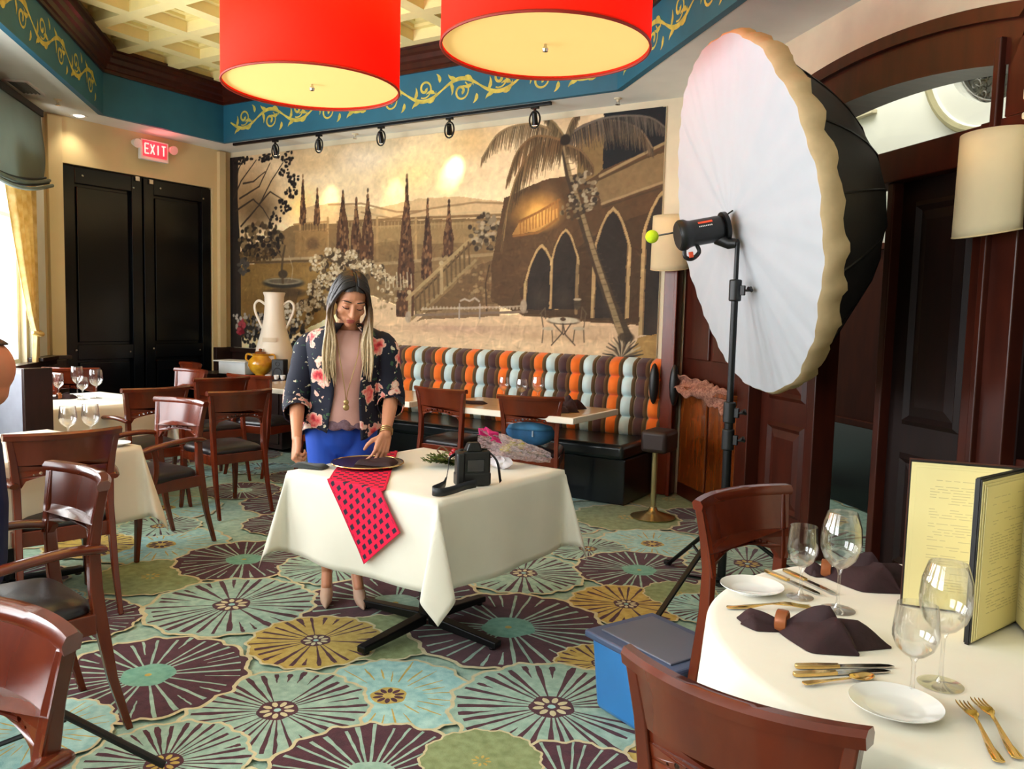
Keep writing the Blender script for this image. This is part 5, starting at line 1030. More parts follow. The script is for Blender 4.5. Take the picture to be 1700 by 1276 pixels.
# track with five spotlights
tr = thing('lighting_track', 'black ceiling track carrying five spotlights in front of the wall painting', 'track light', (-5.5, 6.17, ZS))
mb = MB(); mb.box((0, 0, -0.014), (4.02, 0.036, 0.028)); mb.build('rail', BLACK, tr, smooth=False, bevel=0.004)
for hx, aimx, aimz, pw in ((-6.852, -6.85, 2.3, 16), (-6.21, -6.42, 2.55, 40), (-5.378, -5.5, 2.6, 26), (-4.557, -4.75, 2.85, 62), (-3.649, -3.72, 2.22, 40)):
    lx = hx + 5.5
    mb = MB(); mb.box((lx, 0, -0.035), (0.07, 0.03, 0.02)); mb.tube([(lx, 0, -0.03), (lx, 0, -0.07)], 0.012, 8)
    loop = [(lx + 0.052 * sin(2 * pi * i / 20), 0.0, -0.135 - 0.072 * cos(2 * pi * i / 20)) for i in range(20)]
    mb.tube(loop, 0.0075, 6, closed=True)
    h = mb.build('spotlight', BLACK, tr)
    mb = MB(); d = (Vector((aimx, 6.5, aimz)) - Vector((hx, 6.17, ZS - 0.13))).normalized(); c = Vector((lx, 0, -0.125))
    mb.tube([c - d * 0.05, c - d * 0.045, c + d * 0.02, c + d * 0.055], [0.016, 0.022, 0.025, 0.03], 14); mb.build('lamp_can', BLACK, h)
    mb = MB(); mb.tube([c + d * 0.056, c + d * 0.058], [0.03, 0.028], 14); mb.build('lamp_lens', mat('spot_lens', (255, 240, 210), emit=(255, 232, 190), estr=5, rough=0.4), h)
    lamp('track_spot', 'SPOT', Vector((hx, 6.17, ZS - 0.13)) + d * 0.07, pw, (1.0, 0.76, 0.44), aim=(aimx, 6.51, aimz), spot_size=radians(38), spot_blend=0.9, shadow_soft_size=0.03)
# exit sign
ex = thing('exit_sign', 'lit red exit sign with emergency lamp heads above the black double door', 'sign', (-7.92, 5.46, 3.10), 0)
REDLIT = mat('exit_red', (255, 70, 84), emit=(255, 52, 70), estr=1.1, rough=0.5); LETTER = mat('exit_letter', (255, 216, 200), emit=(255, 190, 180), estr=1.2, rough=0.5)
mb = MB(); mb.box((0, 0, 0), (0.05, 0.33, 0.21)); mb.box((-0.045, 0, 0.05), (0.08, 0.12, 0.10)); mb.build('housing', WHITEP, ex, smooth=False, bevel=0.008)
mb = MB(); mb.box((0.028, 0, 0.01), (0.006, 0.28, 0.16)); mb.build('lit_face', REDLIT, ex, smooth=False)
def letters(s, w, h, fn, mb, th):
    """strokes of block capitals; fn(u, v) maps the letter plane into the scene"""
    G = {'E': [((0, 0), (0, 1)), ((0, 0), (1, 0)), ((0, .5), (.8, .5)), ((0, 1), (1, 1))], 'X': [((0, 0), (1, 1)), ((0, 1), (1, 0))], 'I': [((.5, 0), (.5, 1))], 'T': [((.5, 0), (.5, 1)), ((0, 1), (1, 1))]}
    n = len(s)
    for i, ch in enumerate(s):
        u0 = (i - n / 2 + 0.17) * w
        for (a, b) in G[ch]:
            p = Vector(fn(u0 + a[0] * w * .66, a[1] * h)); q = Vector(fn(u0 + b[0] * w * .66, b[1] * h))
            mb.tube([p, q], th, 4)
mb = MB(); letters('EXIT', 0.066, 0.10, lambda u, v: (0.033, u, -0.04 + v), mb, 0.008); mb.build('lettering', LETTER, ex, smooth=False)
for s in (-1, 1):
    mb = MB(); mb.tube([(0.0, s * 0.17, 0.03), (0.0, s * 0.21, 0.05)], 0.014, 8); mb.tube([(-0.02, s * 0.215, 0.055), (0.03, s * 0.215, 0.045), (0.05, s * 0.215, 0.04)], [0.03, 0.045, 0.047], 14); mb.build('emergency_lamp', WHITEP if s < 0 else mat('clear_red_lamp', (250, 190, 190), rough=0.3), ex)
lamp('exit_glow', 'POINT', (-7.78, 5.46, 3.14), 1.6, (1.0, 0.12, 0.14), shadow_soft_size=0.05)
# ceiling vent, sprinklers, downlight
def ceil_xy(p): return (p[0], p[1], ZS)
vt = thing('ceiling_vent', 'dark slotted air vent in the white soffit at far left', 'vent', (-7.26, 3.80, ZS), radians(-45))
mb = MB()
for (a, b, c, d) in ((-.22, .22, .075, .095), (-.22, .22, -.095, -.075), (-.22, -.2, -.095, .095), (.2, .22, -.095, .095)): mb.box(((a + b) / 2, (c + d) / 2, -0.006), (b - a, d - c, 0.014))
mb.build('frame', WHITEP, vt, smooth=False)
mb = MB(); mb.box((0, 0, 0.003), (0.40, 0.15, 0.006)); mb.build('backing', mat('vent_dark', (40, 46, 52), rough=0.7), vt, smooth=False)
for k in range(5):
    mb = MB(); mb.box((0, -0.06 + k * 0.03, -0.006), (0.40, 0.018, 0.003), R=Matrix.Rotation(0.5, 3, 'X')); mb.build('slat', mat('vent_slat', (78, 86, 94), rough=0.5), vt, smooth=False)
for (X, Y, lab) in ((-2.945, 6.327, 'small ceiling sprinkler above the palm of the wall painting'), (-7.42, 4.17, 'small ceiling sprinkler beside the air vent'), (-5.92, 6.39, 'small ceiling sprinkler behind the second spotlight')):
    t = thing('sprinkler', lab, 'sprinkler', (X, Y, ZS))
    mb = MB(); mb.lathe([(0, 0.0), (0.035, 0.0), (0.03, -0.008), (0.012, -0.012), (0.01, -0.03), (0, -0.03)], 14); mb.build('escutcheon', CREAMWALL, t)
    mb = MB(); mb.tube([(0.012, 0, -0.02), (0.014, 0, -0.045), (0, 0, -0.05), (-0.014, 0, -0.045), (-0.012, 0, -0.02)], 0.003, 5); mb.lathe([(0, -0.05), (0.022, -0.05), (0.022, -0.053), (0, -0.053)], 12); mb.build('deflector', SILVER, t)
t = thing('downlight', 'small lit recessed downlight in the soffit above the door corner', 'ceiling light', (-7.86, 4.62, ZS))
mb = MB(); mb.lathe([(0.05, 0.0), (0.075, -0.004), (0.08, 0.0)], 24); mb.build('trim_ring', WHITEP, t)
mb = MB(); mb.lathe([(0, -0.012), (0.03, -0.010), (0.05, 0.0)], 20); mb.build('lamp_lens', mat('downlight_lens', (255, 244, 220), emit=(255, 240, 214), estr=6), t)
lamp('downlight_lamp', 'SPOT', (-7.86, 4.62, ZS - 0.03), 14, (1, 0.86, 0.62), aim=(-7.9, 4.62, 0), spot_size=radians(110), spot_blend=0.8, shadow_soft_size=0.05)
# sconces: half-round shades on the posts
SCON = mat('sconce_parchment', (236, 222, 184), rough=0.8, var=0.04, alpha_trans=0.35)
def sconce(label, loc, rz):
    t = thing('wall_sconce', label, 'lamp', loc, rz, 'parchment wall sconces')
    n = 22; mb = MB(); vs = []; H = 10
    for j in range(H + 1):
        f = j / H
        for i in range(n + 1):
            a = pi * i / n; k = 1 - 0.05 * f
            zb = -0.21 - 0.035 * sin(a) * (1 - f) ; z_ = zb + (0.42 + 0.035 * sin(a) * (1 - f)) * f if False else (-0.21 + 0.42 * f) - 0.03 * sin(a) * (1 - f)
            vs.append((0.165 * cos(a) * (1.0 - 0.03 * f), -0.135 * sin(a) * k - 0.012, z_))
    mb.add(vs, [(j * (n + 1) + i, (j + 1) * (n + 1) + i, (j + 1) * (n + 1) + i + 1, j * (n + 1) + i + 1) for j in range(H) for i in range(n)])
    mb.build('lamp_shade', SCON, t, angle=80, solid=0.003)
    mb = MB()
    for j, zc in ((0, -0.21),): mb.tube([(0.165 * cos(pi * i / n) * (1 - .03 * j), -0.135 * sin(pi * i / n) * (1 - 0.05 * j) - 0.012, zc - 0.03 * sin(pi * i / n) * (1 - j)) for i in range(n + 1)], 0.004, 5)
    mb.build('shade_trim', mat('sconce_trim', (206, 184, 136), rough=0.7), t)
    mb = MB(); mb.box((0, -0.006, 0.0), (0.09, 0.012, 0.2)); mb.tube([(0, -0.01, 0), (0, -0.06, -0.01), (0, -0.07, 0.05)], 0.008, 8); mb.build('wall_bracket', BRASS, t, bevel=0.003)
    mb = MB(); mb.lathe([(0, 0.11), (0.018, 0.10), (0.026, 0.08), (0.014, 0.05), (0.012, 0.03)], 14, c=(0, -0.07, 0.02)); mb.build('bulb', mat('sconce_bulb', (255, 226, 170), emit=(255, 214, 150), estr=3), t)
    M = Matrix.Translation(loc) @ Matrix.Rotation(rz, 4, 'Z')
    lamp('sconce_bulb_light', 'POINT', M @ Vector((0, -0.07, 0.12)), 1.6, (1.0, 0.74, 0.42), shadow_soft_size=0.03)
p = RW(3.275, -0.105, 2.09)
sconce('half-round parchment wall sconce on the wooden post at the right edge', p, radians(-45))
sconce('half-round parchment wall sconce half hidden by the softbox, behind the yellow ball', (-2.44, 6.378, 2.09), 0)
for (lab, dx) in (('black paddle handle on the left of the wooden post at the end of the banquette', -0.088), ('black paddle handle on the right of the wooden post at the end of the banquette', 0.088)):
    t = thing('paddle_handle', lab, 'handle', (-2.44 + dx, 6.38, 0.93))
    mb = MB(); mb.ball((0, -0.05, 0), (0.04, 0.045, 0.17), 16, 12); mb.build('paddle', BLACKP, t)
    mb = MB(); mb.tube([(0, 0.0, 0.08), (0, -0.05, 0.08)], 0.014, 8); mb.tube([(0, 0.0, -0.08), (0, -0.05, -0.08)], 0.014, 8); mb.build('bracket', BLACK, t)
# crumpled cloth on the wall ledge
mb = MB(); q = random.Random(8)
phs = [q.random() * 6 for _ in range(6)]
def crum(u, v):
    p = RW(0.13 + 0.89 * u, -0.09 - 0.055 * sin(v * 5 + u * 7 + phs[0]) * 0.6 - 0.05 * v, 1.02 - 0.11 * v - 0.05 * u + 0.012 * sin(u * 17 + phs[1]) * (0.4 + v) + 0.008 * sin(u * 41 + v * 9 + phs[2]) - 0.06 * u * v); return p
mb.grid(crum, 70, 14)
tag(mb.build('draped_scarf', mat('rust_brocade', (96, 46, 34), rough=0.8, col2=(176, 126, 104), scale=60), None, angle=180, solid=0.006), 'crumpled rust patterned scarf draped over the amber wood ledge behind the light stand', 'scarf')
# stool with brass foot in front of the post
t = thing('low_stool', 'dark square stool on a brass pedestal at the right end of the banquette', 'stool', (-2.205, 5.60, 0))
mb = MB(); mb.box((0.03, 0, 0.58), (0.20, 0.26, 0.16)); mb.build('seat', mat('brown_vinyl', (42, 26, 24), rough=0.5), t, bevel=0.03, seg=3)
mb = MB(); mb.tube([(0, 0, 0.03), (0, 0, 0.51)], 0.022, 14); mb.build('pedestal', mat('aged_brass', (196, 178, 130), rough=0.25, metal=0.9), t)
mb = MB(); mb.lathe([(0, 0.0), (0.16, 0.0), (0.165, 0.01), (0.10, 0.03), (0.04, 0.05), (0.025, 0.08), (0, 0.08)], 28); mb.build('foot', mat('aged_brass', (196, 178, 130)), t, angle=50)

# window dressing at left
mb = MB()      # tied-back curtain
def curt(u, v):
    t0, t1 = 0.47, 0.47 + 0.72 * (max(0, 1 - v / 0.80) ** 0.75 * 0.92 + 0.08 + (0.10 * max(0, (v - 0.8) / 0.2)))
    tt = t0 + (t1 - t0) * u; return LW(tt, 0.075 + 0.03 * sin(u * 30) * (0.5 + 0.5 * (1 - v)), 2.75 - 1.95 * v)
mb.grid(curt, 60, 40)
cu = thing('window_curtain', 'gold patterned curtain tied back beside the bright window at left', 'curtain', (0, 0, 0))
mb.build('curtain_panel', mat('gold_damask', (206, 178, 112), rough=0.8, col2=(232, 214, 164), scale=14, alpha_trans=0.3), cu, angle=180, solid=0.003)
mb = MB(); mb.tube([LW(0.45 + 0.18 * k / 8, 0.085 + 0.05 * sin(pi * k / 8), 1.20 - 0.02 * sin(pi * k / 8)) for k in range(9)], 0.02, 8); mb.build('tieback', mat('gold_cord', (190, 156, 84), rough=0.7), cu)
sh_ = thing('roman_shade', 'grey green roman shade with dark piping bunched at the top of the left window', 'window shade', (0, 0, 0))
GREYG = mat('shade_grey_green', (140, 152, 146), rough=0.8, var=0.08, scale=3, alpha_trans=0.4)
mb = MB()
def shade(u, v): return LW(0.42 + 2.05 * u, 0.13 + 0.05 * sin(pi * min(1, v * 1.02)) * v, 3.16 - (0.62 + 0.12 * sin(pi * u)) * v)
mb.grid(shade, 30, 24); mb.build('shade_fabric', GREYG, sh_, angle=180, solid=0.004)
for k in range(4):
    mb = MB(); mb.tube([LW(0.42 + 2.05 * i / 24, 0.16 + 0.018 * (k % 2) + 0.012 * k, 2.60 - 0.022 * k - 0.12 * sin(pi * i / 24) * (1 + 0.06 * k)) for i in range(25)], 0.016 if k % 2 else 0.010, 7); mb.build('fold' if k % 2 else 'piping', GREYG if k % 2 else mat('shade_piping', (36, 46, 48), rough=0.7), sh_)
mb = MB(); seg(mb, LW, 0.40, 2.50, 3.14, 3.20, 0.0, 0.15); mb.build('head_rail', mat('shade_piping', (36, 46, 48)), sh_, smooth=False, bevel=0.004)

# ------------------------------------------------------------------ photo lamp: stand, strobe, big parabolic softbox
PX, PY = -1.2245, 4.105
st = thing('light_stand', 'tall black tripod light stand holding the strobe in front of the white softbox', 'light stand', (PX, PY, 0))
mb = MB(); mb.tube([(0, 0, 0.12), (0, 0, 0.98)], 0.0225, 16); mb.build('lower_column', BLACK, st)
mb = MB(); mb.tube([(0, 0, 0.96), (0, 0, 1.66)], 0.0175, 16); mb.build('middle_column', BLACK, st)
mb = MB(); mb.tube([(0, 0, 1.64), (0, 0, 1.86)], 0.012, 14); mb.build('upper_column', BLACK, st)
for zc in (1.0, 1.62, 0.86):
    mb = MB(); mb.tube([(0, 0, zc - 0.055), (0, 0, zc - 0.05), (0, 0, zc + 0.05), (0, 0, zc + 0.055)], [0.026, 0.031, 0.031, 0.026], 14); mb.box((0.035, 0, zc), (0.03, 0.022, 0.05)); c_ = mb.build('clamp_collar', BLACKP, st, bevel=0.003)
    mb = MB(); mb.tube([(0.045, 0, zc), (0.075, 0, zc)], 0.006, 8); mb.tube([(0.07, -0.02, zc + 0.012), (0.082, 0.0, zc), (0.07, 0.022, zc + 0.014)], 0.009, 8); mb.build('wing_knob', BLACKP, c_)
hdirs = [radians(a) for a in (-104, 16, 136)]
for a in hdirs:
    d = Vector((cos(a), sin(a), 0))
    mb = MB(); mb.tube([d * 0.04 + Vector((0, 0, 0.42)), d * 0.62 + Vector((0, 0, 0.02))], 0.013, 10, flat=(1.2, 0.8)); l_ = mb.build('leg', BLACK, st)
    mb = MB(); mb.tube([d * 0.61 + Vector((0, 0, 0.028)), d * 0.66 + Vector((0, 0, 0.014))], 0.017, 10); mb.build('rubber_foot', BLACKP, l_)
    mb = MB(); mb.tube([d * 0.03 + Vector((0, 0, 0.12)), d * 0.335 + Vector((0, 0, 0.215))], 0.008, 8); mb.build('leg_brace', BLACK, st)
mb = MB(); mb.tube([(0, 0, 0.39), (0, 0, 0.45)], 0.034, 14); mb.tube([(0, 0, 0.09), (0, 0, 0.14)], 0.03, 14); mb.build('leg_collar', BLACKP, st)
AX = Vector((-0.776, -0.595, -0.208)).normalized()
DC = Vector((-1.275, 4.24, 1.982))
QX = Vector((0, 0, 1)).cross(AX).normalized(); QY = AX.cross(QX)
LF = Matrix(((QX.x, QY.x, AX.x, DC.x), (QX.y, QY.y, AX.y, DC.y), (QX.z, QY.z, AX.z, DC.z), (0, 0, 0, 1)))
sb = bpy.data.objects.new('softbox', None); COL.objects.link(sb); sb.matrix_world = LF
tag(sb, 'huge round parabolic softbox with white front cloth and black back, at right', 'softbox')
R_ = 0.90; q = random.Random(5); ph = [q.random() * 6 for _ in range(8)]; NS = 160
DIFFW = mat('white_diffusion_cloth', (186, 190, 196), rough=0.85, var=0.02, bump=0.12, bscale=5, spec=0.2)
mb = MB()
def ring(r, zf, n=NS): return [(r * cos(2 * pi * i / n) * (1 + 0.006 * sin(16 * 2 * pi * i / n)), r * sin(2 * pi * i / n) * (1 + 0.006 * sin(16 * 2 * pi * i / n)), zf(2 * pi * i / n)) for i in range(n)]
rr_ = [0.001, 0.1, 0.2, 0.3, 0.4, 0.5, 0.6, 0.7, 0.8, 0.88, 0.94, 0.985, 1.0]
vs = []
for f in rr_:
    def zf(a, f=f): return 0.035 * (1 - f * f) + 0.007 * f * (1.0 - 0.6 * f) * sin(16 * a + ph[0]) + 0.006 * f * sin(5 * a + ph[1]) + 0.004 * f ** 3 * sin(43 * a + ph[2])
    vs += ring(R_ * f, zf)
mb.add(vs, [(k * NS + i, (k + 1) * NS + i, (k + 1) * NS + (i + 1) % NS, k * NS + (i + 1) % NS) for k in range(len(rr_) - 1) for i in range(NS)])
mb.build('front_diffuser', DIFFW, sb, angle=180)
mb = MB(); vs = []; prof3 = [(1.0, 0.0), (1.012, -0.015), (1.014, -0.05), (1.006, -0.085), (0.99, -0.11)]
for k, (f, zz) in enumerate(prof3):
    for i in range(NS):
        a = 2 * pi * i / NS; rf = (1 + 0.006 * sin(16 * a)) + (0.008 * sin(37 * a + ph[3]) + 0.006 * sin(61 * a + ph[4]) + 0.0 * sin(16 * a)) * (k / 4)
        vs.append((R_ * f * rf * cos(a), R_ * f * rf * sin(a), zz + (1 - k / 4) * (0.0028 * sin(16 * a + ph[0]) + 0.006 * sin(5 * a + ph[1]) + 0.004 * sin(43 * a + ph[2])) + 0.012 * (k / 4) * sin(29 * a + ph[5])))
mb.add(vs, [(k * NS + i, (k + 1) * NS + i, (k + 1) * NS + (i + 1) % NS, k * NS + (i + 1) % NS) for k in range(4) for i in range(NS)])
mb.build('gathered_rim', mat('rim_cloth_warm_bounce', (196, 170, 128), rough=0.85, var=0.06, scale=20), sb, angle=180)  # tan tint paints warm bounced light onto the white rim cloth
mb = MB(); vs = []; NB = 64; KB = 14; DEP = 0.71
for k in range(KB + 1):
    f = 1 - k / KB; zz = -0.06 - (DEP - 0.06) * (1 - f ** 2.1)
    for i in range(NB):
        a = 2 * pi * i / NB; s16 = abs(sin(8 * a)); r = R_ * 0.985 * max(f, 0.03) * (1 - 0.022 * s16 * sin(pi * min(1, f)))
        vs.append((r * cos(a), r * sin(a), zz))
mb.add(vs, [(k * NB + i, (k + 1) * NB + i, (k + 1) * NB + (i + 1) % NB, k * NB + (i + 1) % NB) for k in range(KB) for i in range(NB)] + [tuple(KB * NB + i for i in range(NB - 1, -1, -1))])
mb.build('black_canopy', mat('black_nylon', (12, 12, 14), rough=0.6, var=0.2, scale=4), sb, angle=180)
for i in range(16):
    a = 2 * pi * i / 16; mb = MB(); mb.tube([(R_ * 0.985 * f * cos(a), R_ * 0.985 * f * sin(a), -0.062 - (DEP - 0.06) * (1 - f ** 2.1)) for f in (1, .9, .8, .65, .5, .3, .05)], 0.006, 5); mb.build('rib', BLACK, sb)
mb = MB(); mb.tube([(0, 0, -DEP), (0, 0, 0.455)], 0.0045, 8); mb.build('shaft', CHROME, sb)
mb = MB(); mb.ball((0, 0, 0.455), 0.034, 18, 12); mb.build('safety_ball', mat('tennis_yellow', (206, 232, 30), rough=0.9, var=0.08, scale=60), sb)
# strobe head
so = bpy.data.objects.new('strobe_light', None); COL.objects.link(so)
SC0 = DC + AX * 0.0 + Vector((0.022, -0.073, -0.03))
so.matrix_world = Matrix.Translation(SC0) @ LF.to_3x3().to_4x4()
tag(so, 'black studio strobe with orange stripe clamped on the tall light stand', 'strobe')
mb = MB(); mb.tube([(0, 0, z_) for z_ in (0.07, 0.08, 0.10, 0.24, 0.26, 0.275, 0.30, 0.31)], [0.05, 0.062, 0.066, 0.066, 0.07, 0.078, 0.078, 0.07], 24); mb.build('body', BLACKP, so, angle=40)
mb = MB(); mb.tube([(0, 0, 0.311), (0, 0, 0.314)], [0.066, 0.064], 24); mb.build('control_panel', mat('strobe_face', (34, 36, 40), rough=0.3), so)
mb = MB(); mb.tube([(0, 0, 0.055), (0, 0, 0.075)], [0.08, 0.08], 24); mb.build('speedring', BLACK, so)
pr_ = MB()
def cylp(a, zz, r=0.0675): return (r * cos(a), r * sin(a), zz)
a_side = atan2(0.45, 0.9)
for k in range(8):
    a0, a1 = 1.05 - k * 0.05, 1.05 - (k + 1) * 0.05
    pr_.add([cylp(a0 - .25, 0.14), cylp(a1 - .25, 0.14), cylp(a1 - .25, 0.215), cylp(a0 - .25, 0.215)], [(0, 1, 2, 3)])
pr_.f = pr_.f[:4]; pr_.m = pr_.m[:4]; pr_.build('orange_stripe', ORANGE, so, smooth=False)
pt_ = so.matrix_world.inverted() @ Vector((PX, PY, 1.855)); mb = MB(); mb.tube([(0, -0.045, 0.11), (pt_.x * .5, -0.085, pt_.z * .6 + 0.04), pt_], [0.034, 0.03, 0.022], 14); mb.build('tilt_bracket', BLACKP, so)
mb = MB(); mb.tube(smooth_path([(0.0, -0.06, 0.285), (0, -0.11, 0.29), (0, -0.125, 0.255), (0, -0.10, 0.215), (0, -0.062, 0.22)], 5), 0.011, 8); mb.build('handle', BLACKP, so)
mb = MB(); mb.box((0.012, -0.105, 0.262), (0.012, 0.03, 0.022)); mb.build('orange_lock', ORANGE, so, smooth=False, bevel=0.003)
mb = MB(); mb.tube([(0.02, 0.05, 0.075), (0.035, 0.075, 0.02)], 0.004, 6); mb.build('latch', BLACK, so)
# small white product lettering marks on the side of the strobe
mb = MB()
for k in range(8):
    a = 0.42; zz = 0.215 - k * 0.009; mb.add([cylp(a, zz, 0.0672), cylp(a - 0.1, zz, 0.0672), cylp(a - 0.1, zz - 0.0055, 0.0672), cylp(a, zz - 0.0055, 0.0672)], [(0, 1, 2, 3)])
mb.build('white_print', WHITEP, so, smooth=False)
# second stand, only its feet in view at bottom left
s2 = thing('light_stand', 'black stand legs on the carpet at the bottom left corner', 'light stand', (-2.63, 1.08, 0))
for (a, ln) in ((radians(47), 0.62), (radians(-80), 0.5), (radians(165), 0.6)):
    d = Vector((cos(a), sin(a), 0)); mb = MB(); mb.tube([d * 0.05 + Vector((0, 0, 0.42)), d * ln + Vector((0, 0, 0.02))], 0.014, 10, flat=(1.2, .8)); mb.build('leg', BLACK, s2)
    mb = MB(); mb.tube([d * 0.03 + Vector((0, 0, 0.10)), d * ln * 0.55 + Vector((0, 0, 0.2))], 0.008, 8); mb.build('leg_brace', BLACK, s2)
mb = MB(); mb.tube([(0, 0, 0.08), (0, 0, 0.7)], 0.02, 14); mb.build('column', BLACK, s2)
mb = MB(); mb.tube([(0, 0, 0.38), (0, 0, 0.46)], 0.034, 14); mb.build('leg_collar', BLACKP, s2)

# ------------------------------------------------------------------ blue storage bin
bn = thing('storage_bin', 'blue plastic storage bin with grey lid on the carpet beside the round table', 'bin', (-1.03, 2.745, 0), radians(66))
BLUEP = mat('blue_translucent_plastic', (56, 130, 200), rough=0.3, var=0.08, scale=3, coat=0.3)
L0, W0, HB = 0.32, 0.42, 0.30
mb = MB(); mb.hexa([(sx * L0 * .43, sy * W0 * .45, 0.004) for sx, sy in ((-1, -1), (1, -1), (1, 1), (-1, 1))] + [(sx * L0 * .49, sy * W0 * .49, HB - 0.02) for sx, sy in ((-1, -1), (1, -1), (1, 1), (-1, 1))]); mb.build('tub', BLUEP, bn, smooth=False, bevel=0.018)
mb = MB(); mb.box((0, 0, HB - 0.012), (L0 + 0.03, W0 + 0.03, 0.028)); mb.build('lid', mat('lid_slate', (74, 88, 120), rough=0.35, var=0.06), bn, smooth=False, bevel=0.008)
mb = MB(); mb.box((0, 0, HB + 0.005), (L0 - 0.06, W0 - 0.06, 0.008)); mb.build('lid_panel', mat('lid_grey', (96, 100, 116), rough=0.3, var=0.05), bn, smooth=False, bevel=0.004)
mb = MB(); mb.box((0.0, W0 * .475, 0.16), (0.11, 0.012, 0.17), R=Matrix.Rotation(-0.06, 3, 'X')); mb.build('raised_panel', mat('pale_blue_panel', (88, 148, 206), rough=0.35), bn, smooth=False, bevel=0.004)
mb = MB(); mb.box((0, W0 * .5 + 0.012, HB - 0.03), (0.12, 0.02, 0.03)); mb.build('latch', mat('lid_slate', (74, 88, 120)), bn, smooth=False, bevel=0.004)
# ------------------------------------------------------------------ things on the round table
def glass(label, loc, h, rb, group, rim=0.8):
    """stemmed wine glass: bowl, stem, foot"""
    t = thing('wine_glass', label, 'glass', loc, 0, group); st_ = h * 0.42; b0 = st_
    outer = [(0.004, b0), (rb * 0.45, b0 + (h - b0) * 0.07), (rb * 0.8, b0 + (h - b0) * 0.2), (rb * 0.98, b0 + (h - b0) * 0.38), (rb, b0 + (h - b0) * 0.5), (rb * 0.94, b0 + (h - b0) * 0.75), (rb * rim, h)]
    inner = [(max(r - 0.0014, 0.001), z + 0.0014) for r, z in outer[::-1]]; inner[0] = (rb * rim - 0.0012, h)
    mb = MB(); mb.lathe(outer + inner, 36); mb.build('bowl', GLASS, t, angle=80)
    mb = MB(); mb.lathe([(0.010, 0.007), (0.0045, 0.02), (0.0037, st_ * 0.5), (0.004, st_ * 0.9), (0.009, b0 + 0.003)], 18); mb.build('stem', GLASS, t, angle=80)
    mb = MB(); mb.lathe([(0.0, 0.0008), (rb * 0.86, 0.0008), (rb * 0.87, 0.002), (rb * 0.5, 0.004), (0.011, 0.0075), (0.0, 0.009)], 32); mb.build('foot', GLASS, t, angle=80)
    return t
def tumbler(label, loc, h, r, group):
    t = thing('wine_glass', label, 'glass', loc, 0, group); return t
GG = 'clear wine glasses on the round table'; ZR = 0.7465
glass('shorter clear wine glass beside the dark rear napkin, left of the taller glass', (-0.440, 2.185, ZR), 0.192, 0.040, GG, 0.86)
glass('tall clear wine glass standing in front of the dark rear napkin', (-0.340, 2.143, ZR), 0.252, 0.050, GG, 0.72)
glass('tall clear wine glass in front of the open menu', (-0.085, 1.815, ZR), 0.252, 0.050, GG, 0.72)
glass('shorter clear wine glass nearest the small plate at the table edge', (-0.128, 1.722, ZR), 0.185, 0.043, GG, 0.86)
def plate(label, loc, r, group=None, m=None):
    mb = MB(); mb.lathe([(0, 0.004), (r * 0.58, 0.004), (r * 0.64, 0.006), (r * 0.97, 0.016), (r, 0.0175), (r * 0.995, 0.019), (r * 0.93, 0.0165), (r * 0.66, 0.0085), (r * 0.6, 0.0062), (0, 0.0062)], 56)
    mb.lathe([(r * 0.5, 0.004), (r * 0.5, 0.0), (r * 0.54, 0.0), (r * 0.56, 0.004)], 56)
    o = mb.build('bread_plate', m or CHINA, None, angle=50); o.location = loc; return tag(o, label, 'plate', group)
plate('white bread plate at the left rim of the round table', (-0.560, 2.158, ZR), 0.083, 'white bread plates')
plate('white bread plate beside the two gold forks', (-0.148, 1.641, ZR), 0.083, 'white bread plates')
plate('white plate at the corner of the draped table at left', (-3.90, 2.44, ZR), 0.083, 'white bread plates')
plate('white bread plate at the bottom edge of the round table, mostly out of view', (-0.13, 1.50 + 0.03, ZR - 0.0), 0.02) if False else None
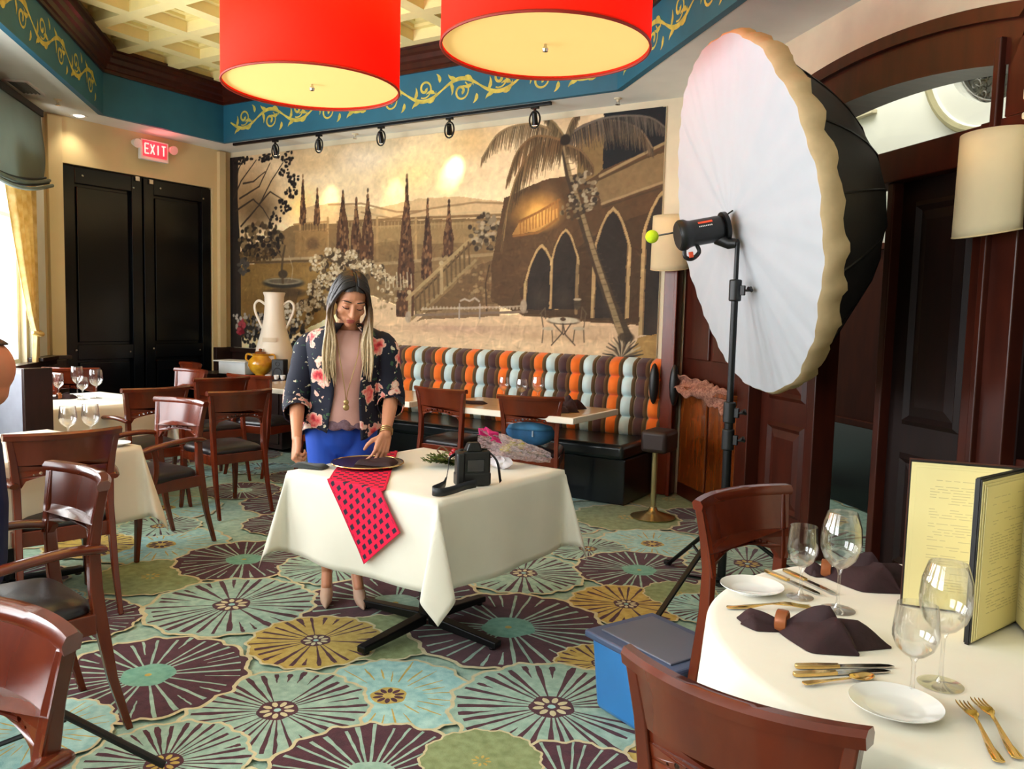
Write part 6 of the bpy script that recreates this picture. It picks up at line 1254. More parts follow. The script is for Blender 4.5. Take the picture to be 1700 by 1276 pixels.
def cutlery(kind, a, b, label, group):
    a = Vector((a[0], a[1])); b = Vector((b[0], b[1])); L_ = 0.215 if kind != 'spoon' else 0.165; d = (b - a).normalized(); ang = atan2(d.y, d.x)
    t = thing({'knife': 'table_knife', 'fork': 'table_fork', 'spoon': 'table_spoon'}[kind], label, kind, (a.x, a.y, ZR + 0.0015), ang, group)
    def flat(prof, name, m, zfn, th):
        up_ = [(x, w) for x, w in prof]; poly = [(x, w) for x, w in up_] + [(x, -w) for x, w in up_[::-1]]
        mb = MB(); mb.slab(poly, 0, th, fn=lambda x, y, h: (x, y, zfn(x) + h)); return mb.build(name, m, t, angle=50, bevel=0.0008, seg=1)
    if kind == 'knife':
        flat([(0, 0.004), (0.004, 0.0075), (0.05, 0.0085), (0.085, 0.0065), (0.095, 0.006)], 'handle', BRASS, lambda x: 0.0, 0.0075)
        poly = [(0.094, 0.005), (0.10, 0.0085), (0.14, 0.010), (0.19, 0.0095), (0.207, 0.006), (0.215, -0.002), (0.20, -0.006), (0.10, -0.006), (0.094, -0.005)]
        mb = MB(); mb.slab(poly[::-1], 0.001, 0.0035); mb.build('blade', SILVER, t, smooth=False)
    elif kind == 'fork':
        zf = lambda x: 0.004 + 0.010 * max(0, sin((x - 0.06) / 0.15 * pi)) if x > 0.06 else 0.002
        flat([(0, 0.004), (0.003, 0.0095), (0.03, 0.0085), (0.06, 0.005), (0.10, 0.0032), (0.128, 0.0034), (0.138, 0.008), (0.15, 0.0115), (0.165, 0.012)], 'handle', BRASS, zf, 0.003)
        for k in range(4):
            y = -0.0102 + k * 0.0068; mb = MB(); mb.tube([(0.163, y, zf(0.163) + 0.0015), (0.185, y, zf(0.185) + 0.001), (0.205, y * 1.02, zf(0.2) + 0.002), (0.214, y * 1.02, zf(0.2) + 0.003)], [0.0021, 0.002, 0.0017, 0.0008], 6); mb.build('tine', BRASS, t)
    else:
        flat([(0, 0.004), (0.003, 0.008), (0.03, 0.007), (0.06, 0.004), (0.112, 0.003)], 'handle', BRASS, lambda x: 0.004, 0.0028)
        mb = MB(); mb.grid(lambda u, v: (0.138 + 0.029 * (2 * u - 1), 0.0175 * (2 * v - 1) * sqrt(max(0.0, 1 - (2 * u - 1) ** 2)), 0.0075 - 0.007 * max(0, 1 - (2 * u - 1) ** 2 - (2 * v - 1) ** 2 * .8)), 16, 12); mb.build('bowl', BRASS, t, solid=0.0012)
    return t
cutlery('knife', (-0.349, 1.723), (-0.177, 1.847), 'pale gold table knife lying beside the front napkin, upper of the pair', 'pale gold cutlery')
cutlery('knife', (-0.343, 1.658 + .022), (-0.173, 1.80 + .022), 'pale gold table knife lying lower of the pair, next to the spoon', 'pale gold cutlery')
cutlery('spoon', (-0.316, 1.644), (-0.208, 1.762), 'pale gold spoon beside the lower knife', 'pale gold cutlery')
cutlery('fork', (0.023, 1.533), (-0.042, 1.731), 'pale gold fork at the right of the near plate, left of the pair', 'pale gold cutlery')
cutlery('fork', (0.049, 1.564), (-0.026, 1.783), 'pale gold fork at the right of the near plate, right of the pair', 'pale gold cutlery')
cutlery('knife', (-0.575, 2.352), (-0.405, 2.235), 'silver looking knife at the far place setting, nearer the small glass', 'pale gold cutlery')
cutlery('knife', (-0.531, 2.390), (-0.355, 2.250), 'silver looking knife at the far place setting, nearer the rear napkin', 'pale gold cutlery')
cutlery('fork', (-0.575, 1.985), (-0.405, 2.095), 'gold fork between the far plate and the front napkin', 'pale gold cutlery')
RINGM = mat('copper_ring', (150, 84, 44), rough=0.35, metal=0.3)
def napkin(label, loc, ang, lf, lt, wf, wt, hgt=0.035, seed=1, name='napkin', z=ZR, ringy=True):
    """cloth gathered through a ring: a wide fan one way, a short tuft the other"""
    t = thing(name, label, 'napkin', (loc[0], loc[1], z), ang); q = random.Random(seed); p = [q.random() * 6 for _ in range(4)]
    mb = MB()
    def lobe(a0, L_, W, H, x0, sk):
        """one folded flap: ridged cross-section, tapering to a point"""
        NU, NV = 26, 18; ca, sa = cos(a0), sin(a0)
        def fn(u, v):
            s = u; c = 2 * v - 1
            w = 0.016 + (W - 0.016) * min(1, s / 0.55) ** 0.8 if s < 0.62 else W * max(0.02, 1 - ((s - 0.62) / 0.38) ** 1.15)
            h = 0.020 + (H - 0.020) * sin(pi * min(1, s / 0.9) * 0.62) if s < 0.72 else H * 0.93 * max(0.05, 1 - ((s - 0.72) / 0.28) ** 1.3)
            cc = c + sk * (1 - c * c) * min(1, s * 2)
            x = L_ * s; y = w * cc; z_ = h * max(0.0, 1 - abs(c) ** 1.25) ** 0.9 + 0.0025 * sin(c * 9 + p[0] + s * 5) * (1 - abs(c)) + 0.0012
            return (x0 + x * ca - y * sa, x * sa + y * ca, max(0.001, z_))
        mb.grid(fn, NU, NV)
        mb.grid(lambda u, v: (lambda q_: (q_[0], q_[1], 0.0006))(fn(u, v)), NU, 2)
    lobe(0.10, lf, wf * 0.62, hgt, 0.0, -0.25); lobe(-0.34, lf * 0.80, wf * 0.66, hgt * 1.08, 0.0, 0.3); lobe(-0.12, lf * 0.62, wf * 0.34, hgt * 1.45, 0.005, 0.0)
    lobe(pi - 0.12, lt, wt * 0.9, hgt * 0.62, 0.0, 0.2); lobe(pi + 0.22, lt * 0.85, wt * 0.8, hgt * 0.5, 0.0, -0.2)
    mb.build('cloth', PLUM, t, angle=50)
    if ringy:
        mb = MB(); mb.lathe([(0.022, -0.014), (0.026, -0.012), (0.027, 0.0), (0.026, 0.012), (0.022, 0.014)], 26)
        M = Matrix.Translation((0.0, 0, 0.022)) @ Matrix.Rotation(pi / 2, 4, 'Y'); mb.v = [tuple(M @ Vector(v)) for v in mb.v]; mb.build('napkin_ring', RINGM, t, angle=50)
    return t
napkin('dark plum napkin gathered in a copper ring at the front place setting', (-0.425, 1.925), radians(2), 0.235, 0.11, 0.105, 0.040, 0.056, 2)
mb = MB(); mb.tube(smooth_path([(-0.1, 0.0, 0.008), (-0.125, -0.004, 0.006), (-0.14, 0.002, 0.006)], 4), 0.003, 6)
napkin('dark plum napkin fanned out at the far place setting by the menu', (-0.42, 2.42), radians(8), 0.26, 0.06, 0.10, 0.03, 0.06, 5)
napkin('dark plum napkin peeping in at the right edge of the round table', (0.11, 1.80), radians(-60), 0.12, 0.05, 0.05, 0.03, 0.05, 7)
# menus: open boards standing on edge, hinged at the far corner
PRINT = mat('menu_print', (196, 184, 140), rough=0.8)
COVER = mat('menu_cover', (72, 32, 24), rough=0.4, coat=0.3); INNER = mat('menu_spine_black', (16, 15, 14), rough=0.5)
def menu(label, S, leaves, h, group):
    """boards standing on edge that share a spine; each carries pale pages on the faces listed"""
    t = thing('menu', label, 'menu', (S[0], S[1], ZR), 0, group); q = random.Random(7)
    for e, faces in leaves:
        d = Vector((e[0] - S[0], e[1] - S[1], 0)); L_ = d.length; d.normalize(); nrm = Vector((-d.y, d.x, 0))
        def pt(s, k, z): return d * s + nrm * k + Vector((0, 0, z))
        def slab_(mb, s0, s1, k0, k1, z0, z1): mb.hexa([pt(s0, k0, z0), pt(s1, k0, z0), pt(s1, k1, z0), pt(s0, k1, z0), pt(s0, k0, z1), pt(s1, k0, z1), pt(s1, k1, z1), pt(s0, k1, z1)])
        mb = MB(); slab_(mb, 0.006, L_, -0.004, 0.004, 0, h); brd = mb.build('cover_board', INNER if len(faces) > 1 else COVER, t, smooth=False)
        for sg in faces:
            mb = MB(); slab_(mb, 0.008, L_ - 0.002, sg * 0.0042, sg * 0.007, 0.003, h - 0.003); mb.build('black_lining', INNER, brd, smooth=False)
            for k in range(3):
                mb = MB(); slab_(mb, 0.012, L_ - 0.005 - 0.007 * (2 - k) * 0 - 0.006 * k, sg * (0.0075 + 0.0025 * k), sg * (0.009 + 0.0025 * k), 0.006 + 0.004 * k, h - 0.008 - 0.006 * k); mb.build('page', PAPER, brd, smooth=False)
            mb = MB(); zz = h - 0.05
            while zz > 0.05:
                s = 0.05
                while s < L_ - 0.06:
                    w_ = q.uniform(0.012, 0.04)
                    if q.random() < 0.72: slab_(mb, s, min(s + w_, L_ - 0.05), sg * 0.0140, sg * 0.0142, zz, zz + 0.0016)
                    s += w_ + 0.006
                zz -= q.choice((0.007, 0.007, 0.007, 0.016))
            mb.build('print', PRINT, brd, smooth=False)
    return t
menu('open menu standing on the round table with pale yellow pages', (0.045, 2.335), [((-0.212, 2.285), (1,)), ((-0.052, 2.085), (-1, 1)), ((0.115, 2.085), (-1,))], 0.385, 'menus')

# ------------------------------------------------------------------ things on the centre table
TZ = 0.7475
RCOL = np.array(lin((236, 16, 66))[:3]); RBLK = np.array(lin((40, 34, 52))[:3])
du, dv = 0.0025, 0.0025; NUr, NVr = 480, 103
d2 = Vector((0.6, -0.8)); w2 = Vector((0.8, 0.6)); E1 = Vector((-2.216, 2.187))
P3 = np.zeros((NUr, NVr, 3)); RG = np.zeros((NUr, NVr, 3))
for i in range(NUr):
    for j in range(NVr):
        p = E1 + w2 * (j * dv) - d2 * ((NUr - 1 - i) * du)
        yf = 2.955 - 0.4475 + -0.0787 * (p.x + 2.26)
        yl = -2.26 - 0.4475 + 0.0787 * (p.y - 2.955)        # left edge of the table
        x, y, z_ = p.x, p.y, TZ + 0.002
        if y < yf:
            s = yf - y; z_ = TZ + 0.002 - s if s > 0.01 else TZ + 0.002 - s * 0.6; y = yf - 0.014 - 0.055 * s - 0.016 * max(0, sin((p.x + 2.26) * 7))
        if x < yl:
            s = yl - x; z_ = min(z_, TZ + 0.002 - s); x = yl - 0.014 - 0.055 * s
        P3[i, j] = (x, y, z_ + 0.0015 * sin(i * 0.055))
        L_ = (NUr - 1 - i) * du; W_ = j * dv
        k = round((L_ - 0.024) / 0.036); off_ = 0.021 if k % 2 else 0.0
        m_ = round((W_ - 0.022 - off_) / 0.042); a = abs(L_ - 0.024 - k * 0.036); b = abs(W_ - 0.022 - off_ - m_ * 0.042)
        dark = a < 0.0105 and b < 0.0105
        RG[i, j] = RBLK if dark and 0.008 < W_ < 0.247 else (RCOL if 0.006 < W_ < 0.25 else RCOL * 0.65)
o = painted_grid('table_runner', P3, RG, attr_mat('woven_runner', rough=0.75, noise_amt=0.06, nscale=200, bump=0.1, bscale=200))
md = o.modifiers.new('thickness', 'SOLIDIFY'); md.thickness = 0.002; md.offset = 1
tag(o, 'bright red runner with dark squares lying across the centre table and hanging over its edge', 'runner')
ch = thing('charger_plate', 'dark brown charger plate with gold rim on the red runner under the woman\'s hand', 'plate', (-2.535, 2.84, TZ + 0.004))
mb = MB(); mb.lathe([(0, 0.0), (0.10, 0.0), (0.165, 0.014), (0.168, 0.017), (0.15, 0.015), (0.105, 0.005), (0, 0.005)], 56); mb.build('plate', mat('charger_brown', (66, 40, 30), rough=0.3, coat=0.4), ch, angle=60)
mb = MB(); mb.tube([(0.167 * cos(2 * pi * i / 64), 0.167 * sin(2 * pi * i / 64), 0.0165) for i in range(64)], 0.0035, 6, closed=True); mb.build('gold_rim', BRASS, ch)
def folded(label, name, loc, rz, size, m, cat='napkin'):
    mb = MB(); a, b, h = size
    def fn(u, v): 
        x = (u - .5) * a; y = (v - .5) * b * (1 - 0.25 * u); e = (1 - (2 * u - 1) ** 6) * (1 - (2 * v - 1) ** 6); return (x, y, h * e * (0.75 + 0.2 * sin(u * 5 + v * 3)) + 0.001)
    mb.grid(fn, 24, 20); mb.add([(-a / 2, -b / 2, 0), (a / 2, -b / 2 * .75, 0), (a / 2, b / 2 * .75, 0), (-a / 2, b / 2, 0)], [(3, 2, 1, 0)])
    o = mb.build(name, m, None, angle=180); o.location = loc; o.rotation_euler = (0, 0, rz); return tag(o, label, cat)
folded('folded plum napkin on the dark charger under the woman\'s left hand', 'folded_napkin', (-2.50, 2.865, TZ + 0.0105), radians(200), (0.19, 0.12, 0.034), PLUM)
folded('dark folded cloth pad held in the woman\'s right fist at the table corner', 'cloth_pad', (-2.715, 2.655, TZ + 0.003), radians(12), (0.16, 0.10, 0.022), mat('dark_green_cloth', (20, 30, 30), rough=0.7, sheen=0.2), 'pad')
# camera with strap
ca = thing('camera', 'black camera with battery grip and strap lying on the cream tablecloth', 'camera', (-1.915, 2.80, TZ + 0.001), radians(50))
mb = MB(); mb.box((0, 0, 0.075), (0.145, 0.06, 0.148)); mb.box((-0.06, -0.03, 0.075), (0.036, 0.035, 0.140)); mb.box((0, 0.0, 0.03), (0.15, 0.068, 0.058)); mb.build('body', BLACKP, ca, bevel=0.010, seg=3)
mb = MB(); mb.hexa([(-0.035, -0.03, 0.146), (0.035, -0.03, 0.146), (0.035, 0.03, 0.146), (-0.035, 0.03, 0.146), (-0.022, -0.032, 0.186), (0.022, -0.032, 0.186), (0.022, 0.018, 0.182), (-0.022, 0.018, 0.182)]); mb.build('viewfinder_hump', BLACKP, ca, smooth=False, bevel=0.006)
mb = MB(); M = Matrix.Translation((0.01, 0.03, 0.092)) @ Matrix.Rotation(-pi / 2, 4, 'X'); mb.xf = M; mb.lathe([(0.0, 0.0), (0.036, 0.0), (0.037, 0.02), (0.034, 0.024), (0.036, 0.03), (0.037, 0.066), (0.033, 0.07), (0.027, 0.058), (0.0, 0.052)], 30); mb.build('lens', BLACKP, ca, angle=40)
mb = MB(); mb.box((0.005, -0.032, 0.088), (0.075, 0.004, 0.052)); mb.build('screen', mat('camera_screen', (20, 24, 28), rough=0.1), ca, smooth=False, bevel=0.002)
for k, (x, z_) in enumerate(((0.052, 0.148), (0.035, 0.149), (-0.052, 0.148))):
    mb = MB(); mb.lathe([(0, 0), (0.011, 0), (0.011, 0.007), (0, 0.009)], 16, c=(x, 0.0, z_)); mb.build('dial', BLACKP, ca)
mb = MB(); P_ = smooth_path([(0.076, 0.0, 0.135), (0.10, -0.03, 0.10), (0.105, -0.06, 0.03), (0.11, -0.05, 0.022)], 6); mb.tube(P_, 0.004, 6, flat=(2.2, .5)); mb.build('strap_end', BLACK, ca)
mb = MB()
pts = smooth_path([(-0.076, 0.0, 0.135), (-0.105, -0.02, 0.12), (-0.11, -0.02, 0.075), (-0.125, -0.03, 0.02), (-0.16, -0.09, 0.018), (-0.20, -0.14, 0.018), (-0.205, -0.175, 0.018), (-0.175, -0.19, 0.018), (-0.12, -0.155, 0.018), (-0.05, -0.09, 0.018), (0.0, -0.06, 0.018)], 6)
vs = []
for i, p in enumerate(pts):
    hh = 0.0165 if p.z < 0.03 else 0.006
    vs += [(p.x, p.y, p.z - hh), (p.x, p.y, p.z + hh)]
mb.add(vs, [(2 * i, 2 * i + 2, 2 * i + 3, 2 * i + 1) for i in range(len(pts) - 1)]); mb.build('strap', mat('camera_strap', (20, 24, 30), rough=0.5), ca, solid=0.003, angle=80)
# greenery with red berries, and a bunch in clear wrap
LEAF = mat('evergreen', (58, 84, 34), rough=0.6, col2=(104, 120, 48), scale=30)
gr_ = thing('evergreen_sprig', 'sprig of evergreen with red berries behind the camera', 'greenery', (-2.22, 3.10, TZ + 0.002), radians(35))
mb = MB(); q = random.Random(12)
for k in range(18):
    a = pi + q.uniform(-1.0, 1.0); L_ = q.uniform(0.10, 0.17); el = q.uniform(0.1, 0.75)
    for s in range(16):
        t_l = s / 15; c = Vector((cos(a) * cos(el), sin(a) * cos(el), sin(el) * (1 - 0.5 * t_l))) * (L_ * t_l) + Vector((0, 0, 0.012))
        for sd in (-1, 1):
            b = a + sd * 1.0; ln = 0.046 * (1 - 0.6 * t_l); e = c + Vector((cos(b) * ln, sin(b) * ln, q.uniform(-0.006, 0.012))); w_ = Vector((-sin(b), cos(b), 0)) * 0.0065
            mb.add([c, (c + e) / 2 + w_, e, (c + e) / 2 - w_], [(0, 1, 2, 3)])
f_ = mb.build('foliage', LEAF, gr_, smooth=False); f_['kind'] = 'stuff'
mb = MB(); mb.tube([(-0.05, 0, 0.03), (0.0, 0, 0.05), (0.12, -0.01, 0.03), (0.2, -0.02, 0.02)], 0.004, 6); mb.tube(smooth_path([(-0.02, 0.02, 0.05), (-0.06, 0.03, 0.085), (-0.085, 0.02, 0.07), (-0.07, 0.01, 0.055)], 5), 0.004, 6); mb.build('stem', mat('twig', (110, 84, 60), rough=0.8), gr_)
BERRY = mat('red_berry', (176, 20, 40), rough=0.25, coat=0.4)
for k in range(7):
    mb = MB(); mb.ball((0.01 + q.uniform(-0.03, 0.035), q.uniform(-0.02, 0.02), 0.06 + q.uniform(-0.012, 0.018)), 0.011, 12, 8); mb.build('berry', BERRY, gr_)
cw = thing('wrapped_bouquet', 'small bouquet in crumpled clear wrap with pink rim on the centre table', 'bouquet', (-2.00, 3.30, TZ + 0.002), radians(58))
WRAP = film_mat('clear_wrap', (232, 214, 224), 0.55, 0.10); PINKW = mat('pink_film', (226, 60, 140), rough=0.3, alpha_trans=0.4)
mb = MB(); p = [q.random() * 6 for _ in range(5)]
def wrap(u, v):
    a = 2 * pi * v; x = 0.17 - 0.34 * u; r = (0.035 + 0.045 * u ** 0.8) * (1 + 0.14 * sin(7 * a + p[0] + u * 9) + 0.08 * sin(13 * a + p[1] - u * 14)); return (x, r * cos(a), 0.062 + 0.06 * u + r * sin(a) * 0.72 - 0.03 * (1 - u))
mb.grid(wrap, 22, 40); mb.build('clear_sleeve', WRAP, cw, angle=60)
mb = MB(); mb.grid(lambda u, v: tuple(Vector(wrap(0.86 + 0.16 * u, 0.05 + 0.42 * v)) + Vector((0, 0, 0.004))), 6, 30); mb.build('pink_edge', PINKW, cw, solid=0.0015)
for k in range(6):
    mb = MB(); mb.ball((-0.02 + q.uniform(-0.06, 0.05), q.uniform(-0.03, 0.03), 0.085 + q.uniform(-0.012, 0.02)), (0.02, 0.018, 0.016), 12, 8); mb.build('flower', mat('chartreuse_bloom', (168, 160, 56), rough=0.7), cw)
mb = MB()
for k in range(6): mb.tube([(-0.05, q.uniform(-.02, .02), 0.08), (0.15, q.uniform(-.015, .015), 0.04)], 0.003, 5)
mb.build('stem', LEAF, cw)
mb = MB(); p = [q.random() * 6 for _ in range(4)]
mb.grid(lambda u, v: (0.06 * sin(pi * u) * cos(2 * pi * v) * (1 + .2 * sin(5 * 2 * pi * v + p[0] + 9 * u)), 0.04 * sin(pi * u) * sin(2 * pi * v) * (1 + .2 * sin(7 * 2 * pi * v + p[1])), 0.028 + 0.027 * cos(pi * u) * (1 + .15 * sin(6 * v * 6.28 + p[2]))), 16, 36)
o = mb.build('crumpled_tissue', mat('white_tissue', (226, 222, 228), rough=0.7, var=0.08, scale=30), None, angle=30); o.location = (-2.03, 3.20, TZ); tag(o, 'ball of crumpled white tissue between the camera and the wrapped bouquet', 'paper')
cn = thing('candy_cane_pick', 'small red and white striped stick beside the evergreen sprig', 'decoration', (-2.07, 3.10, TZ + 0.072), radians(40))
for k in range(5):
    mb = MB(); mb.tube([(-0.03 + 0.0125 * k, 0, 0.0), (-0.03 + 0.0125 * (k + 1), 0, 0.0)], 0.012, 12); mb.build('stripe', mat('candy_red', (214, 40, 44), rough=0.3) if k % 2 else WHITEP, cn)
mb = MB(); mb.tube([(-0.02, 0, -0.01), (0.0, 0.0, -0.07)], 0.004, 6); mb.build('pick', mat('twig', (110, 84, 60)), cn)

# ------------------------------------------------------------------ tables at the back: glasses and napkins
GB = 'wine glasses on the banquette table'
for (X, Y, h, r, lab) in ((-3.60, 5.70, 0.20, 0.042, 'wine glass on the banquette table, left of the three'), (-3.45, 5.74, 0.19, 0.048, 'wine glass on the banquette table, middle of the three'), (-3.31, 5.76, 0.215, 0.05, 'wine glass on the banquette table, right of the three')):
    glass(lab, (X, Y, 0.7515), h, r, GB, 0.86)
napkin('dark napkin bundle standing at the right end of the banquette table', (-3.02, 5.55), radians(20), 0.24, 0.10, 0.10, 0.05, 0.075, 9, z=0.752)
napkin('second dark napkin lying behind the red brown chair with the denim bag', (-2.96, 5.36), radians(10), 0.22, 0.10, 0.07, 0.05, 0.045, 10, z=0.752)
folded('dark folded napkin at the left end of the banquette table with glasses', 'folded_napkin', (-3.72, 5.36, 0.752), radians(10), (0.30, 0.13, 0.03), PLUM)
GC = 'wine glasses on the back left table'
for (X, Y, h, r, lab) in ((-6.20, 3.44, 0.185, 0.040, 'wine glass at the left of the back table, before the orange chair'), (-6.22, 3.60, 0.235, 0.046, 'tall wine glass in the middle of the back table'), (-6.00, 3.62, 0.22, 0.05, 'wine glass at the right of the back table'), (-5.98, 3.50, 0.17, 0.042, 'small wine glass tucked in front of the right one on the back table')):
    glass(lab, (X, Y, 0.7465), h, r, GC, 0.86)
napkin('dark napkin on the back left table under the glasses', (-6.12, 3.40), radians(80), 0.14, 0.08, 0.05, 0.03, 0.035, 21)
napkin('second dark napkin at the far side of the back left table', (-6.33, 3.30), radians(70), 0.14, 0.08, 0.06, 0.04, 0.04, 22)
GD = 'wine glasses on the draped table at left'
for (X, Y, h, r, lab) in ((-4.17, 2.36, 0.19, 0.044, 'wine glass standing behind the dark armchair, left of the pair'), (-4.10, 2.44, 0.20, 0.044, 'wine glass standing behind the dark armchair, right of the pair')):
    glass(lab, (X, Y, 0.7465), h, r, GD, 0.86)
# ------------------------------------------------------------------ sideboard with jars
sd = thing('sideboard', 'dark sideboard in the corner carrying the tall white jar', 'sideboard', (-7.02, 6.02, 0))
mb = MB(); mb.box((0, 0, 0.37), (1.40, 0.48, 0.68)); mb.build('carcass', WOODB, sd, smooth=False, bevel=0.006)
mb = MB(); mb.box((0, 0, 0.73), (1.46, 0.52, 0.04)); mb.build('worktop', WOODB, sd, smooth=False, bevel=0.008)
for x in (-0.35, 0.35):
    mb = MB(); mb.box((x, -0.245, 0.38), (0.62, 0.02, 0.6)); d_ = mb.build('cupboard_door', WOODB, sd, smooth=False, bevel=0.008)
    mb = MB(); mb.ball((x * 0.25, -0.265, 0.42), 0.014, 10, 8); mb.build('knob', BRASS, d_)
ja = thing('tall_jar', 'tall white two-handled ceramic jar on the dark sideboard in the corner', 'jar', (-6.70, 6.02, 0.75))
CER = mat('cream_ceramic', (226, 214, 196), rough=0.45, var=0.06, scale=3)
mb = MB(); mb.lathe([(0, 0), (0.17, 0), (0.20, 0.04), (0.21, 0.14), (0.185, 0.30), (0.14, 0.46), (0.11, 0.60), (0.098, 0.74), (0.10, 0.84), (0.115, 0.885), (0.108, 0.89), (0.085, 0.84), (0.08, 0.7)], 40); mb.build('body', CER, ja, angle=60)
Rv = Matrix.Rotation(radians(31), 4, 'Z')
for s in (-1, 1):
    mb = MB(); mb.tube([Rv @ p for p in smooth_path([(s * 0.095, 0, 0.76), (s * 0.16, 0, 0.80), (s * 0.205, 0, 0.76), (s * 0.20, 0, 0.68), (s * 0.15, 0, 0.56), (s * 0.12, 0, 0.50)], 6)], 0.013, 10); mb.build('handle', CER, ja)
mb = MB(); mb.lathe([(0.164, 0.37), (0.172, 0.372), (0.168, 0.415), (0.158, 0.415)], 12, ang=0.9, a0=-1.5); mb.build('label_plaque', mat('plaque', (206, 190, 164), rough=0.6), ja)
am = thing('amber_pitcher', 'amber glazed pot bellied jar on the sideboard in front of the white jar', 'jar', (-6.66, 5.80, 0.75))
AMB = mat('amber_glaze', (168, 96, 20), rough=0.15, col2=(226, 176, 44), scale=9, coat=0.6)
mb = MB(); mb.lathe([(0, 0), (0.07, 0), (0.075, 0.015), (0.05, 0.03), (0.10, 0.07), (0.13, 0.13), (0.12, 0.18), (0.085, 0.215), (0.08, 0.23), (0.10, 0.25), (0.09, 0.25), (0.07, 0.22)], 32); mb.build('body', AMB, am, angle=60)
for s in (-1, 1):
    mb = MB(); mb.tube(smooth_path([Rv @ Vector((s * 0.085, 0, 0.235)), Rv @ Vector((s * 0.14, 0, 0.24)), Rv @ Vector((s * 0.15, 0, 0.19)), Rv @ Vector((s * 0.115, 0, 0.16))], 6), 0.011, 8); mb.build('ear', AMB, am)
mb = MB(); mb.lathe([(0, 0.25), (0.06, 0.25), (0.05, 0.27), (0.015, 0.28), (0.018, 0.30), (0, 0.305)], 24); mb.build('lid', mat('amber_lid', (120, 60, 16), rough=0.2, coat=0.5), am)
sp = thing('speaker', 'small black box speaker standing in front of the tall white jar', 'speaker', (-6.44, 5.86, 0.75), radians(25))
mb = MB(); mb.box((0, 0, 0.10), (0.13, 0.12, 0.20)); mb.build('cabinet', BLACKP, sp, bevel=0.008)
for zz, r in ((0.07, 0.045), (0.155, 0.022)):
    mb = MB(); mb.xf = Matrix.Translation((0, -0.061, zz)) @ Matrix.Rotation(pi / 2, 4, 'X'); mb.lathe([(0, -0.004), (r * 0.5, -0.006), (r * 0.92, 0.0), (r, 0.003), (r * 1.05, 0.0)], 24); mb.build('driver', mat('driver_grey', (40, 40, 44), rough=0.5), sp)
wbx = thing('white_tray', 'white shallow crate on the dark stand left of the amber jar', 'tray', (-7.10, 5.86, 0.75), radians(12))
mb = MB(); mb.box((0, 0, 0.15), (0.42, 0.26, 0.012)); mb.build('rim_board', WHITEP, wbx, smooth=False, bevel=0.004)
mb = MB(); mb.box((0.02, 0, 0.08), (0.34, 0.22, 0.13)); mb.build('crate', mat('crate_grey_white', (206, 210, 212), rough=0.5), wbx, smooth=False, bevel=0.006)
mb = MB(); mb.box((0.02, 0, 0.0075), (0.36, 0.24, 0.015)); mb.build('base', BLACK, wbx, smooth=False)
for k, (x, y) in enumerate(((-6.47, 5.79), (-6.39, 5.83), (-6.34, 5.87))):
    mb = MB(); mb.lathe([(0, 0), (0.018, 0), (0.026, 0.02), (0.028, 0.045), (0.025, 0.045), (0.02, 0.012), (0, 0.01)], 20); o = mb.build('small_cup', CHINA, None, angle=60); o.location = (x, y - 0.06, 0.75)
    tag(o, ('left of the three small white cups', 'middle of the three small white cups', 'right of the three small white cups')[k] + ' at the foot of the black speaker', 'cup', 'small white cups by the speaker')
# ------------------------------------------------------------------ denim bag on a chair, booth divider
DEN = mat('blue_denim', (40, 92, 136), rough=0.8, var=0.3, scale=9, bump=0.1, bscale=120)
bg = thing('denim_bag', 'blue denim bag lying on the seat of the red brown chair by the banquette table', 'bag', (-3.03, 5.21, 0.503), radians(23))
mb = MB(); p = [q.random() * 6 for _ in range(4)]
def bagf(u, v):
    a = 2 * pi * v; s = sin(pi * u) ** 0.55; return (0.19 * s * cos(a) * (1 + .05 * sin(3 * a + p[0])), 0.13 * s * sin(a) * (1 + .07 * sin(4 * a + p[1] + u * 5)), 0.115 - 0.115 * cos(pi * u) * (1 + .08 * sin(2 * a + p[2])) + 0.008)
mb.grid(bagf, 24, 40); mb.build('body', DEN, bg, angle=180)
mb = MB(); mb.grid(lambda u, v: tuple(Vector(bagf(0.50 + 0.38 * u, 0.54 + 0.42 * v)) * 1.0 + Vector((0, -0.008, 0.004))), 8, 20); mb.build('flap', mat('denim_flap', (64, 124, 168), rough=0.8, var=0.3, scale=9), bg, angle=180, solid=0.004)
mb = MB(); mb.box((0.02, -0.135, 0.13), (0.012, 0.006, 0.10)); mb.build('tag_strap', mat('strap_pale', (150, 170, 186), rough=0.7), bg, smooth=False, bevel=0.002)
mb = MB(); mb.tube(smooth_path([(-0.10, -0.05, 0.20), (-0.05, -0.13, 0.24), (0.05, -0.14, 0.22), (0.11, -0.06, 0.18)], 6), 0.012, 8, flat=(1.6, .5)); mb.build('strap', mat('strap_pale', (150, 170, 186), rough=0.7), bg)
bd = thing('booth_divider', 'grey upholstered booth back with a dark wooden end at the left edge', 'booth', (-5.785, 2.765, 0))
mb = MB(); mb.box((0.0, 0, 0.55), (1.10, 0.13, 0.98)); mb.build('upholstery', mat('grey_vinyl', (150, 152, 164), rough=0.5), bd, bevel=0.02, seg=3)
mb = MB(); mb.box((0.565, 0, 0.535), (0.03, 0.18, 1.05)); mb.build('end_panel', WOODB, bd, smooth=False, bevel=0.006)
mb = MB(); mb.box((0.0, 0, 0.04), (1.12, 0.15, 0.08)); mb.build('plinth', WOODB, bd, smooth=False)
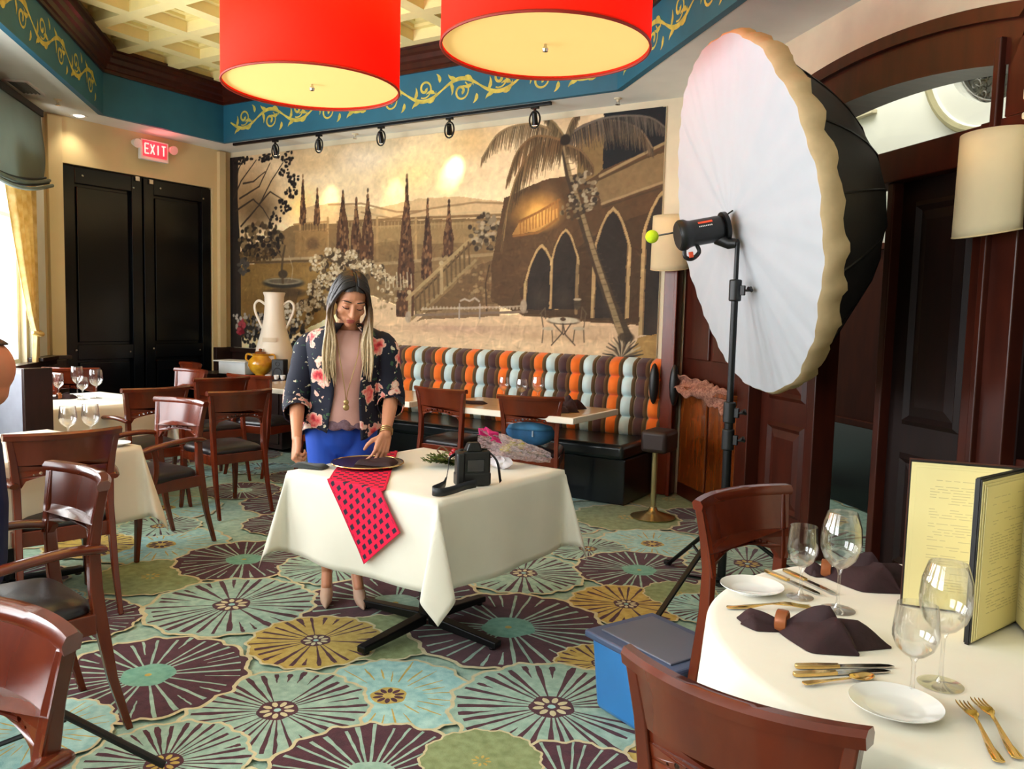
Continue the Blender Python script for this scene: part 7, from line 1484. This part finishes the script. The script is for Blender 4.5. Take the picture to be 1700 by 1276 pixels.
# ------------------------------------------------------------------ people
def skin_mat(name, col): return mat(name, col, rough=0.5, var=0.05, scale=12, subsurf=0.15)
SKIN = skin_mat('skin', (206, 142, 108))
def remesh(mb, name, m, parent, voxel, it=4, fac=0.5):
    me = bpy.data.meshes.new(name + '_raw'); me.from_pydata(mb.v, [], mb.f); me.update()
    o = bpy.data.objects.new(name, me); COL.objects.link(o)
    r = o.modifiers.new('r', 'REMESH'); r.mode = 'VOXEL'; r.voxel_size = voxel; r.use_smooth_shade = True
    s = o.modifiers.new('s', 'SMOOTH'); s.iterations = it; s.factor = fac
    dg = bpy.context.evaluated_depsgraph_get(); ev = o.evaluated_get(dg)
    nm = bpy.data.meshes.new_from_object(ev); nm.name = name
    o.modifiers.clear(); o.data = nm; bpy.data.meshes.remove(me)
    nm.materials.clear(); nm.materials.append(m); nm.shade_smooth()
    if parent is not None: o.parent = parent
    return o
def limb(mb, pts, rs, n=12):
    mb.tube(pts, rs, n)
    for p, r in zip(pts, rs): mb.ball(p, r, n, 8)
def hand(mb, wrist, d, nrm, thumb_side, curls, spread=0.06, sc=1.0, rf=0.0086):
    """palm and five separate fingers; nrm points out of the back of the hand"""
    w = Vector(wrist); d = Vector(d).normalized(); n = Vector(nrm); n = (n - d * n.dot(d)).normalized(); u = d.cross(n).normalized() * thumb_side
    lens = (0.070, 0.078, 0.073, 0.057); offs = (0.030, 0.010, -0.010, -0.029); mlen = (0.088, 0.090, 0.085, 0.077)
    for k in range(4):
        kn = w + d * mlen[k] * sc + u * offs[k] * sc + n * 0.004
        mb.tube([w + d * 0.0 + u * offs[k] * 0.55 * sc, w + d * 0.045 * sc + u * offs[k] * 0.85 * sc, kn], [0.0165, 0.0150, 0.0118], 10); mb.ball(kn, 0.0118, 10, 8)
        dirv = (d + u * spread * (1.5 - k)).normalized(); p = kn; axis = u; ang = 0
        c = curls[k] if isinstance(curls[0], (tuple, list)) else curls
        for sg, (f, a) in enumerate(zip((0.45, 0.31, 0.24), c)):
            ang += radians(a)
            dd = (dirv * cos(ang) - n * sin(ang)).normalized(); q2 = p + dd * lens[k] * f * sc
            r0 = rf * (1 - 0.10 * sg) * sc * (0.92 if k == 3 else 1); r1 = rf * (1 - 0.10 * (sg + 1)) * sc * (0.92 if k == 3 else 1)
            mb.tube([p, q2], [r0, r1], 10); mb.ball(p, r0, 10, 8); mb.ball(q2, r1, 10, 8); p = q2
    mb.ball(w + d * 0.05 * sc, (0.03 * sc,) * 3, 12, 8, M=None) if False else None
    tb = w + d * 0.022 * sc + u * 0.020 * sc - n * 0.004
    t1 = tb + (d * 0.62 + u * 0.72 - n * 0.30).normalized() * 0.042 * sc; t2 = t1 + (d * 0.80 + u * 0.30 - n * 0.45).normalized() * 0.032 * sc; t3 = t2 + (d * 0.85 + u * 0.02 - n * 0.5).normalized() * 0.025 * sc
    limb(mb, [tb, t1, t2, t3], [0.0150 * sc, 0.0120 * sc, 0.0100 * sc, 0.0080 * sc], 10)
    return w
ANG = radians(44.4)
wo = thing('person', 'woman in navy floral jacket and blue trousers leaning over the centre table', 'person', (-2.885, 3.03, 0), ANG)
HC = Vector((0.034, -0.228, 1.520))
HM = Matrix.Translation(HC) @ Matrix.Rotation(radians(9), 4, 'Z') @ Matrix.Rotation(radians(30), 4, 'X') @ Matrix.Rotation(radians(5), 4, 'Y') @ Matrix.Scale(1.02, 4)
def hp_(p): return HM @ Vector(p)
def head_shape(mb):
    R3 = HM.to_3x3()
    def b(c, r): mb.ball(hp_(c), r, 20, 14, M=R3)
    b((0, 0.012, 0.032), (0.072, 0.092, 0.084)); b((0, -0.028, -0.010), (0.062, 0.066, 0.075)); b((0, -0.040, -0.055), (0.046, 0.048, 0.044)); b((0, -0.066, -0.088), (0.021, 0.020, 0.018))
    for s in (-1, 1):
        b((s * 0.037, -0.056, -0.022), (0.026, 0.028, 0.024)); b((s * 0.040, -0.022, -0.062), (0.018, 0.036, 0.026)); b((s * 0.071, 0.008, -0.008), (0.008, 0.016, 0.026))
        b((s * 0.030, -0.078, 0.010), (0.0165, 0.012, 0.0105)); b((s * 0.028, -0.079, 0.030), (0.026, 0.012, 0.008)); b((s * 0.010, -0.098, -0.030), (0.0075, 0.009, 0.0065))
    mb.tube([hp_((0, -0.084, 0.024)), hp_((0, -0.094, 0.004)), hp_((0, -0.105, -0.020)), hp_((0, -0.110, -0.029))], [0.0085, 0.0085, 0.0098, 0.0105], 12); b((0, -0.108, -0.029), (0.0112, 0.011, 0.009))
    b((0, -0.089, -0.055), (0.022, 0.009, 0.0055)); b((0, -0.087, -0.066), (0.019, 0.0095, 0.0062)); b((0, -0.074, -0.045), (0.026, 0.018, 0.016))
SHR, ELR, WRR = Vector((-0.148, -0.075, 1.322)), Vector((-0.214, -0.072, 1.035)), Vector((-0.207, -0.268, 0.862))
SHL, ELL, WRL = Vector((0.192, -0.150, 1.332)), Vector((0.243, -0.115, 1.045)), Vector((0.206, -0.284, 0.882))
mb = MB(); head_shape(mb)
limb(mb, [hp_((0, 0.03, -0.03)), (0.036, -0.150, 1.425), (0.030, -0.118, 1.345)], [0.050, 0.048, 0.062])
limb(mb, [(0, -0.005, 0.90), (0.008, -0.035, 1.04), (0.018, -0.085, 1.20), (0.026, -0.112, 1.30)], [0.128, 0.105, 0.115, 0.095], 16)
limb(mb, [(-0.105, -0.082, 1.318), (0.026, -0.115, 1.34), (0.150, -0.140, 1.325)], [0.044, 0.056, 0.044])
limb(mb, [SHR - Vector((0, 0, .02)), (SHR + ELR) / 2, ELR], [0.042, 0.041, 0.036]); limb(mb, [ELR, ELR.lerp(WRR, 0.3), ELR.lerp(WRR, 0.75), WRR], [0.036, 0.037, 0.027, 0.0235])
limb(mb, [SHL - Vector((0, 0, .02)), (SHL + ELL) / 2, ELL], [0.042, 0.041, 0.036]); limb(mb, [ELL, ELL.lerp(WRL, 0.3), ELL.lerp(WRL, 0.75), WRL], [0.036, 0.037, 0.027, 0.0235])
hand(mb, WRR, (0.0, -0.42, -0.80), (-0.92, -0.30, 0.15), -1 if False else 1, ((48, 66, 40), (56, 70, 42), (62, 72, 44), (66, 74, 46)), 0.02)
hand(mb, WRL, (-0.30, -0.36, -0.88), (0.45, -0.85, 0.10), 1, ((18, 30, 20), (10, 26, 18), (12, 28, 20), (20, 34, 22)), 0.10)
FR, FL = (-0.068, -0.10), (0.100, -0.148)
KN = ((-0.080, -0.055, 0.52), (0.092, -0.075, 0.52)); HPJ = ((-0.085, -0.005, 0.88), (0.088, -0.015, 0.88)); AN = ((-0.066, -0.002, 0.145), (0.086, -0.05, 0.145))
for h_, k_, a_, f_ in zip(HPJ, KN, AN, (FR, FL)):
    limb(mb, [h_, Vector(h_).lerp(Vector(k_), 0.5), k_], [0.086, 0.068, 0.050]); limb(mb, [k_, Vector(k_).lerp(Vector(a_), 0.35) + Vector((0, 0.018, 0)), Vector(k_).lerp(Vector(a_), 0.75), a_], [0.048, 0.047, 0.033, 0.0275])
    limb(mb, [a_, (a_[0], a_[1] + 0.016, 0.108), ], [0.0275, 0.026]); limb(mb, [(a_[0], a_[1], 0.125), ((a_[0] + f_[0]) / 2, (a_[1] + f_[1]) / 2 - 0.01, 0.075), (f_[0], f_[1] + 0.02, 0.022)], [0.027, 0.025, 0.018])
remesh(mb, 'body', SKIN, wo, 0.0042, 3, 0.5)
# facial details
LIPS = mat('lips', (170, 84, 74), rough=0.4); BROW = mat('brow_hair', (44, 30, 24), rough=0.8)
mb = MB(); R3 = HM.to_3x3(); mb.ball(hp_((0, -0.0945, -0.0565)), (0.021, 0.006, 0.0048), 16, 8, M=R3); mb.ball(hp_((0, -0.0925, -0.0668)), (0.018, 0.007, 0.0056), 16, 8, M=R3); mb.build('lips', LIPS, wo)
for s in (-1, 1):
    mb = MB(); mb.tube([hp_((s * 0.013, -0.0905, 0.0335)), hp_((s * 0.028, -0.0915, 0.0385)), hp_((s * 0.044, -0.083, 0.0365)), hp_((s * 0.055, -0.069, 0.028))], [0.0022, 0.0030, 0.0026, 0.0012], 8); mb.build('eyebrow', BROW, wo)
    mb = MB(); mb.tube([hp_((s * 0.0145, -0.0875, 0.0045)), hp_((s * 0.022, -0.092, 0.0015)), hp_((s * 0.032, -0.0915, 0.0005)), hp_((s * 0.042, -0.085, 0.002)), hp_((s * 0.0485, -0.078, 0.0045))], [0.0010, 0.0019, 0.0024, 0.0022, 0.0012], 8); mb.build('eyelashes', BROW, wo)
    mb = MB(); mb.ball(hp_((s * 0.0305, -0.0845, 0.0085)), (0.0145, 0.0085, 0.0072), 14, 10, M=R3); mb.build('eyelid', mat('eyelid', (178, 112, 84), rough=0.5), wo)
# hair: a parted dark crown running into long blond lengths in front of the shoulders
hv, hf = [], []
mbh = MB(); q = random.Random(6)
NUh, NVh = 110, 76
def cap(u, v):
    th = 2 * pi * u; ph_ = pi * 0.80 * v
    p = Vector((0.081 * sin(ph_) * cos(th), 0.012 + 0.102 * sin(ph_) * sin(th), 0.036 + 0.094 * cos(ph_)))
    part = 1 - 0.05 * max(0, 1 - abs(p.x) / 0.012) * (1 if p.z > 0.08 else 0)
    return hp_(p * part)
vs = [cap(i / NUh, j / NVh) for i in range(NUh) for j in range(NVh + 1)]; fs = []
for i in range(NUh):
    for j in range(NVh):
        th = 2 * pi * (i + .5) / NUh; ph_ = pi * 0.80 * (j + .5) / NVh; yy = 0.012 + 0.102 * sin(ph_) * sin(th); zz = 0.036 + 0.094 * cos(ph_); xx = 0.081 * sin(ph_) * cos(th)
        if yy < -0.028 and zz < 0.088 - 0.35 * abs(xx) and abs(xx) < 0.066: continue       # the face
        if yy < -0.01 and zz < 0.02 and abs(xx) < 0.068: continue
        i2 = (i + 1) % NUh; fs.append((i * (NVh + 1) + j, i2 * (NVh + 1) + j, i2 * (NVh + 1) + j + 1, i * (NVh + 1) + j + 1))
mbh.add(vs, fs)
for k in range(210):
    s = -1 if k % 2 == 0 else 1; f = q.random(); back = q.random()
    y0 = -0.058 + 0.125 * back                         # where along the parting it starts
    z0 = 0.036 + 0.096 * sqrt(max(0.05, 1 - ((y0 - 0.012) / 0.105) ** 2))
    p0 = hp_((s * 0.006, y0, z0)); p1 = hp_((s * (0.052 + q.uniform(-.004, .006)), y0 - 0.004, z0 - 0.026)); p2 = hp_((s * (0.080 + q.uniform(-.003, .006)), y0 * 0.8 - 0.004, 0.010 + q.uniform(-.01, .01)))
    end = q.uniform(1.10, 1.20) if s < 0 else q.uniform(1.13, 1.25)
    if back > 0.72: end = q.uniform(1.22, 1.36)
    xb = HC.x + (s * q.uniform(0.060, 0.112) if back < 0.72 else s * q.uniform(0.02, 0.1)); yb = (HC.y + q.uniform(-0.045, 0.025)) if back < 0.72 else (HC.y + 0.125 + q.uniform(-.02, .02))
    if s < 0: xb -= 0.010
    p3 = Vector((HC.x + s * q.uniform(0.082, 0.104), (p2.y * 0.45 + yb * 0.55), 1.455)); p4 = Vector((xb * 0.96 + HC.x * 0.04, yb + 0.004, 1.33)); p5 = Vector((xb + q.uniform(-.006, .006), yb + 0.012, (1.33 + end) / 2)); p6 = Vector((xb * 0.93 + HC.x * 0.07 + q.uniform(-.008, .008), yb + 0.02, end))
    mbh.tube(smooth_path([p0, p1, p2, p3, p4, p5, p6], 4), [0.004] + [0.0075] * 14 + [0.007, 0.0068, 0.0064, 0.006, 0.0055, 0.0048, 0.004, 0.003, 0.002, 0.0012], 6, flat=(1.3, 0.7))
hair = mbh.build('hair', attr_mat('hair_strands', rough=0.38, noise_amt=0.22, nscale=90, spec=0.5), wo, angle=180)
at = hair.data.color_attributes.new('paint', 'FLOAT_COLOR', 'POINT')
co = np.empty(len(hair.data.vertices) * 3, np.float32); hair.data.vertices.foreach_get('co', co); co = co.reshape(-1, 3)
drk = np.array(lin((30, 22, 20))[:3]); mid_ = np.array(lin((124, 92, 58))[:3]); bln = np.array(lin((208, 184, 146))[:3])
tt = np.clip((1.53 - co[:, 2]) / 0.20, 0, 1)[:, None]; colr = np.where(tt < 0.5, drk + (mid_ - drk) * (tt * 2) ** 1.4, mid_ + (bln - mid_) * (tt * 2 - 1))
at.data.foreach_set('color', np.concatenate([colr, np.ones((len(co), 1))], 1).reshape(-1).astype(np.float32))
# floral cloth
def floral():
    m = bpy.data.materials.new('navy_floral_cloth'); m.use_nodes = True; nt = m.node_tree; N = nt.nodes; L = nt.links; b = N['Principled BSDF']
    tc = N.new('ShaderNodeTexCoord')
    nz = N.new('ShaderNodeTexNoise'); nz.inputs['Scale'].default_value = 26; L.new(tc.outputs['Object'], nz.inputs['Vector'])
    ad = N.new('ShaderNodeMix'); ad.data_type = 'RGBA'; ad.blend_type = 'LINEAR_LIGHT'; ad.inputs['Factor'].default_value = 0.045
    L.new(tc.outputs['Object'], ad.inputs['A']); L.new(nz.outputs['Color'], ad.inputs['B'])
    col = None
    def vor(scale, off):
        mp = N.new('ShaderNodeMapping'); mp.inputs['Location'].default_value = off; L.new(ad.outputs['Result'], mp.inputs['Vector'])
        v = N.new('ShaderNodeTexVoronoi'); v.inputs['Scale'].default_value = scale; v.inputs['Randomness'].default_value = 0.85; L.new(mp.outputs['Vector'], v.inputs['Vector']); return v
    def ramp(src, stops, const=False):
        r = N.new('ShaderNodeValToRGB'); e = r.color_ramp.elements
        while len(e) < len(stops): e.new(0.5)
        for k, (p, c) in enumerate(stops): e[k].position = p; e[k].color = c if len(c) == 4 else tuple(c) + (1,)
        if const: r.color_ramp.interpolation = 'CONSTANT'
        L.new(src, r.inputs['Fac']); return r
    base = lin((10, 14, 38))
    prev = None
    W1, K0 = (1, 1, 1, 1), (0, 0, 0, 1)
    def layer(prev, v, rad, cols, pick):
        msk = ramp(v.outputs['Distance'], [(0.0, W1), (rad, W1), (rad + 0.015, K0), (1.0, K0)])
        sel = N.new('ShaderNodeSeparateColor'); L.new(v.outputs['Color'], sel.inputs['Color'])
        on = N.new('ShaderNodeMath'); on.operation = 'LESS_THAN'; on.inputs[1].default_value = pick; L.new(sel.outputs['Red'], on.inputs[0])
        mm = N.new('ShaderNodeMath'); mm.operation = 'MULTIPLY'; L.new(msk.outputs['Color'], mm.inputs[0]); L.new(on.outputs['Value'], mm.inputs[1])
        cr = ramp(v.outputs['Distance'], cols)
        mx = N.new('ShaderNodeMix'); mx.data_type = 'RGBA'; L.new(mm.outputs['Value'], mx.inputs['Factor'])
        if prev is None: mx.inputs['A'].default_value = base
        else: L.new(prev, mx.inputs['A'])
        L.new(cr.outputs['Color'], mx.inputs['B']); return mx.outputs['Result']
    p = layer(None, vor(30, (3.3, 1.2, 0.4)), 0.24, [(0, lin((226, 214, 190))), (0.24, lin((198, 190, 160)))], 0.45)
    p = layer(p, vor(27, (0.3, 4.2, 1.4)), 0.24, [(0, lin((62, 92, 56))), (0.2, lin((52, 84, 62)))], 0.38)
    p = layer(p, vor(11, (1.3, 2.2, 0.9)), 0.30, [(0.0, lin((226, 84, 92))), (0.12, lin((244, 178, 164))), (0.2, lin((240, 216, 196))), (0.3, lin((226, 156, 136)))], 0.55)
    p = layer(p, vor(7.2, (0.7, 0.2, 2.1)), 0.36, [(0.0, lin((150, 20, 36))), (0.08, lin((222, 52, 62))), (0.13, lin((168, 26, 44))), (0.2, lin((232, 76, 80))), (0.28, lin((244, 150, 138))), (0.36, lin((236, 196, 176)))], 0.72)
    L.new(p, b.inputs['Base Color']); b.inputs['Roughness'].default_value = 0.75
    return m
FLORAL = floral()
def loft(rings_, a0, a1, n, closed=False):
    """rings: (cx, cy, z, rx, ry); angles measured from the front (-y), growing towards her left"""
    mb = MB(); vs = []; m_ = n if closed else n + 1
    for (cx, cy, z, rx, ry) in rings_:
        for i in range(m_):
            a = a0 + (a1 - a0) * i / n; ca, sa = sin(a), -cos(a)
            e = 0.85
            vs.append((cx + rx * (abs(ca) ** e) * (1 if ca > 0 else -1), cy + ry * (abs(sa) ** e) * (1 if sa > 0 else -1), z))
    for k in range(len(rings_) - 1):
        for i in range(n):
            i2 = (i + 1) % m_; mb.f.append((k * m_ + i, k * m_ + i2, (k + 1) * m_ + i2, (k + 1) * m_ + i)); mb.m.append(0)
    mb.v = [tuple(v) for v in vs]; return mb
def dense(r, k=4):
    out = []
    P_ = smooth_path([Vector((a[0], a[1], a[2])) for a in r], k); Q_ = smooth_path([Vector((a[3], a[4], 0)) for a in r], k)
    return [(p.x, p.y, p.z, s.x, s.y) for p, s in zip(P_, Q_)]
jr = dense([(0.030, -0.120, 1.408, 0.072, 0.062), (0.028, -0.118, 1.385, 0.125, 0.090), (0.026, -0.112, 1.355, 0.182, 0.112), (0.025, -0.106, 1.30, 0.196, 0.136), (0.022, -0.095, 1.22, 0.188, 0.150), (0.015, -0.060, 1.08, 0.166, 0.142), (0.010, -0.038, 1.01, 0.172, 0.148), (0.004, -0.02, 0.93, 0.188, 0.162), (0.002, -0.01, 0.865, 0.200, 0.172)], 5)
gap = [0.36 + 0.12 * max(0, (1.25 - r[2])) for r in jr]
mb = MB(); n = 72; vs = []
for k, (cx, cy, z, rx, ry) in enumerate(jr):
    for i in range(n + 1):
        g = 0.30 if z > 1.1 else 0.30 + 0.22 * (1.1 - z)
        a = g + 0.05 + (2 * pi - 2 * g) * i / n; ca, sa = sin(a), -cos(a); e = 0.85
        wv = (0.006 * sin(a * 9 + z * 4) + 0.006 * sin(a * 5 + 1)) * max(0, (1.25 - z) * 2)
        zz = z - (0.03 * sin(a * 3 + 0.6) if k == len(jr) - 1 else 0.03 * sin(a * 3 + 0.6) * max(0, (1.0 - z) / 0.14) if z < 1.0 else 0)
        vs.append((cx + (rx + wv) * (abs(ca) ** e) * (1 if ca > 0 else -1), cy + (ry + wv) * (abs(sa) ** e) * (1 if sa > 0 else -1), zz))
mb.add(vs, [(k * (n + 1) + i, k * (n + 1) + i + 1, (k + 1) * (n + 1) + i + 1, (k + 1) * (n + 1) + i) for k in range(len(jr) - 1) for i in range(n)])
def sleeve(S, E, W, cuff):
    e2 = E.lerp(W, cuff); path = smooth_path([S + (S - E).normalized() * 0.004 + Vector((-0.05 * (1 if S.x > 0.03 else -1), 0, -0.022)), S + Vector((0.006 * (1 if S.x > 0.03 else -1), 0, -0.03)), S.lerp(E, 0.5), E + (E - (S + W) / 2) * 0.06, e2], 6); k = len(path)
    rs = [0.046 + 0.024 * min(1, i / 8) if i < 9 else 0.068 - 0.006 * (i - 9) / (k - 9) for i in range(k)]
    rs = [r * (1 + 0.02 * sin(i * 1.9)) for i, r in enumerate(rs)]
    mb.tube(path, rs, 28, cap=False)
sleeve(SHR, ELR, WRR, 0.38); sleeve(SHL, ELL, WRL, 0.26)
mb.ball(SHR + Vector((0.018, -0.004, -0.018)), (0.058, 0.062, 0.056), 20, 14); mb.ball(SHL + Vector((-0.018, 0, -0.018)), (0.058, 0.062, 0.056), 20, 14)
mb.build('floral_jacket', FLORAL, wo, angle=180, solid=0.004)
PINK = mat('dusty_pink_top', (206, 158, 146), rough=0.75, var=0.06, bump=0.1, bscale=30)
tr_ = dense([(0.030, -0.132, 1.375, 0.072, 0.062), (0.028, -0.125, 1.345, 0.125, 0.088), (0.025, -0.110, 1.28, 0.158, 0.128), (0.020, -0.095, 1.20, 0.160, 0.142), (0.012, -0.058, 1.07, 0.142, 0.130), (0.006, -0.03, 0.96, 0.156, 0.142), (0.002, -0.015, 0.90, 0.166, 0.15)], 4)
loft(tr_, 0, 2 * pi, 64, True).build('pink_top', PINK, wo, angle=180, solid=0.002)
mb = MB(); n = 96; vs = []
for k in range(7):
    f = k / 6
    for i in range(n):
        a = 2 * pi * i / n; ca, sa = sin(a), -cos(a); r = 1.01 + 0.05 * f + 0.03 * f * sin(a * 16); vs.append((0.002 + 0.166 * r * ca, -0.015 + 0.15 * r * sa, 0.958 - 0.062 * f - 0.012 * f * abs(sin(a * 8))))
mb.add(vs, [(k * n + i, k * n + (i + 1) % n, (k + 1) * n + (i + 1) % n, (k + 1) * n + i) for k in range(6) for i in range(n)]); mb.build('lace_hem', mat('mauve_lace', (120, 92, 102), rough=0.8, var=0.3, scale=90), wo, angle=180, solid=0.002)
mb = MB(); limb(mb, [(0, -0.005, 0.93), (0, -0.003, 0.86)], [0.135, 0.140], 20); 
for h_, k_, a_ in zip(HPJ, KN, AN):
    limb(mb, [h_, Vector(h_).lerp(Vector(k_), 0.5), k_], [0.098, 0.080, 0.060], 18); limb(mb, [k_, Vector(k_).lerp(Vector(a_), 0.4) + Vector((0, 0.012, 0)), Vector(a_) + Vector((0, 0, 0.10))], [0.058, 0.055, 0.040], 18)
remesh(mb, 'trousers', mat('royal_blue_trousers', (14, 70, 178), rough=0.65, var=0.05, bump=0.04, bscale=50), wo, 0.008, 4)
SHOE = mat('nude_suede', (204, 168, 146), rough=0.6, var=0.04)
for f_, a_ in zip((FR, FL), AN):
    mb = MB(); fd = Vector((f_[0] - a_[0], f_[1] - a_[1], 0)).normalized(); hx = Vector((a_[0], a_[1], 0)) - fd * 0.02
    def sp(l, z, r): return (hx + fd * l + Vector((0, 0, z)), r)
    sec = [sp(-0.012, 0.110, 0.027), sp(0.02, 0.098, 0.029), sp(0.06, 0.066, 0.029), sp(0.10, 0.037, 0.033), sp(0.145, 0.027, 0.029), sp(0.185, 0.017, 0.016), sp(0.205, 0.011, 0.008)]
    limb(mb, [s[0] for s in sec], [s[1] for s in sec], 14)
    o = remesh(mb, 'shoe', SHOE, wo, 0.004, 3)
    for v in o.data.vertices:
        if v.co.z < 0.0015: v.co.z = 0.0015
    mb = MB(); mb.tube([hx + Vector((0, 0, 0.10)) - fd * 0.016, hx + Vector((0, 0, 0.05)) - fd * 0.022, hx + Vector((0, 0, 0.002)) - fd * 0.024], [0.016, 0.008, 0.006], 12); mb.build('heel', SHOE, wo)
CHAIN = mat('antique_gold_chain', (176, 146, 96), rough=0.35, metal=0.8)
mb = MB(); mb.tube(smooth_path([(-0.03, -0.205, 1.36), (-0.012, -0.262, 1.25), (0.012, -0.262, 1.10), (0.02, -0.240, 1.045), (0.03, -0.262, 1.10), (0.07, -0.262, 1.25), (0.085, -0.205, 1.36)], 6), 0.0022, 6); mb.build('necklace', CHAIN, wo)
mb = MB(); mb.ball((0.02, -0.236, 1.032), (0.012, 0.006, 0.014), 14, 10); mb.ball((0.02, -0.228, 1.006), (0.015, 0.006, 0.016), 14, 10); mb.build('pendant', CHAIN, wo)
for k in range(3):
    c = ELL.lerp(WRL, 0.86 + 0.05 * k); ax = (WRL - ELL).normalized(); u = ax.cross(Vector((0, 0, 1))).normalized(); v_ = ax.cross(u)
    mb = MB(); mb.tube([c + (u * cos(2 * pi * i / 24) + v_ * sin(2 * pi * i / 24)) * 0.029 for i in range(24)], 0.0028, 6, closed=True); mb.build('bracelet', CHAIN, wo)

# seated guest cut by the left edge
mn = thing('person', 'seated guest in a navy shirt with pale collar cut off by the left edge', 'person', (-2.92, 1.245, 0), radians(168))
SK2 = skin_mat('skin_ruddy', (208, 132, 96)); mb = MB(); Z0 = 0.60
hc = Vector((-0.105, -0.09, 1.225))
mb.ball(hc + Vector((0, 0, 0.03)), (0.076, 0.095, 0.10), 20, 14); mb.ball(hc + Vector((0, 0.045, -0.05)), (0.055, 0.055, 0.058), 18, 12); mb.ball(hc + Vector((0, 0.10, -0.02)), (0.013, 0.018, 0.024), 12, 8); mb.ball(hc + Vector((0, 0.075, -0.085)), (0.022, 0.02, 0.018), 12, 8)
for s in (-1, 1): mb.ball(hc + Vector((s * 0.078, -0.005, 0.0)), (0.010, 0.018, 0.032), 12, 8); mb.ball(hc + Vector((s * 0.03, 0.08, 0.015)), (0.014, 0.014, 0.010), 10, 8); mb.ball(hc + Vector((s * 0.03, 0.082, 0.035)), (0.022, 0.012, 0.008), 10, 8)
limb(mb, [hc + Vector((0, -0.02, -0.04)), (0, -0.03, 1.10), (0, -0.03, 1.02)], [0.056, 0.058, 0.07])
limb(mb, [(0, -0.02, 0.98), (0, -0.02, 0.80), (0, -0.02, 0.62)], [0.13, 0.14, 0.13], 16); limb(mb, [(-0.15, -0.02, 1.0), (0.15, -0.02, 1.0)], [0.06, 0.06])
for s in (-1, 1):
    sh_p, el_p, wr_p = Vector((s * 0.17, -0.02, 0.99)), Vector((s * 0.20, 0.06, 0.73)), Vector((s * 0.12, 0.28, 0.76))
    limb(mb, [sh_p, el_p], [0.05, 0.04]); limb(mb, [el_p, wr_p], [0.04, 0.026]); hand(mb, wr_p, (-s * 0.3, 0.9, -0.1), (0, 0.1, 1), -s, (20, 30, 20), 0.06, 1.05)
    limb(mb, [(s * 0.09, 0.0, 0.57), (s * 0.10, 0.40, 0.56)], [0.08, 0.056]); limb(mb, [(s * 0.10, 0.40, 0.56), (s * 0.10, 0.42, 0.30), (s * 0.10, 0.40, 0.09)], [0.056, 0.05, 0.034]); limb(mb, [(s * 0.10, 0.38, 0.055), (s * 0.11, 0.52, 0.035)], [0.034, 0.03])
remesh(mb, 'body', SK2, mn, 0.006, 3)
NAVY = mat('navy_shirt', (14, 28, 74), rough=0.7)
mb = MB(); limb(mb, [(0, -0.02, 0.985), (0, -0.02, 0.80), (0, -0.02, 0.60)], [0.145, 0.158, 0.15], 18); limb(mb, [(-0.15, -0.02, 1.005), (0.15, -0.02, 1.005)], [0.07, 0.07])
for s in (-1, 1):
    sh_p, el_p, wr_p = Vector((s * 0.17, -0.02, 0.99)), Vector((s * 0.20, 0.06, 0.73)), Vector((s * 0.12, 0.28, 0.76))
    limb(mb, [sh_p, el_p], [0.064, 0.052]); limb(mb, [el_p, el_p.lerp(wr_p, 0.85)], [0.052, 0.038])
remesh(mb, 'shirt', NAVY, mn, 0.008, 3)
mb = MB(); mb.tube([(0.070 * cos(2 * pi * i / 28), -0.028 + 0.072 * sin(2 * pi * i / 28), 1.095 + 0.014 * sin(2 * pi * i / 28)) for i in range(28)], 0.017, 10, closed=True, flat=(0.6, 1.4)); mb.build('collar', mat('pale_blue_collar', (186, 214, 226), rough=0.7), mn)
mb = MB()
for s in (-1, 1): limb(mb, [(s * 0.085, 0.0, 0.60), (s * 0.10, 0.40, 0.565)], [0.098, 0.07]); limb(mb, [(s * 0.10, 0.40, 0.56), (s * 0.10, 0.41, 0.12)], [0.068, 0.05])
remesh(mb, 'trousers', mat('charcoal_trousers', (40, 42, 48), rough=0.8), mn, 0.01, 3)
for s in (-1, 1):
    mb = MB(); limb(mb, [(s * 0.10, 0.36, 0.045), (s * 0.108, 0.45, 0.042), (s * 0.114, 0.56, 0.034)], [0.042, 0.042, 0.032]); o = remesh(mb, 'shoe', BLACKP, mn, 0.006, 2)
    for v in o.data.vertices:
        if v.co.z < 0.0015: v.co.z = 0.0015
mb = MB(); R0 = 0.10
for k in range(10):
    pass
mb.grid(lambda u, v: tuple(hc + Vector((0.080 * sin(pi * .24 * v) * cos(2 * pi * u), -0.006 + 0.100 * sin(pi * .24 * v) * sin(2 * pi * u) * (0.86 if sin(2 * pi * u) > 0 else 1.0), 0.036 + 0.098 * cos(pi * .24 * v)))), 36, 16); mb.build('hair', mat('short_dark_hair', (40, 28, 24), rough=0.6, var=0.3, scale=60), mn, angle=180, solid=0.004)
